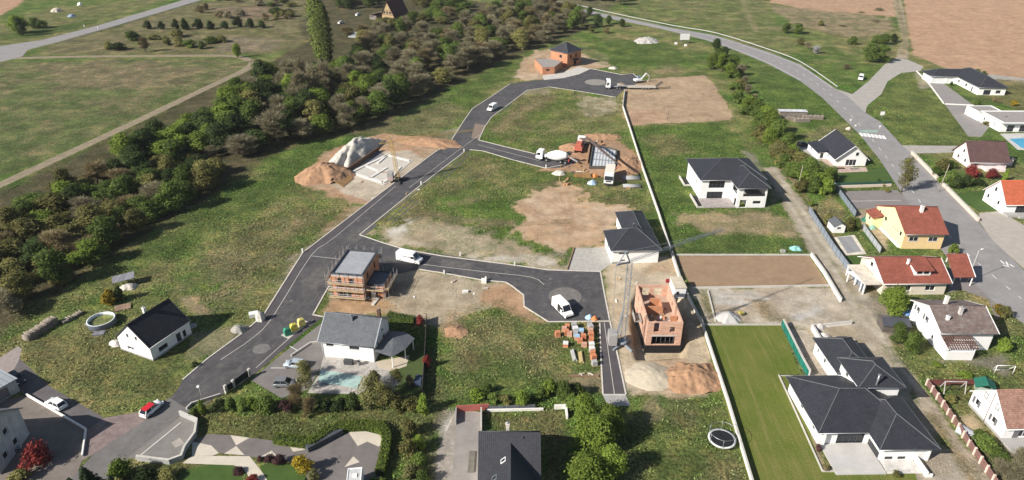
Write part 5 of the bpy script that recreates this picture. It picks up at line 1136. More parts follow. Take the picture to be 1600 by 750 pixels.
base = G(972, 541); o = thing('tower_crane', 'blue grey self erecting crane towering over the roofless block shell', 'crane', (base.x, base.y, 0))
tip = Vector(G(1130, 358, 21.2))-Vector(base); top = Vector(G(984.5, 410, 20.4))-Vector(base)
b = MB(); lattice(b, (0, 0, 1.4), top, .85, 17, .036); b.build('mast', CRB, o)
jd = Vector((tip.x-top.x, tip.y-top.y, 0)).normalized(); b = MB(); lattice(b, top+Vector((0, 0, .3)), tip, .45, 16, .02); b.build('jib', CRB, o)
cat = top-jd*1.2+Vector((0, 0, 2.6)); b = MB(); b.bar(top, cat, .25); b.bar(cat, top-jd*3.2, .16); b.bar(top, top-jd*3.2+Vector((0, 0, .4)), .2); b.build('cat_head', CRB, o)
b = MB()
for k in (.45, .85): b.tube(cat, top+(tip-top)*k, .035, n=5)
b.tube(top-jd*3.2, (-2.2, 0, 2.2), .035, n=5); b.build('tie_bar', CRB, o)
b = MB()
for ang in (40, 130, 220, 310): b.bar((0, 0, .9), (2.6*math.cos(R(ang)), 2.6*math.sin(R(ang)), .25), .35)
b.tube((0, 0, .9), (0, 0, 1.4), .9, n=12); b.build('undercarriage', CRB, o)
for k in range(4):
    b = MB(); b.box(-2.9, -1.2, 1.0+k*.62, -1.3, 1.2, 1.6+k*.62); b.build('counterweight', CW, o)
b = MB()
b.bar((-1.3, .7, 1.3), top*.45+Vector((-.5, 0, 0)), .18); b.bar((-1.3, -.7, 1.3), top*.45+Vector((-.5, 0, 0)), .18); b.build('strut', CRB, o)
base = G(622.5, 284); o = thing('tower_crane', 'slim yellow crane standing at the foundation pit beside the new road', 'crane', (base.x, base.y, 0))
zt = 12.6; b = MB(); lattice(b, (0, 0, 1.2), (-1.2, .6, zt), .9, 12, .05); b.build('mast', CRY, o)
jt = Vector(G(738, 203, zt+.4))-Vector(base); b = MB(); lattice(b, (-1.2, .6, zt+.3), jt, .45, 14, .02); b.build('jib', CRY, o)
dj = (jt-Vector((-1.2, .6, zt))).normalized(); q = Vector((-1.2, .6, zt))-dj*3.6; b = MB(); b.bar((-1.2, .6, zt), q, .3); b.bar((-1.2, .6, zt+.2), (-1.8, .4, zt+2.0), .2); b.bar((-1.8, .4, zt+2.0), q, .12); b.tube((-1.8, .4, zt+2), Vector((-1.2, .6, zt+.6))+dj*14, .03, n=5); b.build('counter_jib', CRY, o)
b = MB()
for ang in (20, 110, 200, 290): b.bar((0, 0, .8), (2.4*math.cos(R(ang)), 2.4*math.sin(R(ang)), .2), .35)
b.tube((0, 0, .8), (0, 0, 1.3), .9, n=12); b.build('undercarriage', CHASS, o)
for k in range(4):
    b = MB(); b.box(-3.1, -1.1, .9+k*.6, -1.4, 1.1, 1.48+k*.6); b.build('counterweight', M('pinkish_counterweight', (.40, .31, .30), .9) if k < 2 else CW, o)
# ------------------------------------------------------------------ mounds and piles
def mound(name, label, px, py, rx, ry, hgt, m, rot=0, seed=1, cat='mound', rough=.35, n=44, peak=1.3, group=None, wb=.36):
    c = G(px, py); g = np.linspace(-1, 1, n); X, Y = np.meshgrid(g, g); rr = np.hypot(X, Y)
    wobr = 1-wb/2+wb*vnoise(np.arctan2(Y, X)*3+20, X*0+seed, 1.0, seed)
    s = np.clip(1-(rr/wobr)**peak, -.03, 1); x, y = X*rx, Y*ry
    nz = fbm(x+50, y+50, 1.5, seed+3, 5); z = hgt*s*(.8+.4*nz)+np.where(s > 0, (fbm(x+9, y+9, .7, seed+8, 3)-.5)*rough*np.minimum(1, s*5), 0)
    z = np.where(s <= -.01, -.25, z); b = MB()
    v = np.stack([x, y, z], -1).reshape(-1, 3); ii = np.arange(n*n).reshape(n, n)
    q = np.stack([ii[:-1, :-1], ii[:-1, 1:], ii[1:, 1:], ii[1:, :-1]], -1).reshape(-1, 4); q = q[(z.ravel()[q] > -.24).any(1)]
    b.v = [tuple(p) for p in v]; b.f = [tuple(int(k) for k in f) for f in q]; b.m = [0]*len(b.f); b.sm = [True]*len(b.f)
    o = b.build(name, m, None, (c.x, c.y, 0), uv=False); o.rotation_euler = (0, 0, R(rot)); return tag(o, label, cat, group)
SAND = M('pale_sand', (.46, .40, .30), .95, .12, .8, bd=.08); CLAYM = M('loose_clay', (.36, .215, .125), .95, .25, .7, bd=.15, col2=(.27, .165, .10)); CHALK = M('pale_spoil', (.50, .47, .41), .95, .15, .35, bd=.12, col2=(.38, .355, .32)); DARKE = M('damp_earth', (.14, .085, .055), .95, .25, .6, bd=.12)
mound('sand_heap', 'wide pale sand heap beside the footpath end', 1016, 588, 4.9, 4.2, 1.35, SAND, 0, 4, 'heap', .12, wb=.12, peak=1.1)
mound('soil_heap', 'rough orange brown soil heap against the white boundary wall', 1080, 590, 6.2, 4.8, 2.0, CLAYM, 10, 7, 'heap', .8)
mound('gravel_heap', 'small smooth grey gravel heap on the pale plot', 1137, 497, 2.9, 2.6, 1.5, M('fine_gravel', (.42, .41, .39), .95, .08, 2, bd=.04), 0, 11, 'heap', .08)
mound('spoil_heap', 'long pale chalky spoil ridge behind the foundation pit', 556, 239, 15, 5.4, 4.6, CHALK, math.degrees(heading((522, 286), (593, 237))), 15, 'heap', .7, peak=1.6)
mound('soil_heap', 'tall brown soil heap at the left end of the foundation pit', 507, 275, 9.0, 7.0, 4.2, CLAYM, 20, 19, 'heap', .8, peak=1.6)
mound('soil_heap', 'low orange soil bank behind the yellow crane', 668, 222, 13, 5.0, 1.5, CLAYM, -18, 23, 'heap', .5)
mound('rubble_heap', 'pale rubble heap on the green slope below the country road', 1010, 65, 7.0, 6.0, 2.6, M('pale_rubble', (.43, .41, .38), .95, .3, 1.0, bd=.2), 0, 27, 'heap', 1.2)
mound('soil_heap', 'orange soil bank to the right of the foundation slab', 982, 258, 4.6, 9.5, 1.9, CLAYM, -10, 31, 'heap', .7)
mound('soil_heap', 'small orange soil heap behind the concrete pump', 893, 232, 4.5, 4.0, 1.9, CLAYM, 0, 35, 'heap', .6)
mound('soil_heap', 'small round soil heap at the edge of the green plot', 712, 518, 2.6, 2.3, .8, CLAYM, 0, 39, 'heap', .2)
mound('soil_heap', 'low soil bank at the top of the soil strip behind the foundation', 940, 214, 7.5, 3.4, 1.1, CLAYM, 0, 41, 'heap', .6)
mound('earth_heap', 'low grassy earth heap at the corner of the bare plot', 1040, 112, 6, 3.0, 1.2, M('grassy_earth', (.17, .14, .07), .95, .3, .8, bd=.15), 0, 43, 'heap', .5)
# foundation pit beside the yellow crane
pc_ = [(538, 297), (585, 262), (592, 240), (606, 236), (668, 252), (629, 290), (598, 290)]
o = thing('foundation', 'white concrete strip foundation in the pit below the pale spoil ridge', 'foundation', G(590, 270))
oc = G(590, 270); fw = M('fresh_concrete', (.60, .58, .54), .8, .08, .6); b = MB()
def ll(pts): return [(G(*q).x-oc.x, G(*q).y-oc.y) for q in pts]
for pts, w_ in (([(549, 270), (605, 243)], .9), ([(605, 243), (640, 252)], .8), ([(549, 270), (598, 286)], 1.0), ([(598, 286), (612, 278), (625, 262)], 1.0), ([(572, 260), (592, 268)], .8), ([(578, 279), (604, 263)], .9), ([(604, 244), (590, 256)], .8)):
    strip(b, ll(pts), w_, 0, .35)
b.build('strip_footing', fw, o); b = MB(); b.prism(ll([(546, 272), (604, 240), (645, 251), (600, 290)]), .008, .10); b.build('blinding_slab', M('blinding_concrete', (.47, .44, .385), .9, .12, .4), o)
b = MB(); b.prism(ll([(572, 253), (591, 237), (605, 243), (588, 256)]), .01, .03); b.build('dark_pit_floor', M('blue_grey_floor', (.15, .155, .17), .9), o)
TIMB = M('brown_formwork', (.28, .165, .07), .85, .15, .8, kind='board', tile=(.5, 1)); b = MB()
strip(b, ll([(518, 287), (592, 236)]), .3, 0, 1.5); b.build('formwork_wall', DARKE, o)
b = MB(); b.slab([(*ll([(522, 287)])[0], .9), (*ll([(541, 271)])[0], .9), (*ll([(553, 279)])[0], .15), (*ll([(536, 293)])[0], .15)], .1); b.build('formwork_panel', TIMB, o)
# slab on the mixer site
fp = [(921, 262), (926, 226), (962, 236), (964, 262)]; oc = G(921, 264); o = thing('foundation', 'grey beam and block floor slab ringed by formwork beside the concrete pump', 'foundation', oc)
fl = ll([(921, 264), (927, 228), (963, 237), (961, 264)]); b = MB(); b.prism(fl, 0, .5); b.build('slab', M('grey_blocks', (.24, .25, .26), .9, .1, .5), o)
b = MB(); A, B_, C_, D_ = [Vector(p) for p in fl]
for i in range(7):
    for j in range(3):
        u0, u1 = .12+i*.125, .12+i*.125+.085; v0, v1 = .08+j*.31, .08+j*.31+.24
        bl = lambda u, v: (A*(1-u)+D_*u)*(1-v)+(B_*(1-u)+C_*u)*v
        b.prism([bl(u0, v0), bl(u1, v0), bl(u1, v1), bl(u0, v1)], .502, .56)
b.build('floor_panel', M('pale_floor_panels', (.50, .52, .54), .8, .1), o)
b = MB(); strip(b, [A, B_, C_, D_, A], .3, .0, 1.0); b.build('formwork_wall', M('dark_formwork', (.09, .08, .07), .9), o)
b = MB(); strip(b, ll([(917, 256), (922, 226)]), .6, 0, 1.1); b.build('earth_shoring', CLAYM, o)
def bx(name, label, cat, px, py, sx, sy, sz, rz, m, group=None):
    b = MB(); b.obox((0, 0, 0), sx, sy, sz); b2 = b.build(name, m, None, G(px, py)); b2.rotation_euler = (0, 0, R(rz)); return tag(b2, label, cat, group)
o = thing('formwork_stack', 'long stack of brown formwork panels left of the cream lorry', 'stack', G(911, 276), R(-12))
for k in range(4):
    b = MB(); b.box(-2.8+.1*k, -.9, .05+k*.28, 2.8-.1*k, .9, .28+k*.28); b.build('panel', TIMB, o)
def crumple(name, label, cat, px, py, r, h, m, seed): return mound(name, label, px, py, r, r*.8, h, m, 0, seed, cat, .5, 18, 2.2)
crumple('tarpaulin', 'crumpled blue and white tarpaulin bag beside the brown formwork', 'tarpaulin', 925, 287, 1.5, 1.1, M('blue_sheet', (.30, .45, .60), .6, .2, 1.5, col2=(.7, .72, .72)), 2)
crumple('big_bag', 'orange bulk bag between the formwork stack and the lorry', 'bag', 929, 277, 1.1, 1.4, M('orange_bag', (.55, .2, .07), .8, .15), 3)
crumple('stone_pile', 'pale stone pile at the end of the side road kerb', 'pile', 873, 271, 2.4, 1.0, CHALK, 5)
def stackpipes(label, px, py, n):
    o = thing('pipe_stack', label, 'stack', G(px, py), R(-2))
    for k in range(n):
        b = MB(); b.tube((-2.6, -.6+k*.62, .32), (2.6, -.6+k*.62, .32), .31, n=10); b.build('pipe', M('grey_pipe', (.30, .31, .31), .7, .08), o)
stackpipes('upper stack of grey pipes beside the white boundary wall', 986, 280, 4); stackpipes('lower stack of grey pipes beside the white boundary wall', 987, 292, 3)
bx('pallet', 'wooden pallet in front of the grey pipes', 'pallet', 982, 294, 1.2, 1.0, .4, 0, M('raw_timber'))
# pallets of blocks on the turning circle edge
PW = M('pallet_timber', (.36, .25, .14), .9, .2); RB = M('red_block_stack', (.46, .18, .09), .9, .2, .9, kind='block', tile=(.4, .25)); GB = M('grey_block_stack', (.33, .32, .31), .9, .15, .9, kind='block', tile=(.4, .25)); PB = M('pinkish_block_stack', (.48, .27, .19), .9, .2, .9, kind='block', tile=(.4, .25))
def pallet(px, py, m, h, rz, label, wrap=None, group=None):
    o = thing('block_pallet', label, 'pallet', G(px, py), R(rz), group)
    b = MB(); b.box(-.55, -.5, 0, .55, .5, .14); b.build('pallet', PW, o)
    b = MB(); b.box(-.5, -.46, .143, .5, .46, .14+h); b.build('block_stack', m, o)
    if wrap: b = MB(); b.box(-.52, -.48, .16+h*.75, .52, .48, .17+h); b.build('plastic_wrap', wrap, o)
BL = M('blue_plastic_wrap', (.25, .42, .58), .5, .2, 2, col2=(.62, .68, .7)); WP = M('white_plastic_wrap', (.62, .62, .6), .5, .15, 2)
zz = lambda x, y: (860+x/2.886, 370+y/2.886)
PAL = [(32, 448, RB, 1.1, None), (62, 425, PB, .9, None), (72, 440, RB, 1.0, None), (86, 446, PB, .9, None), (75, 412, RB, .8, None), (106, 412, GB, 1.2, None), (112, 430, GB, 1.2, WP), (113, 447, GB, 1.0, None), (138, 438, GB, 1.1, BL), (120, 462, PB, .9, BL), (148, 462, RB, 1.1, None), (133, 476, RB, .8, None), (152, 494, PB, .7, None), (68, 494, RB, .9, WP), (176, 402, GB, 1.1, None), (181, 420, GB, 1.1, None), (180, 436, PB, 1.1, None), (183, 455, RB, 1.2, None), (183, 478, RB, 1.2, None), (185, 500, PB, 1.1, WP), (187, 518, GB, 1.0, WP), (190, 536, RB, 1.1, None), (194, 554, RB, 1.1, None), (198, 578, GB, .9, None)]
LBL = {id(RB): 'red block', id(PB): 'pinkish block', id(GB): 'grey block'}
WHERE = ['standing alone on the grass at the far left of the pallets', 'in the left group, upper left one', 'in the left group, beside the turning circle kerb', 'in the left group, lower right one', 'in the left group, nearest the road kerb', 'in the grey row, nearest the kerb', 'in the middle of the grey row', 'at the lower end of the grey row', 'between the grey row and the footpath', 'right below the grey row', 'in the middle of the untidy cluster', 'in the untidy cluster, lower left', 'lowest of the untidy cluster, half used', 'on the grass above the plank bundles', 'first of the row along the footpath', 'second of the row along the footpath', 'third of the row along the footpath', 'fourth of the row along the footpath', 'fifth of the row along the footpath', 'sixth of the row along the footpath', 'seventh of the row along the footpath', 'eighth of the row along the footpath', 'ninth of the row along the footpath', 'last of the row along the footpath']
for i, (x, y, m, hh, wr) in enumerate(PAL):
    pallet(*zz(x, y), m, hh*.95, random.Random(i).uniform(-14, 14), '%s pallet %s' % (LBL[id(m)], WHERE[i]), wr, 'block pallets beside the footpath')
crumple('tarpaulin', 'pale blue tarpaulin bundle at the kerb of the turning circle', 'tarpaulin', 921, 497, .95, .9, BL, 6); crumple('big_bag', 'orange bulk bag beside the blue tarpaulin at the kerb', 'bag', 928.5, 500, .75, 1.0, M('orange_bag'), 8)
def planks(label, px, py, L_, n, rz, m):
    o = thing('plank_bundle', label, 'planks', G(px, py), R(rz))
    for k in range(n):
        b = MB(); b.box(-.45+k*.22, -L_/2+.1*(k % 3), 0, -.26+k*.22, L_/2-.13*(k % 2), .2+.12*(k % 3)); b.build('plank', m, o)
planks('grey plank bundle lying below the block pallets', 896.5, 556, 3.4, 4, 5, M('grey_planks', (.42, .42, .40), .8, .1)); planks('yellow plank bundle lying below the block pallets', 908, 559, 3.4, 4, 0, M('yellow_planks', (.48, .38, .19), .8, .12))
bx('timber_beam', 'long brown timber beam lying across the grass below the pallets', 'beam', 912, 588, 5.6, .5, .25, 0, M('old_beam', (.2, .13, .08)))
b = MB()
for q in (((-.8, 0, .3), (.3, .4, .3)), ((-.6, .4, .3), (-.2, -.3, .3)), ((.9, .5, .3), (1.9, -.1, .3)), ((1.0, -.2, .3), (1.5, .4, .3))): b.bar(*q, .14)
tag(b.build('timber_offcuts', M('pale_offcuts', (.6, .56, .48)), None, G(911, 587)), 'pale timber offcuts crossed on the brown beam', 'offcuts')
# ------------------------------------------------------------------ scaffold round the block house
SCAF = M('galvanised_tube', (.45, .45, .45), .5, .1, 1, metal=.3, bd=0); BRD = M('scaffold_boards', (.46, .35, .21), .85, .2, 1, kind='slat', tile=(.25, 1))
sc = thing('scaffolding', 'timber decked tube scaffolding wrapped round the flat roofed block house', 'scaffolding', hb.location, hb.rotation_euler[2])
def lift(x0, y0, x1, y1, hs, hm):
    v = Vector((x1-x0, y1-y0)); n = max(1, round(v.length/2.2)); d = v.normalized(); o_ = Vector((d.y, -d.x))*.85; b = MB()
    for i in range(n+1):
        p = Vector((x0, y0))+v*i/n
        for q in (p, p+o_): b.tube((q.x, q.y, 0), (q.x, q.y, hm), .045, n=5)
    for z in hs:
        for k in (.55, 1.05):
            b.tube((x0+o_.x, y0+o_.y, z+k), (x1+o_.x, y1+o_.y, z+k), .04, n=5)
    b.build('scaffold_frame', SCAF, sc)
    for z in hs:
        b = MB(); b.slab([(x0, y0, z), (x1, y1, z), (x1+o_.x, y1+o_.y, z), (x0+o_.x, y0+o_.y, z)], .07); b.build('scaffold_deck', BRD, sc)
        b = MB(); b.slab([(x0+o_.x, y0+o_.y, z+.3), (x1+o_.x, y1+o_.y, z+.3), (x1+o_.x*1.05, y1+o_.y*1.05, z+.3), (x0+o_.x*1.05, y0+o_.y*1.05, z+.3)], .28); b.build('toe_board', BRD, sc)
lift(-.4, -.35, 7.6, -.35, (.9, 2.7, 4.4), 6.9); lift(-.35, 11.2, -.35, -.3, (4.4,), 7.0); lift(7.8, 11.2, -.2, 11.2, (4.4,), 7.0); lift(11.6, 1.2, 11.6, 8.0, (2.4,), 3.9); lift(7.4, 1.2, 11.5, 1.2, (2.4,), 3.7)
bx('concrete_plank', 'pale concrete plank leaning on the soil in front of the scaffolded house', 'plank', 587, 471, .8, 3.2, .25, -15, CONC); bx('board_stack', 'small stack of boards at the corner of the scaffolded house', 'boards', 571, 466, 1.8, 1.0, .35, 30, CONC)
# ------------------------------------------------------------------ walls and fences
WW = M('white_wall_render', (.70, .68, .64), .85, .1, .5); PKW = M('beige_wall', (.60, .50, .42), .85, .1, .5)
def wall(label, pts, h, w, m, cap=None, name='boundary_wall', cat='wall', sm=False):
    p = [P2(*q) for q in pts]; c = p[0]; l = [(x-c[0], y-c[1]) for x, y in p]
    if cap:
        o = thing(name, label, cat, (c[0], c[1], 0)); b = MB(); strip(b, l, w, 0, h); b.build('wall', m, o); b = MB(); strip(b, l, w+.08, h+.002, h+.08); b.build('coping', cap, o); return o
    b = MB(); strip(b, l, w, 0, h); return tag(b.build(name, m, None, (c[0], c[1], 0)), label, cat)
wall('long white boundary wall from the low loader down to the dark roofed house', [(976, 143), (973, 168), (985, 205), (1003, 262), (1029, 336), (1047, 393)], 1.0, .2, WW, CONC)
wall('white wall between the building shell and the raked plot', [(1049, 398), (1063, 441)], 1.0, .35, WW, CONC)
wall('white wall between the building shell and the mown lawn running to the bottom edge', [(1066, 450), (1096, 507), (1136, 628), (1180, 775)], 1.0, .22, WW, CONC)
wall('pale kerb wall along the top of the raked plot', [(1056, 399), (1268, 399)], .35, .3, CONC)
wall('white wall along the right end of the raked plot', [(1267, 400), (1287, 428), (1313, 472)], 1.0, .35, WW, CONC)
wall('pale kerb wall along the bottom of the raked plot', [(1081, 451), (1298, 447)], .4, .35, CONC)
wall('pale kerb between the gravel plot and the mown lawn', [(1095, 508), (1220, 508)], .3, .25, CONC)
wall('thin concrete kerb beside the gravel heap', [(1106, 455), (1118, 503)], .3, .25, CONC)
o = wall('white garden wall with green screening along the right of the lawn', [(1222, 509), (1252, 570), (1263, 590)], 1.7, .3, WHW, CONC)
l = [P2(*q) for q in [(1222, 509), (1252, 570), (1263, 590)]]; c0 = l[0]; b = MB(); strip(b, offs([(x-c0[0], y-c0[1]) for x, y in l], -.19), .05, .05, 1.6); b.build('green_screen', M('green_screen', (.012, .15, .11), .7, .1, 1, kind='rib', tile=(2, 1)), o)
wall('white wall along the entrance drive of the big villa', [(1268, 514), (1290, 552), (1304, 585)], 1.2, .3, WHW, CONC)
wall('short white wall stub by the dark blue car', [(1270, 513), (1330, 506)], .7, .35, WW, CONC)
wall('pale garden kerb around the big villa terrace', [(1217, 587), (1243, 588), (1217, 587), (1285, 737), (1420, 737)], .25, .2, CONC)
wall('long beige wall on the right of the village street', [(1424, 240), (1475, 292), (1528, 346)], 1.0, .5, PKW, CONC)
wall('low beige wall under the green fence', [(1304, 294), (1392, 291)], .8, .3, PKW)
wall('low white wall between the lane and the courtyard', [(42, 618), (135, 672), (129, 714)], .45, .25, WW)
wall('grey concrete parapet around the raised forecourt', [(282, 649), (309, 661), (306, 682), (290, 704), (285, 718), (266, 725), (215, 719)], 1.0, .3, M('grey_parapet', (.34, .34, .33), .85, .1, .5), CONC)
wall('grey wall beside the bungalow drive', [(1432, 112), (1452, 132), (1474, 162)], .5, .3, WW)
wall('pale edging wall of the bungalow drive', [(1476, 163), (1521, 165)], .4, .25, WW)
wall('thin white kerb wall across the green fields edge below the grey pad', [(897, 388), (886, 422)], .3, .2, M('brown_edge', (.3, .19, .1)))
wall('terrace retaining wall at the gate of the white house', [(345, 618), (300, 632), (292, 640)], .5, .25, CONC)
wall('curved pale kerb beside the driveway cars', [(455, 557), (485, 537), (505, 534), (508, 545)], .4, .25, CONC)
sheet('forecourt', [(283, 650), (306, 661), (303, 680), (287, 702), (282, 716), (264, 722), (214, 717), (200, 715)], .022, M('forecourt_concrete', (.185, .175, .16), .9, .15, .5))
sheet('forecourt_slab', [(268, 692), (281, 684), (288, 693), (274, 700)], .030, M('pale_slab', (.33, .3, .265), .9))
b = MB(); strip(b, [P2(283, 660), P2(212, 718)], .3, .03, .06); struct(b.build('drain_line', CONC))
def fence(label, pts, h, m, post, step=2.5, th=.06, name='panel_fence', pm=None, slope=0, cat='fence', pw=.12, ph=.05, bar_only=False, group=None):
    p = [Vector(P2(*q)) for q in pts]; o = thing(name, label, cat, (p[0].x, p[0].y, 0), 0, group); c = p[0].copy()
    for a, q in zip(p[:-1], p[1:]):
        v = q-a; n = max(1, round(v.length/step)); d = v.normalized(); nn = Vector((-d.y, d.x))*th/2
        for i in range(n):
            s, e = a+v*i/n-c+d*pw/2, a+v*(i+1)/n-c-d*pw/2; b = MB(); b.prism([s-nn, e-nn, e+nn, s+nn], .05, h); b.build('panel', m, o)
        for i in range(n+1):
            s = a+v*i/n-c; b = MB(); b.obox((s.x, s.y, 0), pw, pw, h+ph, math.atan2(d.y, d.x)); b.build('post', pm or post, o)
    return o
BGF = M('blue_grey_panels', (.20, .235, .28), .6, .08, 1, kind='slat', tile=(.3, 1))
fence('long blue grey panel fence beside the gravel track', [(1263, 331), (1300, 390), (1350, 458)], 1.9, BGF, FRD)
fence('blue grey panel fence between the garden and the parking', [(1302, 293), (1336, 339)], 1.8, BGF, FRD)
fence('pale grey panel fence beside the yellow house yard', [(1347, 358), (1375, 396)], 1.7, M('pale_grey_panels', (.36, .38, .40), .6, .08, 1, kind='slat', tile=(.3, 1)), FRD)
fence('dark green fence above the low beige wall', [(1304, 291), (1392, 288)], 1.1, M('green_fence_mesh', (.03, .09, .06), .8, .2), FRD, 3)
fence('brown panel fence with beige posts along the lower gravel track', [(1447, 602), (1480, 648), (1512, 697), (1560, 768)], 1.5, M('brown_panels', (.20, .11, .095), .75, .15, 1, kind='slat', tile=(.22, 1)), FRD, 2.0, .06, pm=PKW, pw=.32)
fence('dark red fence behind the wooden swing', [(1449, 602), (1530, 601)], 1.3, M('dark_red_panels', (.16, .05, .045), .8, .15, 1, kind='rib', tile=(.2, 1)), FRD, 2.5)
fence('dark solid fence on the right of the white house garden', [(667, 500), (664, 560), (660, 618)], 1.7, M('dark_boards'), FRD, 2.5)
fence('grey mesh fence on the low wall at the bottom', [(763, 641), (836, 638)], .9, M('grey_mesh', (.12, .13, .15), .7, .1, 1, kind='rib', tile=(.3, 1)), FRD, 2.5)
wall('low pale garden wall under the grey mesh fence', [(760, 643), (849, 641)], .5, .25, WW); wall('pale garden wall corner beside the bright tree', [(866, 639), (884, 638), (886, 655)], .9, .3, WW)
o = wall('red rendered wall at the head of the sunken ramp', [(713, 643), (764, 640)], 1.3, .25, M('red_render', (.30, .09, .075), .85, .1)); wall('grey side wall of the sunken ramp', [(713, 644), (712, 664)], 1.1, .2, GREYC); wall('dark side wall of the sunken ramp', [(752, 644), (752, 676)], 1.2, .25, CONC)
sheet('ramp', [(714, 645), (751, 645), (748, 676), (746, 750), (706, 750), (711, 690)], .012, M('ramp_concrete', (.235, .215, .20), .9, .15, .4))
bx('planter', 'long dark planting bed beside the slate roofed house', 'planter', 737, 722, .95, 4.4, .25, 0, M('bed_soil', (.13, .12, .10), .95, .3, 1.5))
# gate
g = thing('driveway_gate', 'dark sliding gate with pale pillars at the drive of the white house', 'gate', G(354, 614), heading((354, 614), (391, 588)))
gl = (G(391, 588)-G(354, 614)).length
b = MB(); b.box(.4, -.05, .1, gl*.3, .05, 1.5); b.box(gl*.34, -.05, .1, gl-.3, .05, 1.6); b.build('gate_leaf', M('black_gate', (.018, .02, .024), .5), g)
for x in (0, gl*.32, gl):
    b = MB(); b.box(x-.22, -.22, 0, x+.22, .22, 1.8); b.build('pillar', CONC, g)
# guard rail along the country road
def rail(label, pts, h=.75):
    l = smooth_line([P2(*q) for q in pts], 3); o = thing('guard_rail', label, 'guard rail', (l[0][0], l[0][1], 0)); c = l[0]; l = [(x-c[0], y-c[1]) for x, y in l]
    b = MB(); strip(b, l, .12, h-.35, h); b.build('rail', M('galvanised_rail', (.44, .435, .42), .5, .08, 1), o)
    for i, p in enumerate(l[:100]):
        b = MB(); b.obox((p[0], p[1], 0), .1, .08, h-.1); b.build('post', ZINC, o)
rail('long pale guard rail curving along the country road at the top', [(845, 0), (900, 9), (952, 21), (1053, 42), (1117, 53), (1200, 79), (1251, 99), (1308, 138)], .95)
rail('dark guard rail beside the country road at the top left', [(85, 70), (130, 57), (177, 43), (240, 24), (314, 2)], .7)
# ------------------------------------------------------------------ poles, signs and street furniture
def pole(name, label, base, topz, r=.09, cat='pole', lean=(0, 0), arm=None, m=None):
    o = thing(name, label, cat, G(*base)); b = MB(); b.tube((0, 0, 0), (lean[0], lean[1], topz), r, r*.6, 8); b.build('pole', m or M('grey_pole', (.42, .40, .37), .7, .1), o)
    if arm:
        b = MB(); b.tube((lean[0], lean[1], topz-.1), (lean[0]+arm[0], lean[1]+arm[1], topz+.15), .05, n=6); b.build('arm', ZINC, o)
        b = MB(); b.obox((lean[0]+arm[0], lean[1]+arm[1], topz+.05), .7, .3, .14, math.atan2(arm[1], arm[0])); b.build('lamp_head', PLASW, o)
    return o
pole('street_lamp', 'grey street lamp on the kerb by the red carport', (1511, 441), 8.5, .09, 'street lamp', arm=(.9, .3))
pole('utility_pole', 'leaning wooden utility pole beside the beige street wall', (1467, 299), 8.5, .12, 'utility pole', (.5, .0), m=M('pole_wood', (.36, .31, .26)))
pole('utility_pole', 'wooden utility pole among the bushes beside the gravel track', (1246, 297), 8.0, .11, 'utility pole', m=M('pole_wood'))
pole('utility_pole', 'thin dark utility pole at the kerb of the upper turning circle', (897.5, 147), 7.6, .1, 'utility pole', m=M('dark_pole', (.1, .09, .085)))
pole('utility_pole', 'thin pole in the green strip right of the bare plot', (1043, 188), 5.0, .08, 'utility pole', m=M('dark_pole'))
lp = pole('street_lamp', 'short white globe lamp beside the clipped hedge', (317, 628), 3.4, .06, 'street lamp'); b = MB(); b.lathe([(0, 3.3), (.3, 3.45), (.34, 3.6), (.2, 3.75), (0, 3.8)], 12); b.build('lamp_head', PLASW, lp)
s = thing('billboard', 'blank white billboard on posts below the country road', 'billboard', G(1069, 68), R(4))
b = MB(); b.box(-2.6, -.08, 2.0, 2.6, .08, 5.2); b.build('board', PLASW, s)
b = MB(); [b.box(-2.5, -.1, z, 2.5, -.085, z+.06) for z in (2.6, 3.2, 3.8, 4.4)]; b.build('board_lines', M('grey_text', (.45, .46, .5)), s)
for x in (-2.0, 2.0):
    b = MB(); b.bar((x, 0, 0), (x, 0, 2.0), .18); b.build('post', ZINC, s)
for px, py, l in ((1056, 69, 'left white concrete block under the billboard'), (1071, 72, 'right white concrete block under the billboard')): bx('concrete_block', l, 'block', px, py, 1.3, 1.0, 1.0, 0, WW)
for px, py, l in ((132, 42, 'white roadside marker post on the far verge'), (153, 44.5, 'white roadside marker post at the near edge of the road')):
    o = thing('marker_post', l, 'marker post', G(px, py)); b = MB(); b.obox((0, 0, 0), .3, .3, 1.4); b.build('post', PLASW, o); b = MB(); b.obox((0, 0, 1.4), .3, .3, .25); b.build('cap', FRD, o)
def sign(label, px, py, h=2.4, col=PLASW, r=.35):
    o = thing('road_sign', label, 'road sign', G(px, py)); b = MB(); b.tube((0, 0, 0), (0, 0, h), .05, n=6); b.build('post', ZINC, o); b = MB(); b.box(-r, -.1, h-.1, r, -.06, h+r*1.7-.1); b.build('sign_plate', col, o)
sign('white road sign at the left end of the zebra crossing', 1334, 206, 2.3); sign('white road sign at the right end of the zebra crossing', 1372, 208, 2.4); sign('flat white bus stop sign on the grass triangle', 1376, 188, 2.2, PLASW, .8); sign('small white sign on the country road lower verge', 1327, 196, 2.0)
crumple('flower_tub', 'pale flower tub group at the roadside by the dark gable roof', 'flower tub', 1326, 202, 1.2, .9, M('tub_mix', (.5, .42, .36), .9, .3, 2), 12)
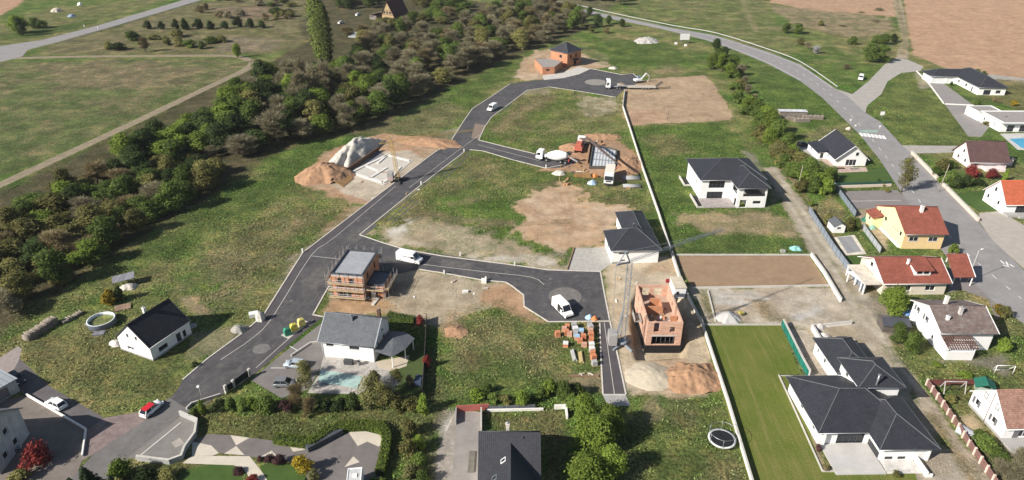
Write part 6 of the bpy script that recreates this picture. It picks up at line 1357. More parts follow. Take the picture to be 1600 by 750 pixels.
# kerb posts
KP = [((473, 394), 'white kerb post beside the left meadow'), ((658, 288), 'white kerb post below the yellow crane'), ((725, 237), 'white kerb post at the side road corner'), ((853, 262), 'white kerb post near the mixer lorry'), ((719, 400), 'white service box on the kerb behind the lettered van'), ((694, 428), 'white kerb post in front of the sandy plot'), ((759, 438), 'white kerb post beside the concrete ring'), ((804, 415), 'white kerb post by the lower turning circle entry')]
for (px, py), l in KP:
    o = bx('kerb_post', l, 'post', px, py, .35, .3, 1.0, 0, WW)
def bin_(label, px, py, col):
    o = thing('recycling_bin', label, 'recycling bin', G(px, py), R(38), 'recycling bins on the pavement pad')
    secs = [[(x*k, y*k, z) for x, y in ((-.7, -.5), (.7, -.5), (.7, .5), (-.7, .5))] for z, k in ((.05, .92), (1.1, 1.0), (1.5, .85), (1.75, .5))]
    b = MB(); b.loft(secs, smooth=False); b.build('body', col, o); b = MB(); b.tube((.2, -.52, 1.2), (.2, -.42, 1.25), .16, n=10); b.build('opening', DARKIN, o); b = MB(); b.obox((0, 0, 1.75), .3, .06, .18); b.build('lifting_lug', ZINC, o)
bin_('green recycling bin, lowest of the three on the pale pad', 450, 523, M('green_plastic', (.03, .21, .13), .6, .1)); bin_('yellow recycling bin in the middle of the pale pad', 460, 516, M('yellow_plastic', (.55, .47, .08), .6, .1)); bin_('yellow topped white recycling bin, uppermost on the pale pad', 471.5, 508, M('pale_yellow_plastic', (.58, .52, .16), .6, .15))
sheet('bin_pad', [(439, 524), (472, 499), (482, 503), (451, 530)], .026, CONC)
# round things
o = thing('round_pool', 'round above ground pool with murky green water beside the black roofed house', 'pool', G(160.5, 506))
b = MB(); b.lathe([(2.62, 0), (2.7, .05), (2.7, 1.25)], 40); b.build('outer_wall', M('blue_grey_liner', (.16, .19, .23), .6, .1, 1, kind='rib', tile=(.9, 1)), o)
b = MB(); b.lathe([(2.7, 1.25), (2.72, 1.3), (2.5, 1.3), (2.5, .3)], 40); b.build('inner_wall', M('pale_liner', (.60, .64, .66), .6), o)
b = MB(); b.face([(2.5*math.cos(k*math.pi/20), 2.5*math.sin(k*math.pi/20), .72) for k in range(40)]); b.build('water', M('murky_water', (.13, .15, .05), .12, .4, .5, col2=(.28, .25, .05), bd=0, spec=.5), o)
sheet('pool_base', [(131, 506), (142, 504), (168, 520), (172, 518), (151, 526), (148, 519)], .01, GREYC); bx('pool_step', 'grey wooden step at the foot of the round pool', 'step', 155, 522, 2.2, 1.3, .35, 15, M('grey_boards'))
o = thing('trampoline', 'round black trampoline with a pale rim and net beside the white wall', 'trampoline', G(1127, 691))
b = MB(); b.face([(1.95*math.cos(k*math.pi/16), 1.95*math.sin(k*math.pi/16), .84) for k in range(32)]); b.build('mat', M('black_mat', (.016, .017, .02), .7, .1), o)
b = MB(); b.lathe([(1.96, .8), (2.3, .8), (2.3, .9), (1.96, .9)], 32); b.build('rim_pad', M('pale_pad', (.5, .51, .5)), o)
for k in range(6):
    a = k*math.pi/3+.3; b = MB(); b.tube((2.25*math.cos(a), 2.25*math.sin(a), 0), (2.25*math.cos(a), 2.25*math.sin(a), 2.5), .035, n=6); b.build('net_pole', ZINC, o)
b = MB(); b.lathe([(2.24, 2.45), (2.28, 2.5), (2.24, 2.53)], 32); b.build('net_hoop', ZINC, o)
for px, py, l in ((1140, 508, 0), ): pass
# pools and covers
o = sheet('pool', [(502, 578), (567, 589), (559, 608), (497, 597)], .10, M('pool_cover', (.33, .46, .42), .35, .15, .5, col2=(.42, .53, .49), bd=.01)); o['kind'] = 'structure'
sheet('pool', [(1577, 217), (1620, 215), (1640, 232), (1596, 231)], .03, M('pool_water', (.06, .32, .50), .15, .15, 1, bd=.01)); sheet('pool_terrace', [(1562, 209), (1640, 207), (1650, 236), (1590, 234)], .012, M('pool_slabs', (.46, .45, .43)))
sheet('pool_terrace', [(1303, 371), (1335, 367), (1354, 397), (1321, 399)], .014, M('cream_slabs', (.56, .52, .43))); sheet('pool_cover', [(1308, 371), (1330, 369), (1346, 393), (1324, 396)], .05, M('grey_cover', (.26, .26, .27), .7, .08, 1, kind='rib', tile=(.5, 1)))
# log piles
LOG = M('cut_logs', (.24, .205, .17), .9, .4, 3.5)
def logs(label, a, c, w, h, seed, cover=None, group=None):
    p, q = G(*a), G(*c); o = thing('log_pile', label, 'log pile', p, math.atan2(q.y-p.y, q.x-p.x), group); L_ = (q-p).length; rr = random.Random(seed); b = MB(); x = 0
    while x < L_:
        z = .12; hh = h*rr.uniform(.8, 1.05)
        while z < hh: r = rr.uniform(.11, .17); b.tube((x+rr.uniform(-.05, .05), -w/2-rr.uniform(0, .2), z), (x+rr.uniform(-.05, .05), w/2+rr.uniform(0, .2), z), r, n=6); z += r*1.75
        x += .29
    b.build('logs', LOG, o)
    if cover: b = MB(); b.slab([(-.3, -w/2-.3, h+.25), (L_+.3, -w/2-.3, h+.25), (L_+.3, w/2+.3, h+.32), (-.3, w/2+.3, h+.32)], .06); b.build('cover_sheet', cover, o)
logs('long log pile at the wood edge left of the round pool', (42, 532), (88, 503), 1.6, 1.5, 1); logs('low dark log pile beyond the long log pile', (99, 505), (128, 489), 1.0, .6, 2)
logs('large log pile under a pale sheet beside the bushes', (1216, 181), (1258, 182), 2.2, 2.0, 3, M('pale_sheet', (.55, .56, .57), .5)); logs('open log pile in front of the covered one, left', (1219, 187), (1240, 188), 1.6, 1.4, 4); logs('open log pile in the middle of the front row', (1241, 190), (1264, 190), 1.6, 1.5, 5); logs('open log pile at the right of the front row', (1254, 185), (1285, 186), 1.6, 1.4, 6)
crumple('stone_pile', 'pale stone pile under the open field shelter', 'pile', 201, 449, 2.0, .9, CHALK, 14); crumple('stone_pile', 'pale stone pile at the gable of the black roofed house', 'pile', 182, 537, 1.6, .8, M('white_stones', (.58, .54, .5), .9, .2, 2), 16); crumple('stone_pile', 'grey stone pile on the verge by the new road', 'pile', 374, 516, 1.7, 1.2, M('grey_stones', (.27, .26, .23), .95, .3, 2), 18)
crumple('stone_pile', 'small white stone pile beside the villa wall stub', 'pile', 1279, 512, 1.4, .9, M('white_stones'), 20); crumple('stone_pile', 'white stone pile along the villa drive wall', 'pile', 1287, 527, 1.3, 1.0, M('white_stones'), 22); crumple('stone_pile', 'white chalk pile beside the upper turning circle kerb', 'pile', 958, 107, 2.4, .9, CHALK, 24)
bx('wooden_deck', 'small weathered wooden deck beside the round pool', 'deck', 192, 481, 3.2, 2.4, .25, 25, M('weathered_deck_wood', (.25, .17, .12), .9, .2, 1, kind='board', tile=(.3, 1)))
bx('white_skip', 'white box on the verge at the bend of the new road', 'box', 397, 494, 1.9, 1.3, .9, 20, PLASW); o = mound('stone_block', 'large pale boulder on the verge beside the new road', 407, 500, 1.0, .9, 2.2, M('pale_stone', (.5, .48, .43), .9), 0, 77, 'boulder', .2, 18, 3)
bx('concrete_ring', 'white concrete ring on the sandy plot near the kerb', 'ring', 756, 441, 1.2, 1.2, .8, 0, WW); bx('concrete_block', 'small white block lying on the sandy plot', 'block', 727, 457, 1.3, .7, .5, 10, WW)
crumple('sack_pile', 'turquoise sacks at the corner of the raked plot', 'sacks', 1243, 389, 1.6, .7, M('turquoise_sacks', (.18, .42, .38), .7, .3, 2, col2=(.4, .5, .52)), 26); bx('grey_crate', 'small grey crate left of the turquoise sacks', 'crate', 1223, 394, 1.1, .9, .6, 0, GREYC)
# site hut
h = thing('site_hut', 'small white site hut with a sandy roof between the shell and the raked plot', 'hut', G(1053, 466), R(2))
walls(h, 0, 0, 2.5, 4.6, 2.6, WHW, {'f': [(.4, .9, .7, .8)]}, t=.1, fm=FRD); b = MB(); b.box(-.12, -.12, 2.61, 2.62, 4.72, 2.75); b.build('roof', M('sandy_roof', (.50, .44, .34), .9, .15), h)
bx('red_crate', 'small red crate beside the site hut', 'crate', 1043, 441, .8, .7, .7, 0, M('dark_red', (.25, .03, .035)))
b = MB(); b.tube((0, 0, 0), (0, 0, 2.1), .05, n=6); 
# yellow dumper by the gravel heap
d = thing('mini_dumper', 'small yellow wheelbarrow style dumper beside the gravel heap', 'dumper', G(1158, 492), R(20))
b = MB(); b.slab([(-.7, -.45, .9), (.5, -.45, .7), (.5, .45, .7), (-.7, .45, .9)], .4); b.build('skip', M('dull_yellow', (.45, .37, .1)), d)
for s in (-.4, .4): wheel(d, .2, s, .25)
b = MB(); b.bar((-.6, 0, .5), (-1.4, 0, .9), .08); b.build('handle', CHASS, d)
# garden play things
g = thing('football_goal', 'white football goal frame on the lawn at the right edge', 'goal', G(1553, 584), R(-2))
b = MB(); b.tube((0, 0, 0), (0, 0, 2), .06, n=6); b.tube((0, 0, 2), (3.4, 0, 2), .06, n=6); b.tube((3.4, 0, 2), (3.4, 0, 0), .06, n=6); b.tube((0, 0, 2), (.3, 1.2, 0), .05, n=6); b.tube((3.4, 0, 2), (3.2, 1.2, 0), .05, n=6); b.tube((.3, 1.2, 0), (3.2, 1.2, 0), .05, n=6); b.build('frame', PLASW, g)
g = thing('swing', 'pale wooden swing frame in front of the dark red fence', 'swing', G(1471, 610), R(-1))
b = MB(); b.bar((0, 0, 2.1), (4.0, 0, 2.1), .14)
for x in (.1, 3.9): b.bar((x, 0, 2.1), (x-.2, -1, 0), .12); b.bar((x, 0, 2.1), (x+.2, 1, 0), .12)
b.build('frame', M('bleached_timber', (.45, .42, .40)), g)
for x in (1.3, 2.7):
    b = MB(); b.tube((x-.2, 0, 2.1), (x-.2, 0, .5), .02, n=4); b.tube((x+.2, 0, 2.1), (x+.2, 0, .5), .02, n=4); b.box(x-.25, -.12, .46, x+.25, .12, .5); b.build('swing_seat', CHASS, g)
b = MB(); sl_ = [(1.0*math.cos(a)*1.0, 0, 1.1*math.sin(a)) for a in np.linspace(0, math.pi, 11)]
b.loft([[(x*(1.15 if k == 0 else 1.15), yy, z+.02) for x, _, z in sl_] for k, yy in enumerate((-2.1, 2.1))], smooth=True)
o = b.build('tunnel_shed', M('grey_tunnel_sheet', (.36, .38, .40), .5, .12, 1), None, G(1517, 683)); o.rotation_euler = (0, 0, R(33)); tag(o, 'grey arched tunnel cover beside the brown panel fence', 'tunnel shed')
crumple('tarpaulin', 'blue tarpaulin heap behind the weathered roof house', 'tarpaulin', 1419, 490, 1.4, 1.0, M('bright_blue_sheet', (.12, .26, .5), .6, .2, 2), 28); crumple('tarpaulin', 'green tarpaulin canopy beside the yellow house', 'tarpaulin', 1358, 345, 2.2, 1.6, M('dark_green_sheet'), 30); crumple('water_tank', 'pale green water tank beside the yellow house', 'tank', 1363, 357, 1.0, 1.2, M('pale_green_tank', (.22, .38, .31)), 32); crumple('rain_barrel', 'blue rain barrel at the corner of the yellow house', 'barrel', 1371, 352, .6, 1.1, M('barrel_blue', (.04, .14, .4)), 34)
bx('covered_barbecue', 'grey covered barbecue on the pool terrace', 'barbecue', 545, 568.5, 1.7, .8, 1.0, -8, FRD); bx('garden_chest', 'dark blue garden chest beside the lower lawn fence', 'chest', 654, 598, 1.3, 2.2, 1.0, -3, M('dark_blue_chest', (.05, .075, .12)))
o = thing('garden_chair', 'round grey garden chair on the pool terrace', 'chair', G(562, 570)); b = MB(); b.lathe([(.35, .4), (.45, .45), (.5, .9)], 12); b.build('seat', GREYC, o); b = MB(); b.lathe([(.3, 0), (.06, .1), (.06, .4)], 8); b.build('base', FRD, o)
# terrace furniture of the house by the zebra crossing
for px, py, l in ((1313, 264, 'brown garden lounger on the pink terrace'), (1334, 264, 'grey garden lounger on the pink terrace')):
    o = thing('garden_lounger', l, 'lounger', G(px, py), R(4)); b = MB(); b.box(-1.2, -.4, .3, 1.2, .4, .4); b.build('seat', M('brown_slats') if 'brown' in l else GREYC, o)
    for x in (-1, 1): b = MB(); b.box(x-.05, -.4, 0, x+.05, .4, .3); b.build('leg', FRD, o)
# bottom patio with cream and dark triangles
PD = M('dark_patio', (.15, .135, .128), .9, .15, .5, bd=.01); PC = M('cream_patio', (.50, .45, .37), .85, .1, .6, bd=.01)
sheet('patio', [(326, 678), (360, 680), (430, 689), (490, 699), (545, 676), (572, 674), (598, 680), (605, 690), (592, 752), (560, 770), (470, 770), (480, 738), (440, 716), (395, 714), (330, 706), (300, 690)], .010, PD)
for k, q in enumerate(([(360, 680), (390, 684), (369, 696)], [(369, 697), (382, 711), (350, 709)], [(448, 690), (490, 698), (490, 700), (458, 706)], [(425, 704), (432, 712), (408, 713)], [(544, 675), (572, 674), (596, 680), (602, 688), (592, 698), (574, 690), (559, 697)], [(552, 713), (562, 722), (538, 730)], [(300, 690), (330, 696), (342, 708), (332, 712), (300, 712)])): sheet('patio', q, .014, PC)
sheet('garden_path', [(300, 712), (390, 713), (402, 728), (415, 745), (425, 770), (405, 770), (380, 732), (365, 727), (285, 724)], .018, PC)
b = MB(); b.box(-3.2, -.5, 0, 3.2, .5, 1.0); o = b.build('dark_bench_wall', M('slate_wall', (.06, .065, .075), .7), None, G(508, 690)); o.rotation_euler = (0, 0, heading((490, 700), (535, 676))); tag(o, 'dark slate wall in front of the curved hedge', 'wall')
crumple('rubbish_heap', 'pale heap of boards in the upper left garden', 'heap', 88, 18, 4.0, 2.4, M('pale_boards', (.4, .36, .3), .9, .3, 1), 50); crumple('tarpaulin', 'blue tarpaulin heap in the upper left garden', 'tarpaulin', 112, 26, 2.6, 1.6, M('blue_grey_sheet', (.2, .27, .38), .7, .2), 52); crumple('white_tank', 'white tank in the upper left garden', 'tank', 125, 8, 1.8, 2.0, PLASW, 54); crumple('polytunnel', 'pale polytunnel among the garden shrubs', 'polytunnel', 556, 57, 4.5, 2.6, M('pale_film', (.34, .36, .36)), 56)

CL = random.Random(9)
for k in range(34):
    px, py = (CL.uniform(872, 925), CL.uniform(258, 290)) if k % 3 else (CL.uniform(905, 965), CL.uniform(214, 232))
    m = CL.choice([M('raw_timber', (.40, .27, .14), .8, .2), CONC, M('brown_formwork'), M('red_clay_blocks'), WW, M('dark_formwork')])
    bx('loose_board', 'small plank or block lying loose among the clutter of the foundation site', 'board', px, py, CL.uniform(.3, 2.6), CL.uniform(.2, .7), CL.uniform(.1, .7), CL.uniform(0, 180), m, 'loose debris on the foundation site')
for k in range(26):
    px, py = [(CL.uniform(600, 790), CL.uniform(440, 480)), (CL.uniform(955, 995), CL.uniform(430, 500)), (CL.uniform(560, 660), CL.uniform(270, 310))][k % 3]
    bx('loose_board', 'small pale block or board lying loose on the bare earth of the plots', 'board', px, py, CL.uniform(.3, 1.6), CL.uniform(.2, .5), CL.uniform(.05, .35), CL.uniform(0, 180), CL.choice([CONC, M('raw_timber'), WW]), 'loose debris on the bare plots')
# ------------------------------------------------------------------ foliage
def leafmat(name, c1, c2, hv=.75, tr=.3):
    m, nt, bs = newmat(name); L = nt.links
    oi = N(nt, 'ShaderNodeObjectInfo'); tc = N(nt, 'ShaderNodeTexCoord'); at = N(nt, 'ShaderNodeAttribute', attribute_name='tint')
    n = noise(nt, tc.outputs['Object'], .55, 3, .6)
    a = N(nt, 'ShaderNodeMath', operation='ADD'); L.new(n, a.inputs[0]); L.new(at.outputs['Fac'], a.inputs[1])
    c = mult(nt, (*c1, 1), (*c2, 1), 'MIX', ramp(nt, a.outputs[0], 0, 1, .6, 1.4))
    c = mult(nt, c, grey(nt, ramp(nt, oi.outputs['Random'], 1-hv*.5, 1+hv*.5, 0, 1)))
    L.new(c, bs.inputs['Base Color']); bs.inputs['Roughness'].default_value = .7; bs.inputs['Specular IOR Level'].default_value = .15
    t = N(nt, 'ShaderNodeBsdfTranslucent'); L.new(c, t.inputs['Color']); mx = N(nt, 'ShaderNodeMixShader'); mx.inputs[0].default_value = tr
    L.new(bs.outputs[0], mx.inputs[1]); L.new(t.outputs[0], mx.inputs[2]); L.new(mx.outputs[0], nt.nodes['Material Output'].inputs['Surface']); return m
FOL = {'bright': leafmat('spring_green_leaves', (.095, .15, .02), (.21, .27, .045)), 'green': leafmat('green_leaves', (.06, .10, .02), (.14, .19, .04)), 'dark': leafmat('dark_green_leaves', (.026, .046, .013), (.068, .098, .026)),
       'olive': leafmat('olive_buds', (.115, .115, .036), (.23, .215, .07)), 'bare': leafmat('bare_twigs', (.175, .155, .095), (.31, .28, .17), .4, .25), 'rust': leafmat('rusty_twigs', (.17, .135, .07), (.29, .235, .12), .4, .25), 'yellow': leafmat('yellow_flowers', (.22, .16, .015), (.42, .31, .03)),
       'red': leafmat('red_leaves', (.12, .018, .018), (.26, .05, .04)), 'purple': leafmat('purple_leaves', (.06, .03, .035), (.13, .06, .06)), 'conifer': leafmat('conifer_needles', (.014, .024, .012), (.038, .055, .022), .4, .1), 'pale': leafmat('pale_willow_leaves', (.12, .125, .045), (.24, .23, .09)),
       'blossom': leafmat('white_blossom', (.40, .40, .42), (.62, .6, .6)), 'poplar': leafmat('poplar_leaves', (.08, .115, .024), (.18, .215, .05))}
BARK = M('bark', (.13, .105, .08), .95, .3, 3)
def leafmesh(name, pos, nrm, size, asp=.6, rs=None):
    n = len(pos); rs = rs or np.random.RandomState(1)
    t = np.cross(nrm, rs.normal(size=(n, 3))); t /= np.linalg.norm(t, axis=1)[:, None]+1e-9; s = np.cross(nrm, t); sz = (size*rs.uniform(.6, 1.35, n))[:, None]
    q = np.stack([pos+t*sz, pos+s*sz*asp, pos-t*sz, pos-s*sz*asp], 1).reshape(-1, 3)
    me = bpy.data.meshes.new(name); me.vertices.add(4*n); me.vertices.foreach_set('co', q.ravel().astype(np.float32)); me.loops.add(4*n); me.loops.foreach_set('vertex_index', np.arange(4*n)); me.polygons.add(n); me.polygons.foreach_set('loop_start', np.arange(0, 4*n, 4)); me.update(calc_edges=True)
    a = me.attributes.new('tint', 'FLOAT', 'FACE'); a.data.foreach_set('value', rs.uniform(.1, .9, n).astype(np.float32)); return me
def lobes(rs, w, h, n, low=.25, shape='round'):
    out = []
    for i in range(n):
        f = (i+.5)/n; z = h*(low+(1-low)*f*.88); k = math.sin(math.pi*min(1, .18+.80*f))**.7 if shape == 'round' else 1
        a = rs.uniform(0, 6.28); d = w*.5*rs.uniform(.15, .62)*k; r = w*rs.uniform(.12, .26)
        out.append((d*math.cos(a), d*math.sin(a), z, r, r*rs.uniform(.7, .95)))
    return out
def unit(rs, n): v = rs.normal(size=(n, 3)); return v/np.linalg.norm(v, axis=1)[:, None]
def crown(name, seed, w, h, nl, n, size, low=.25, kind='leaf'):
    rs = np.random.RandomState(seed); lb = lobes(rs, w, h, nl, low); P = []; Nn = []
    for x, y, z, r, rz in lb:
        k = n//nl; d = unit(rs, k); rad = rs.uniform(.3, 1.0, k)**.5*(1+.30*np.abs(rs.normal(size=k))*(rs.rand(k) < .45)-.06); p = d*rad[:, None]*np.array((r, r, rz))+np.array((x, y, z)); P.append(p)
        nn = d*.9+rs.normal(size=(k, 3))*.55+np.array((0, 0, .45)); Nn.append(nn/np.linalg.norm(nn, axis=1)[:, None])
    P = np.concatenate(P); Nn = np.concatenate(Nn); P[:, 2] = np.maximum(P[:, 2], .05)
    return leafmesh(name, P, Nn, size, .62, rs), lb
def twigs(name, seed, w, h, nl, n, low=.2, ln=.9):
    rs = np.random.RandomState(seed); lb = lobes(rs, w, h, nl, low); P = []; D = []
    for x, y, z, r, rz in lb:
        k = n//nl; d = unit(rs, k); d[:, 2] = np.abs(d[:, 2])*.8+.1*d[:, 2]; rad = rs.uniform(.15, 1.05, k)**.6; P.append(d*rad[:, None]*np.array((r, r, rz*1.1))+np.array((x, y, z*.95))); q = d+np.array((0, 0, .5))+rs.normal(size=(k, 3))*.35; D.append(q/np.linalg.norm(q, axis=1)[:, None])
    P = np.concatenate(P); D = np.concatenate(D); P[:, 2] = np.maximum(P[:, 2], .05); m = len(P); s = np.cross(D, rs.normal(size=(m, 3))); s /= np.linalg.norm(s, axis=1)[:, None]
    L_ = (ln*rs.uniform(.5, 1.3, m))[:, None]; wd = rs.uniform(.03, .06, m)[:, None]*(w/7)
    q = np.stack([P-D*L_*.5-s*wd, P-D*L_*.5+s*wd, P+D*L_*.5+s*wd*.3, P+D*L_*.5-s*wd*.3], 1).reshape(-1, 3)
    me = bpy.data.meshes.new(name); me.vertices.add(4*m); me.vertices.foreach_set('co', q.ravel().astype(np.float32)); me.loops.add(4*m); me.loops.foreach_set('vertex_index', np.arange(4*m)); me.polygons.add(m); me.polygons.foreach_set('loop_start', np.arange(0, 4*m, 4)); me.update(calc_edges=True)
    a = me.attributes.new('tint', 'FLOAT', 'FACE'); a.data.foreach_set('value', rs.uniform(.1, .9, m).astype(np.float32)); return me, lb
def trunkmesh(name, seed, h, lb, r=.22, multi=False):
    rs = np.random.RandomState(seed); b = MB()
    top = (0, 0, h*.55)
    if not multi: b.tube((0, 0, -.1), (0, 0, h*.3), r, r*.75, 7); b.tube((0, 0, h*.3), top, r*.75, r*.4, 7)
    for x, y, z, rr, rz in lb:
        s = (0, 0, h*(.16+.3*rs.rand())) if not multi else (rs.uniform(-.2, .2), rs.uniform(-.2, .2), 0); mid = (x*.5+rs.uniform(-.2, .2), y*.5, (s[2]+z)*.5+.1*h); b.tube(s, mid, r*.42, r*.28, 5); b.tube(mid, (x, y, z), r*.28, r*.08, 5)
        for k in range(3): e = (x+rs.uniform(-1, 1)*rr, y+rs.uniform(-1, 1)*rr, z+rs.uniform(.1, .9)*rz); b.tube((x*.8+mid[0]*.2, y*.8+mid[1]*.2, z*.8+mid[2]*.2), e, r*.12, r*.04, 4)
    o = b.build(name, BARK, None, uv=False); me = o.data; bpy.data.objects.remove(o); return me
PRO = {}
for i in range(4): c, l = crown('tree_crown', 10+i, 7, 8, 19, 5600, .20, .2); PRO['tree', i] = (c, trunkmesh('tree_trunk', i, 8, l), 7, 8)
for i in range(3): c, l = crown('big_crown', 40+i, 8, 8.5, 24, 13000, .20, .16); PRO['big', i] = (c, trunkmesh('big_trunk', i+5, 8.5, l, .26), 8, 8.5)
for i in range(3): c, l = crown('bush_crown', 20+i, 4, 2.8, 11, 1900, .17, .12); PRO['bush', i] = (c, trunkmesh('bush_stems', i+9, 2.8, l, .10, True), 4, 2.8)
for i in range(4): c, l = twigs('bare_crown', 30+i, 7, 8, 15, 3600, .22, 1.15); PRO['bare', i] = (c, trunkmesh('bare_trunk', i+12, 8, l, .24), 7, 8)
for i in range(2): c, l = twigs('scrub_crown', 50+i, 4, 3, 10, 1500, .1, .8); PRO['scrub', i] = (c, trunkmesh('scrub_stems', i+16, 3, l, .08, True), 4, 3)
for i in range(2): c, l = crown('airy_crown', 60+i, 6, 10, 20, 2400, .17, .2); PRO['airy', i] = (c, trunkmesh('airy_trunk', i+19, 10, l, .2), 6, 10)
def poplar(seed):
    rs = np.random.RandomState(seed); n = 5200; z = rs.uniform(1.5, 32, n); k = np.sin(np.pi*np.clip((z+1)/34, 0, 1))**.55; a = rs.uniform(0, 6.28, n); r = 2.5*k*rs.uniform(.3, 1, n)**.5*(1+.18*np.sin(z*2.1+a*3)); P = np.stack([r*np.cos(a), r*np.sin(a), z], 1); d = np.stack([np.cos(a), np.sin(a), .8+0*a], 1)+rs.normal(size=(n, 3))*.5
    me = leafmesh('poplar_crown', P, d/np.linalg.norm(d, axis=1)[:, None], .36, .5, rs); b = MB(); b.tube((0, 0, -.1), (0, 0, 30), .5, .08, 8)
    for i in range(14): zz_ = 2+i*1.9; aa = i*2.4; b.tube((0, 0, zz_), (1.5*math.cos(aa), 1.5*math.sin(aa), zz_+3.4), .12, .03, 5)
    o = b.build('poplar_trunk', BARK, None, uv=False); t = o.data; bpy.data.objects.remove(o); return me, t, 5, 33
PRO['poplar', 0] = poplar(3); PRO['poplar', 1] = poplar(4)
def conifer(seed, n=5200):
    rs = np.random.RandomState(seed); z = 8*(1-np.sqrt(rs.rand(n)))*.98+.25; lay = np.floor(z/.7)*.7; a = rs.uniform(0, 6.28, n); R_ = 2.6*(1-z/8.6)*(.72+.28*np.cos(a*5+lay*7)); r = R_*rs.uniform(.35, 1, n)**.6; P = np.stack([r*np.cos(a), r*np.sin(a), z-.25*r], 1); P[:, 2] = np.maximum(P[:, 2], .1); d = np.stack([np.cos(a)*.5, np.sin(a)*.5, 1+0*a], 1)+rs.normal(size=(n, 3))*.4
    me = leafmesh('conifer_crown', P, d/np.linalg.norm(d, axis=1)[:, None], .2, .4, rs); b = MB(); b.tube((0, 0, -.1), (0, 0, 8), .2, .03, 7)
    o = b.build('conifer_trunk', BARK, None, uv=False); t = o.data; bpy.data.objects.remove(o); return me, t, 5.2, 8.2
PRO['conifer', 0] = conifer(5)
TR = random.Random(11); KN = {'tree': 4, 'big': 3, 'bush': 3, 'bare': 4, 'scrub': 2, 'airy': 2, 'poplar': 2, 'conifer': 1}
NAME = {'tree': 'leafy_tree', 'big': 'leafy_tree', 'bush': 'shrub', 'bare': 'bare_tree', 'scrub': 'bare_shrub', 'airy': 'airy_tree', 'poplar': 'poplar_tree', 'conifer': 'fir_tree'}
def plant(kind, fol, loc, w, h, label, group=None, cat=None):
    i = TR.randrange(KN[kind]); c, t, pw, ph = PRO[kind, i]
    o = thing(NAME[kind], label, cat or ('shrub' if kind in ('bush', 'scrub') else 'tree'), loc, TR.uniform(0, 6.28), group); e_ = TR.uniform(.82, 1.2); s = (w/pw*e_, w/pw/e_, h/ph*TR.uniform(.85, 1.2)); o.rotation_euler = (0, 0, 0) if kind == 'poplar' else (TR.uniform(-.1, .1), TR.uniform(-.1, .1), o.rotation_euler[2])
    for nm, me, mt in (('crown', c, FOL[fol]), ('trunk', t, BARK)):
        p = bpy.data.objects.new(nm, me); COL.objects.link(p); p.parent = o; p.scale = s
        if not me.materials: me.materials.append(mt)
        p.material_slots[0].link = 'OBJECT'; p.material_slots[0].material = mt
    return o
def T(px, py, kind, fol, w, h, label, group=None): return plant(kind, fol, G(px, py), w, h, label, group)
T(503, 97, 'poplar', 'poplar', 8.0, 34, 'tall columnar poplar, left of the pair', 'tall poplars'); T(513, 99, 'poplar', 'poplar', 7.0, 32, 'tall columnar poplar, right of the pair', 'tall poplars')
# bright trees beside the slate roofed house
for px, py, w, h, k, l in ((930, 702, 7.6, 7.5, 'bright', 'largest bright green tree beside the slate roofed house'), (952, 672, 6.2, 6.4, 'bright', 'bright green tree at the end of the concrete apron'), (914, 662, 6.0, 5.6, 'bright', 'bright green tree beside the pale wall corner'), (918, 760, 8.0, 7.4, 'bright', 'bright green tree at the bottom edge right of the slate roof'), (950, 745, 6.0, 6.0, 'bright', 'bright green tree at the bottom edge, furthest right')):
    T(px, py, 'big', k, w, h, l)
for px, py, w, h, f, l in ((815, 632, 3.6, 2.6, 'bright', 'round bright shrub behind the grey mesh fence'), (858, 616, 3.6, 3.2, 'bright', 'bright shrub left of the timber beam'), (880, 622, 4.2, 3.4, 'green', 'green shrub below the timber beam'), (900, 618, 3.6, 3.0, 'green', 'green shrub left of the footpath end'), (842, 624, 3.2, 2.4, 'green', 'low green shrub above the low garden wall'), (745, 622, 3.6, 2.6, 'bright', 'bright shrub above the red rendered wall'), (772, 628, 2.8, 2.0, 'green', 'small shrub at the end of the red rendered wall'), (762, 614, 2.4, 1.8, 'green', 'small green bush in the rough grass above the red wall'), (895, 640, 4, 3, 'green', 'green shrub between the wall corner and the bright trees'), (790, 630, 3, 1.8, 'olive', 'dull olive bush behind the mesh fence')):
    T(px, py, 'bush', f, w, h, l)
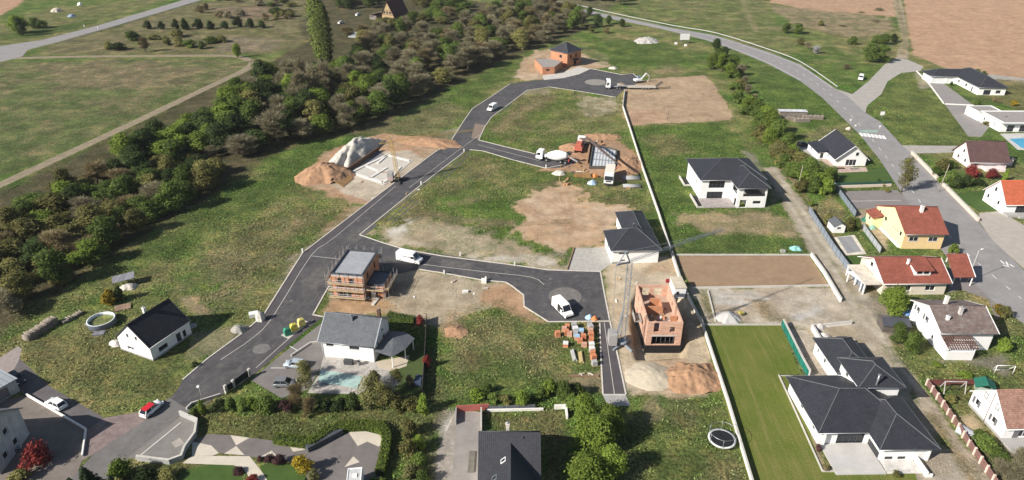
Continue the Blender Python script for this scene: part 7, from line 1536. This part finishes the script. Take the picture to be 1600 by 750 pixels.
# right hand side
T(1397, 486, 'big', 'bright', 7.2, 6.6, 'round bright green tree below the red roofed house'); T(1398, 538, 'tree', 'green', 4.6, 4.8, 'dark green tree beside the low dark shed, left one'); T(1420, 548, 'tree', 'green', 5.0, 5.4, 'dark green tree beside the low dark shed, right one')
T(1408, 300, 'airy', 'olive', 6.6, 11, 'loose pale birch standing on the village street kerb')
T(1517, 277, 'bush', 'red', 5.6, 3.6, 'large red maple in front of the pink house'); T(1547, 279, 'bush', 'red', 5.2, 3.2, 'smaller red maple in front of the pink house')
for px, py, w, h, f, l in ((1470, 266, 5, 3.2, 'olive', 'olive hedge shrub behind the beige street wall'), (1462, 274, 4, 3.0, 'green', 'green shrub beside the leaning utility pole'), (1485, 262, 4.5, 2.6, 'green', 'green shrub left of the pink house'), (1477, 290, 5, 3.4, 'green', 'dark bushy shrub above the small right lawn'), (1492, 294, 4.6, 3.2, 'dark', 'dark shrub below the larger red maple'), (1508, 291, 4.2, 2.8, 'dark', 'dark hedge shrub left under the red maples'), (1528, 290, 4.2, 2.4, 'dark', 'dark hedge shrub right under the red maples'), (1487, 280, 4, 2.6, 'green', 'mid green shrub left of the red maples'), (1568, 283, 2.2, 3.0, 'bright', 'narrow bright bush between pink and orange roofed houses'), (1325, 360, 3.6, 3.4, 'olive', 'olive shrub on the right of the white garden shed'), (1293, 352, 3.4, 3.6, 'olive', 'olive shrub on the left of the white garden shed'), (1337, 358, 3.2, 2.8, 'green', 'green shrub between the shed and the green tarpaulin'), (1267, 322, 2.2, 1.6, 'bright', 'small bright bush in the rough garden'), (1487, 396, 3.2, 2.4, 'bright', 'clipped bright bush between the red roof and the carport'), (1567, 549, 3.8, 3.0, 'bright', 'round bright bush right of the weathered roof house'), (1558, 490, 3.2, 2.4, 'yellow', 'yellow shrub behind the weathered roof house'), (1567, 497, 3.2, 2.4, 'olive', 'olive shrub behind the weathered roof house'), (1372, 284, 1.5, 1.1, 'green', 'small clipped bush at the lawn edge, upper'), (1380, 291, 1.5, 1.1, 'olive', 'small clipped bush at the lawn edge, lower'), (1385, 300, 2, 1.2, 'olive', 'low bush below the street birch'), (1462, 572, 2.4, 1.0, 'bright', 'low bush on the garden lawn above the swing'), (1505, 590, 3, 1.2, 'bright', 'low yellowish bush beside the wooden swing'), (1485, 628, 2.4, 1.6, 'olive', 'olive bush in front of the wooden swing'), (1540, 700, 5, 2.4, 'green', 'green hedge shrub below the tunnel cover'), (1560, 725, 5, 2.2, 'green', 'green hedge shrub at the lower right edge'), (1528, 688, 3.5, 1.8, 'green', 'green shrub at the end of the tunnel cover'), (1266, 664, 1.0, .8, 'rust', 'small rust ornamental bush beside the big villa, upper'), (1278, 703, 1.4, 1.0, 'purple', 'small purple ornamental bush beside the villa terrace'), (1290, 735, 1.4, 1.0, 'rust', 'small rust bush at the villa terrace corner'), (1400, 744, 1.6, 1.0, 'olive', 'small olive bush below the villa stair wall'), (1525, 119, 3.4, 2.8, 'green', 'green bush behind the L shaped bungalow, left'), (1535, 122, 3.6, 3.0, 'green', 'green bush behind the L shaped bungalow, right'), (1583, 165, 4, 2.4, 'yellow', 'yellow bush behind the flat roofed house'), (1486, 134, 1.8, 1.6, 'dark', 'small dark bush in the bungalow courtyard'), (1527, 166, 3.4, 2.2, 'green', 'green bush in front of the bungalow terrace'), (1545, 196, 5, 1.6, 'olive', 'olive hedge shrub in front of the flat roofed house'), (1556, 160, 4, 1.6, 'bare', 'dull bush behind the silver car')):
    T(px, py, 'bush', f if f != 'bare' else 'rust', w, h, l)
for k in range(7): T(1555+k*9, 748-TR.randrange(34), 'scrub', 'bare', 4.4, 2.2, 'grey bare shrub in the tangle at the lower right corner', 'bare shrubs at the lower right')
# strip of bushes between the villa track and the country road
STRIP = [(1118, 80, 6, 6.5, 'dark'), (1133, 88, 5, 5, 'dark'), (1122, 98, 6, 6, 'green'), (1110, 108, 6, 6, 'bright'), (1128, 112, 7, 7, 'bright'), (1143, 108, 6, 6, 'green'), (1140, 122, 6, 5.5, 'bright'), (1157, 118, 5, 5, 'bare'), (1163, 132, 4, 4, 'bare'), (1152, 160, 6, 4.2, 'green'), (1166, 170, 6, 4.6, 'bright'), (1180, 178, 6, 4.6, 'green'), (1196, 190, 7, 6, 'bright'), (1185, 202, 7, 6, 'green'), (1205, 210, 7, 6.5, 'bright'), (1218, 222, 7, 6.5, 'green'), (1202, 228, 6, 5, 'bright'), (1185, 218, 5, 4, 'olive'), (1228, 236, 6, 5, 'green'), (1213, 246, 6, 4.5, 'pale'), (1230, 256, 6, 4.5, 'olive'), (1248, 262, 6, 5, 'olive'), (1240, 278, 6, 4.6, 'green'), (1258, 278, 6, 5, 'green'), (1272, 284, 5, 4, 'green'), (1288, 288, 5, 4, 'bright'), (1268, 300, 5, 4, 'green'), (1288, 304, 5, 4.2, 'bright'), (1252, 300, 4, 3.4, 'olive'), (1300, 282, 4, 3, 'green'), (1168, 146, 4, 3, 'bare'), (1178, 158, 4, 3, 'bare')]
for px, py, w, h, f in STRIP:
    w, h = w*1.25, h*1.15
    T(px, py, 'bare' if f == 'bare' else ('tree' if h > 5 else 'bush'), f, w, h, {'dark': 'dark green tree at the top of the bushy strip below the country road', 'green': 'mid green tree or bush in the strip between villa and country road', 'bright': 'bright green tree or bush in the strip between villa and country road', 'bare': 'bare greyish tree in the strip between villa and country road', 'olive': 'olive bush in the strip beside the gravel track', 'pale': 'pale green bush in the strip beside the gravel track'}[f], 'trees and bushes of the strip beside the gravel track')
for k in range(26):
    u = TR.random(); q = smooth_line([(1120, 95), (1140, 118), (1158, 150), (1190, 196), (1212, 226), (1240, 268), (1275, 292)], 12); px, py = q[int(u*(len(q)-1))]
    T(px+TR.uniform(-14, 14), py+TR.uniform(-4, 8), 'bush', TR.choice(['bright', 'green', 'olive']), TR.uniform(5, 8), TR.uniform(2.6, 4.6), 'low undergrowth bush between the trees of the strip beside the gravel track', 'undergrowth of the strip beside the gravel track')
# top right meadow
for px, py, w, h, kd, f, l in ((1228, 52, 8, 6, 'tree', 'green', 'dark green bush on the upper meadow, left of a pair'), (1245, 53, 8, 7, 'tree', 'green', 'dark green bush on the upper meadow, right of a pair'), (1332, 70, 6, 4.5, 'bush', 'green', 'small round bush between the meadow pair and the big round tree'), (1358, 97, 11, 8, 'tree', 'green', 'big round tree beside the field junction, left half'), (1374, 97, 11, 8.5, 'tree', 'green', 'big round tree beside the field junction, right half'), (1382, 70, 9, 5.5, 'tree', 'green', 'green tree beside the field track'), (1396, 66, 5, 4, 'bush', 'dark', 'dark bush at the field track edge'), (1368, 68, 8, 4, 'bush', 'green', 'low wide bush above the big round tree'), (1275, 84, 6, 4, 'scrub', 'blossom', 'pale blossoming shrub on the upper meadow'), (1262, 76, 6, 3.5, 'scrub', 'bare', 'grey shrub above the pale blossoming shrub'), (1250, 70, 5, 3, 'bush', 'olive', 'olive shrub on the upper meadow'), (1322, 108, 4, 2.4, 'scrub', 'rust', 'rusty shrub above the white van on the grass'), (1282, 40, 5, 3, 'bush', 'olive', 'olive bush in the brown scrub')):
    T(px, py, kd, f, w, h, l)
for k in range(8): T(TR.uniform(1215, 1385), TR.uniform(14, 50), 'scrub', 'bare', TR.uniform(5, 9), TR.uniform(.7, 1.3), 'low brown bramble shrub in the scrub below the ploughed field', 'bramble shrubs below the ploughed field')
for px, py, w, h, f, l in ((921, 24, 7, 6, 'dark', 'dark bush beside the country road, first of four'), (934, 42, 8, 7, 'dark', 'dark bush beside the country road, second of four'), (951, 38, 6, 5, 'dark', 'dark bush beside the country road, third of four'), (971, 42, 6, 5.5, 'green', 'dark bush beside the country road, last of four')): T(px, py, 'tree', f, w, h, l)
T(948, 52, 'scrub', 'rust', 6, 4, 'rusty shrub below the four roadside bushes'); T(925, 52, 'bare', 'pale', 5, 5, 'pale flowering tree behind the upper block house')
# top left
T(33, 52, 'tree', 'bright', 14, 11, 'bright green tree at the far left of the upper road'); T(37, 56, 'tree', 'dark', 7, 9, 'small dark tree in front of the bright tree at the far left'); T(55, 44, 'bush', 'green', 9, 6, 'green bush right of the bright tree at the far left'); T(66, 44, 'bush', 'green', 8, 5, 'low green bush below the blue tarpaulin heap')
for i, px in enumerate((232, 253, 275, 291, 312, 330, 352, 373, 392, 410)): T(px, 46+TR.uniform(-2, 2)-(3 if i > 5 else 0), 'bush', 'dark', TR.uniform(5, 8), TR.uniform(4, 6.5), 'small dark round shrub in the row on the upper left meadow', 'row of dark shrubs on the upper left meadow')
T(228, 81, 'bare', 'rust', 6, 8, 'small bare tree leaning beside the farm track'); T(371, 90, 'tree', 'bright', 5, 7, 'small bright tree at the bend of the farm track')
for px, py, f in ((170, 77, 'olive'), (186, 78, 'dark'), (206, 63, 'green'), (262, 70, 'olive'), (280, 72, 'olive'), (298, 74, 'green'), (316, 76, 'green'), (330, 68, 'green'), (276, 58, 'olive'), (345, 66, 'olive'), (240, 62, 'olive')): T(px, py, 'bush', f, TR.uniform(6, 11), TR.uniform(3, 5), 'low rough bush on the meadow beside the farm track', 'rough bushes on the upper left meadow')
for k in range(26): T(TR.uniform(310, 480), TR.uniform(0, 34), 'bush' if k % 2 else 'scrub', TR.choice(['olive', 'green', 'rust', 'bare']), TR.uniform(6, 11), TR.uniform(2.5, 5), 'scrubby bush on the overgrown plot left of the tall poplars', 'scrub left of the tall poplars')
# hedges and shrubs at the bottom
for px, py, w, h, f, l in ((318, 646, 1.7, 2.6, 'bright', 'light green clipped bush below the globe lamp'), (304, 650, 2.4, 1.8, 'green', 'green clipped bush beside the concrete parapet'), (346, 640, 3.2, 2.2, 'dark', 'dark clipped bush below the driveway gate, left'), (364, 640, 2.6, 2.2, 'green', 'dull clipped bush below the driveway gate, right'), (378, 641, 3.2, 2.8, 'green', 'clipped bush in the hedge row, third from the gate'), (396, 641, 2.6, 2.6, 'bright', 'narrow clipped bush in the hedge row'), (418, 642, 4.2, 3.4, 'green', 'largest clipped bush in the hedge row below the grey car'), (446, 642, 3.2, 2.0, 'purple', 'dull purple bush under the grey car'), (508, 640, 4.0, 2.0, 'dark', 'dark shrub below the covered pool, left'), (530, 640, 3.8, 2.0, 'dark', 'dark shrub below the covered pool, right'), (553, 640, 3.4, 4.0, 'dark', 'dense dark bush at the corner of the covered pool'), (640, 640, 4, 2.6, 'olive', 'olive shrub at the right end of the garden row'), (622, 640, 3.6, 2.8, 'olive', 'olive shrub second from the right end of the garden row'), (660, 645, 2.8, 3.6, 'bright', 'bright green bush at the top of the path hedge'), (640, 682, 3.6, 3.6, 'olive', 'tall yellow green bush in the path hedge, upper'), (640, 712, 3.4, 3.4, 'olive', 'tall yellow green bush in the path hedge, lower'), (656, 700, 3.0, 2.6, 'bright', 'bright bush on the right of the path hedge'), (656, 726, 3, 2.4, 'green', 'green bush on the right of the path hedge'), (642, 746, 3.4, 2.8, 'pale', 'pale spiky bush at the bottom of the path hedge'), (660, 752, 3, 2.4, 'green', 'green bush at the bottom edge of the path hedge'), (475, 735, 3.8, 2.9, 'yellow', 'round yellow shrub on the dark patio'), (492, 747, 2.4, 1.5, 'pale', 'pale spiky plant beside the yellow shrub'), (422, 722, 2.2, 1.5, 'purple', 'purple brown shrub beside the cream path, left'), (438, 724, 2.4, 1.6, 'purple', 'purple brown shrub beside the cream path, right'), (406, 719, 1.3, .9, 'purple', 'small purple bush at the cream path bend'), (372, 738, 2.2, 1.1, 'purple', 'dark purple bush on the left garden lawn'), (396, 752, 2.2, 1.2, 'red', 'dark red bush at the bottom edge of the cream path'), (62, 722, 5.8, 3.8, 'red', 'red maple in the shaded lower left courtyard'), (172, 474, 4.0, 3.0, 'yellow', 'yellow flowering shrub behind the round pool'), (188, 470, 3.0, 3.0, 'dark', 'dark bush right of the yellow flowering shrub'), (656, 508, 2.4, 2.0, 'red', 'small red bush at the end of the dark hedge'), (668, 574, 1.9, 3.2, 'red', 'narrow red bush beside the dark garden fence'), (640, 600, 2.2, 2.0, 'rust', 'rust shrub in the shady garden'), (190, 745, 4, 3.2, 'bright', 'bright bush at the bottom edge of the old street'), (225, 752, 5, 2.4, 'dark', 'dark bush below the concrete parapet, left'), (262, 750, 4, 1.6, 'olive', 'low olive bush below the concrete parapet, right'), (305, 572, 1.6, 1.0, 'dark', 'small dark bush at the roadside corner of the left lawn'), (35, 750, 4, 1.6, 'olive', 'low bush below the red courtyard maple'), (290, 524, 1.4, 1.0, 'green', 'small bush at the drive of the black roofed house')):
    T(px, py, 'bush', f, w, h, l)
for px, py, w, h, l in ((150, 776, 6.2, 6.2, 'dark fir at the bottom left edge, larger one'), (118, 786, 5.0, 5.5, 'dark fir at the bottom left edge, smaller one'), (184, 778, 4.2, 4.4, 'dark fir at the bottom left edge, right of the larger one')): T(px, py, 'conifer', 'conifer', w, h, l)
T(478, 606, 'airy', 'pale', 4.6, 6.0, 'loose yellow green willow beside the grey car'); T(474, 588, 'airy', 'olive', 3.6, 4.4, 'olive willow shrub in front of the pale blue car'); T(468, 634, 'bare', 'rust', 4.6, 4.2, 'twiggy brown shrub left of the covered pool'); T(482, 646, 'scrub', 'rust', 4, 3.4, 'twiggy tan shrub above the rough lawn')
T(580, 640, 'airy', 'pale', 5.4, 6.6, 'yellow green garden tree right of the covered pool'); T(602, 618, 'scrub', 'blossom', 5.4, 4.2, 'white blossoming tree beside the beige terrace'); T(601, 640, 'airy', 'olive', 5.0, 6.2, 'olive garden tree below the white blossom'); T(618, 606, 'airy', 'olive', 3.4, 4.6, 'loose olive tree right of the white blossom')
T(585, 600, 'bush', 'pale', 3.4, 3.0, 'pale green shrub at the covered pool corner')
# clipped hedges
def hedge(label, pts, w, h, fol='bright', seed=1, dens=60):
    l = smooth_line([P2(*q) for q in pts], 5); c = l[0]; l = [(x-c[0], y-c[1]) for x, y in l]; rs = np.random.RandomState(seed); o = thing('hedge', label, 'hedge', (c[0], c[1], 0))
    b = MB(); strip(b, l, w*.82, 0, h*.88); b.build('hedge_core', M('hedge_core', (.02, .032, .010), .95, .3, 2), o); P = []; Nn = []
    for a, q in zip(l[:-1], l[1:]):
        v = np.array(q)-np.array(a); L_ = np.hypot(*v)+1e-6; d = v/L_; nn = np.array((-d[1], d[0])); k = int(L_*(w+2*h)*dens); u = rs.rand(k); s = rs.uniform(-(w/2+h), w/2+h, k); top = np.abs(s) < w/2
        off = np.where(top, s, np.sign(s)*w/2); z = np.where(top, h, h-(np.abs(s)-w/2)); j = rs.normal(size=(k, 3))*.06; lump = .10*np.sin(u*L_*2.3+s)+.08*rs.normal(size=k)
        P.append(np.stack([a[0]+v[0]*u+nn[0]*off, a[1]+v[1]*u+nn[1]*off, np.maximum(.05, z+lump*top)], 1)+j); m = np.stack([nn[0]*np.sign(s)*~top, nn[1]*np.sign(s)*~top, .3+top], 1)+rs.normal(size=(k, 3))*.5; Nn.append(m/np.linalg.norm(m, axis=1)[:, None])
    me = leafmesh('foliage', np.concatenate(P), np.concatenate(Nn), .12, .6, rs); f = bpy.data.objects.new('foliage', me); me.materials.append(FOL[fol]); COL.objects.link(f); f.parent = o; return o
hedge('bright clipped hedge curving round the dark patio', [(430, 689), (462, 694), (488, 696), (505, 684), (525, 674), (560, 669), (590, 671), (604, 684), (602, 712), (594, 744)], 1.5, 1.3, 'bright'); hedge('short bright hedge at the bottom edge beside the motorhome', [(578, 760), (600, 762)], 1.5, 1.2, 'bright', 3); hedge('dark hedge in the shade behind the grey roofed house', [(607, 498), (648, 506)], 1.3, 1.6, 'green', 4)
# ------------------------------------------------------------------ the wood
def inside(x, y, poly):
    c = False; n = len(poly)
    for i in range(n):
        x1, y1 = poly[i-1]; x2, y2 = poly[i]
        if (y1 > y) != (y2 > y) and x < (x2-x1)*(y-y1)/(y2-y1)+x1: c = not c
    return c
WR = random.Random(23); placed = []
WT = {'dark': 'dark green leafy tree', 'green': 'mid green leafy tree', 'bright': 'fresh green leafy tree', 'olive': 'olive budding tree', 'bare': 'bare greyish brown tree', 'rust': 'bare rusty tinted tree', 'pale': 'pale green willow'}
def fillwood(poly, dmin, mix, hs, ws, where, n=4000, cap=200):
    p = [P2(*q) for q in poly]; xs_ = [q[0] for q in p]; ys_ = [q[1] for q in p]; k = 0
    for _ in range(n):
        x, y = WR.uniform(min(xs_), max(xs_)), WR.uniform(min(ys_), max(ys_))
        if not inside(x, y, p) or any((x-a)**2+(y-b)**2 < dmin*dmin for a, b in placed): continue
        placed.append((x, y)); f = WR.choice(mix); wk = 1.28; kd = 'bare' if f in ('bare', 'rust') else 'tree'
        plant(kd, f, (x, y, 0), WR.uniform(*ws)*wk, WR.uniform(*hs), WT[f]+' '+where, WT[f]+'s '+where); k += 1
        if k >= cap: break
fillwood([(-60, 450), (-60, 425), (40, 340), (140, 292), (210, 275), (300, 266), (345, 262), (330, 300), (250, 345), (190, 385), (120, 425), (20, 490), (-40, 510)], 5.1, ['olive', 'olive', 'green', 'dark', 'rust', 'bright', 'bare', 'olive', 'dark', 'green', 'green'], (5, 8.5), (6, 9), 'in the lower left part of the wood', cap=95)
fillwood([(178, 252), (240, 226), (330, 194), (345, 222), (285, 262), (200, 266)], 6.0, ['green', 'dark', 'green', 'bright'], (7, 9), (8, 11), 'in the dense clump beside the farm track', cap=22)
fillwood([(338, 192), (375, 152), (415, 128), (480, 120), (560, 120), (620, 122), (630, 158), (580, 196), (500, 212), (440, 228), (380, 250), (345, 250)], 6.8, ['dark', 'green', 'bright', 'bright', 'green', 'bare', 'olive', 'dark', 'bare'], (7, 11), (8, 11), 'in the dark wood above the foundation pit', cap=80)
for px, py in ((478, 150), (492, 165), (468, 170), (505, 150), (455, 140)): T(px, py, 'bare', 'bare', 11, 15, 'tall bare grey tree below the tall poplars', 'tall bare trees below the poplars')
fillwood([(560, 100), (560, 62), (620, 55), (700, 62), (760, 30), (800, 8), (880, 12), (915, 40), (860, 66), (800, 80), (740, 112), (650, 150), (630, 150)], 8.2, ['bare', 'bare', 'bare', 'rust', 'olive', 'bare', 'green'], (7, 11), (8, 11), 'in the brown upper part of the wood', cap=130)
fillwood([(540, 60), (580, 50), (600, 38), (700, 40), (740, 12), (690, 0), (660, 30), (600, 50), (545, 52)], 8, ['olive', 'green', 'rust', 'bright', 'green'], (4, 7), (7, 10), 'in the garden round the cottage', cap=30)
fillwood([(520, -4), (595, -4), (590, 14), (530, 16)], 8, ['green', 'olive', 'dark'], (7, 10), (9, 12), 'behind the cottage lean to', cap=14); fillwood([(645, -6), (740, -8), (700, 12), (655, 14)], 8, ['green', 'olive', 'dark', 'pale'], (6, 9), (9, 12), 'on the right of the cottage', cap=16); fillwood([(825, -14), (990, -22), (975, 12), (900, 2)], 8, ['bare', 'rust', 'bare'], (6, 9), (9, 12), 'beyond the country road at the top', cap=28)
UW = [(-60, 450), (-60, 425), (40, 335), (160, 280), (235, 220), (330, 186), (415, 122), (560, 104), (600, 62), (700, 66), (800, 12), (880, 14), (910, 42), (800, 78), (740, 110), (630, 158), (500, 212), (380, 250), (330, 300), (190, 385), (20, 490)]
up = [P2(*q) for q in UW]; k = 0
while k < 165:
    px, py = WR.uniform(-60, 910), WR.uniform(12, 490)
    if not inside(*P2(px, py), up): continue
    k += 1; f = WR.choice(['bare', 'rust', 'olive', 'bare']) if px > 560 or WR.random() < .6 else 'green'
    kd = 'scrub' if f in ('bare', 'rust') else 'bush'
    T(px, py, kd, f, WR.uniform(5, 8.5), WR.uniform(2.5, 4.5), {'bare': 'low grey undergrowth bush', 'rust': 'low rusty undergrowth bush', 'olive': 'low olive undergrowth bush', 'green': 'low green undergrowth bush'}[f]+' between the trees of the wood', f+' undergrowth of the wood')
sheet('stream', [(296, 276), (312, 266), (326, 262), (324, 267), (306, 276)], .012, M('stream_water', (.16, .17, .17), .15, .2, 1, spec=.6))
# rough grass and weeds: one uncountable object
rs = np.random.RandomState(77); cand = 260000; gxs = rs.uniform(-150, 150, cand); gys = 72+rs.rand(cand)**1.15*230
ci = np.clip(np.searchsorted(xs, gxs), 0, nx-1); ri = np.clip(np.searchsorted(ys, gys), 0, ny-1); cc = col[ri*nx+ci]
d = fbm(gxs, gys, 5, 91, 3); keep = (cc[:, 3] > .75) & (d > .44)
block = SHEETS+[[P2(*q) for q in [(1095, 507), (1220, 507), (1252, 586), (1285, 736), (1440, 740), (1450, 800), (1185, 800)]], [P2(*q) for q in [(1055, 398), (1266, 398), (1310, 470), (1080, 452)]], [P2(*q) for q in [(934, 503), (980, 503), (1000, 560), (985, 632), (942, 632)]]]
pts = np.stack([gxs, gys], 1)
for p in block:
    a_ = np.array(p); s_ = np.where(keep & (gxs > a_[:, 0].min()-1) & (gxs < a_[:, 0].max()+1) & (gys > a_[:, 1].min()-1) & (gys < a_[:, 1].max()+1))[0]
    if len(s_): keep[s_] &= sdist(gxs[s_], gys[s_], p) < -.35
for xx, yy, s in [(o.location.x, o.location.y, 9) for o in bpy.data.objects if o.get('category') in ('house',)]: keep &= ~((np.abs(gxs-xx-4) < s) & (np.abs(gys-yy-5) < s))
gxs, gys, cc = gxs[keep], gys[keep], cc[keep]; n = len(gxs); P = np.stack([gxs, gys, rs.uniform(.06, .2, n)], 1); nr = rs.normal(size=(n, 3))*.7+np.array((0, 0, .6)); nr /= np.linalg.norm(nr, axis=1)[:, None]
me = leafmesh('rough_grass', P, nr, .20, .5, rs); ca = me.attributes.new('cover', 'FLOAT_COLOR', 'FACE'); v = cc.copy(); v[:, :3] *= rs.uniform(.9, 2.0, n)[:, None]; ca.data.foreach_set('color', v.astype(np.float32).ravel())
m, nt, bs = newmat('rough_grass'); at = N(nt, 'ShaderNodeAttribute', attribute_name='cover'); nt.links.new(at.outputs['Color'], bs.inputs['Base Color']); bs.inputs['Roughness'].default_value = .9; bs.inputs['Specular IOR Level'].default_value = .1
gm = m; GRD = me
sx = rs.uniform(-150, 150, 200000); sy = 72+rs.rand(200000)**1.1*260; c3 = col[np.clip(np.searchsorted(ys, sy), 0, ny-1)*nx+np.clip(np.searchsorted(xs, sx), 0, nx-1)]
kp = (c3[:, 3] < .35) & (fbm(sx, sy, 3, 95, 3) > .47) & ~((sx > 20) & (sx < 36) & (sy > 104) & (sy < 128))
for p in block:
    a_ = np.array(p); s_ = np.where(kp & (sx > a_[:, 0].min()-1) & (sx < a_[:, 0].max()+1) & (sy > a_[:, 1].min()-1) & (sy < a_[:, 1].max()+1))[0]
    if len(s_): kp[s_] &= sdist(sx[s_], sy[s_], p) < -.3
sx, sy, c3 = sx[kp], sy[kp], c3[kp]; k = len(sx); nr3 = rs.normal(size=(k, 3))+np.array((0, 0, .5)); nr3 /= np.linalg.norm(nr3, axis=1)[:, None]
m3 = leafmesh('loose_clods', np.stack([sx, sy, rs.uniform(.02, .08, k)], 1), nr3, .11, .8, rs); ca = m3.attributes.new('cover', 'FLOAT_COLOR', 'FACE'); v = c3.copy(); v[:, :3] *= rs.uniform(.75, 1.25, k)[:, None]; ca.data.foreach_set('color', v.astype(np.float32).ravel()); m3.materials.append(gm)
o = bpy.data.objects.new('loose_clods', m3); COL.objects.link(o); struct(o, 'stuff'); tag(o, 'loose clods and stones scattered over the bare earth of the plots', 'soil')
me.materials.append(m); o = bpy.data.objects.new('rough_grass', me); COL.objects.link(o); struct(o, 'stuff'); tag(o, 'rough grass and weeds growing over the meadows and unbuilt plots', 'grass')
# ------------------------------------------------------------------ air
hz = MB(); hz.box(-900, -300, -3.5, 900, 900, 110)
m, nt, bs = newmat('haze'); nt.nodes.remove(bs); pv = N(nt, 'ShaderNodeVolumePrincipled'); pv.inputs['Color'].default_value = (.82, .86, .92, 1); pv.inputs['Density'].default_value = .00006; pv.inputs['Anisotropy'].default_value = .0
nt.links.new(pv.outputs[0], nt.nodes['Material Output'].inputs['Volume'])
struct(hz.build('haze', m, uv=False), 'stuff')
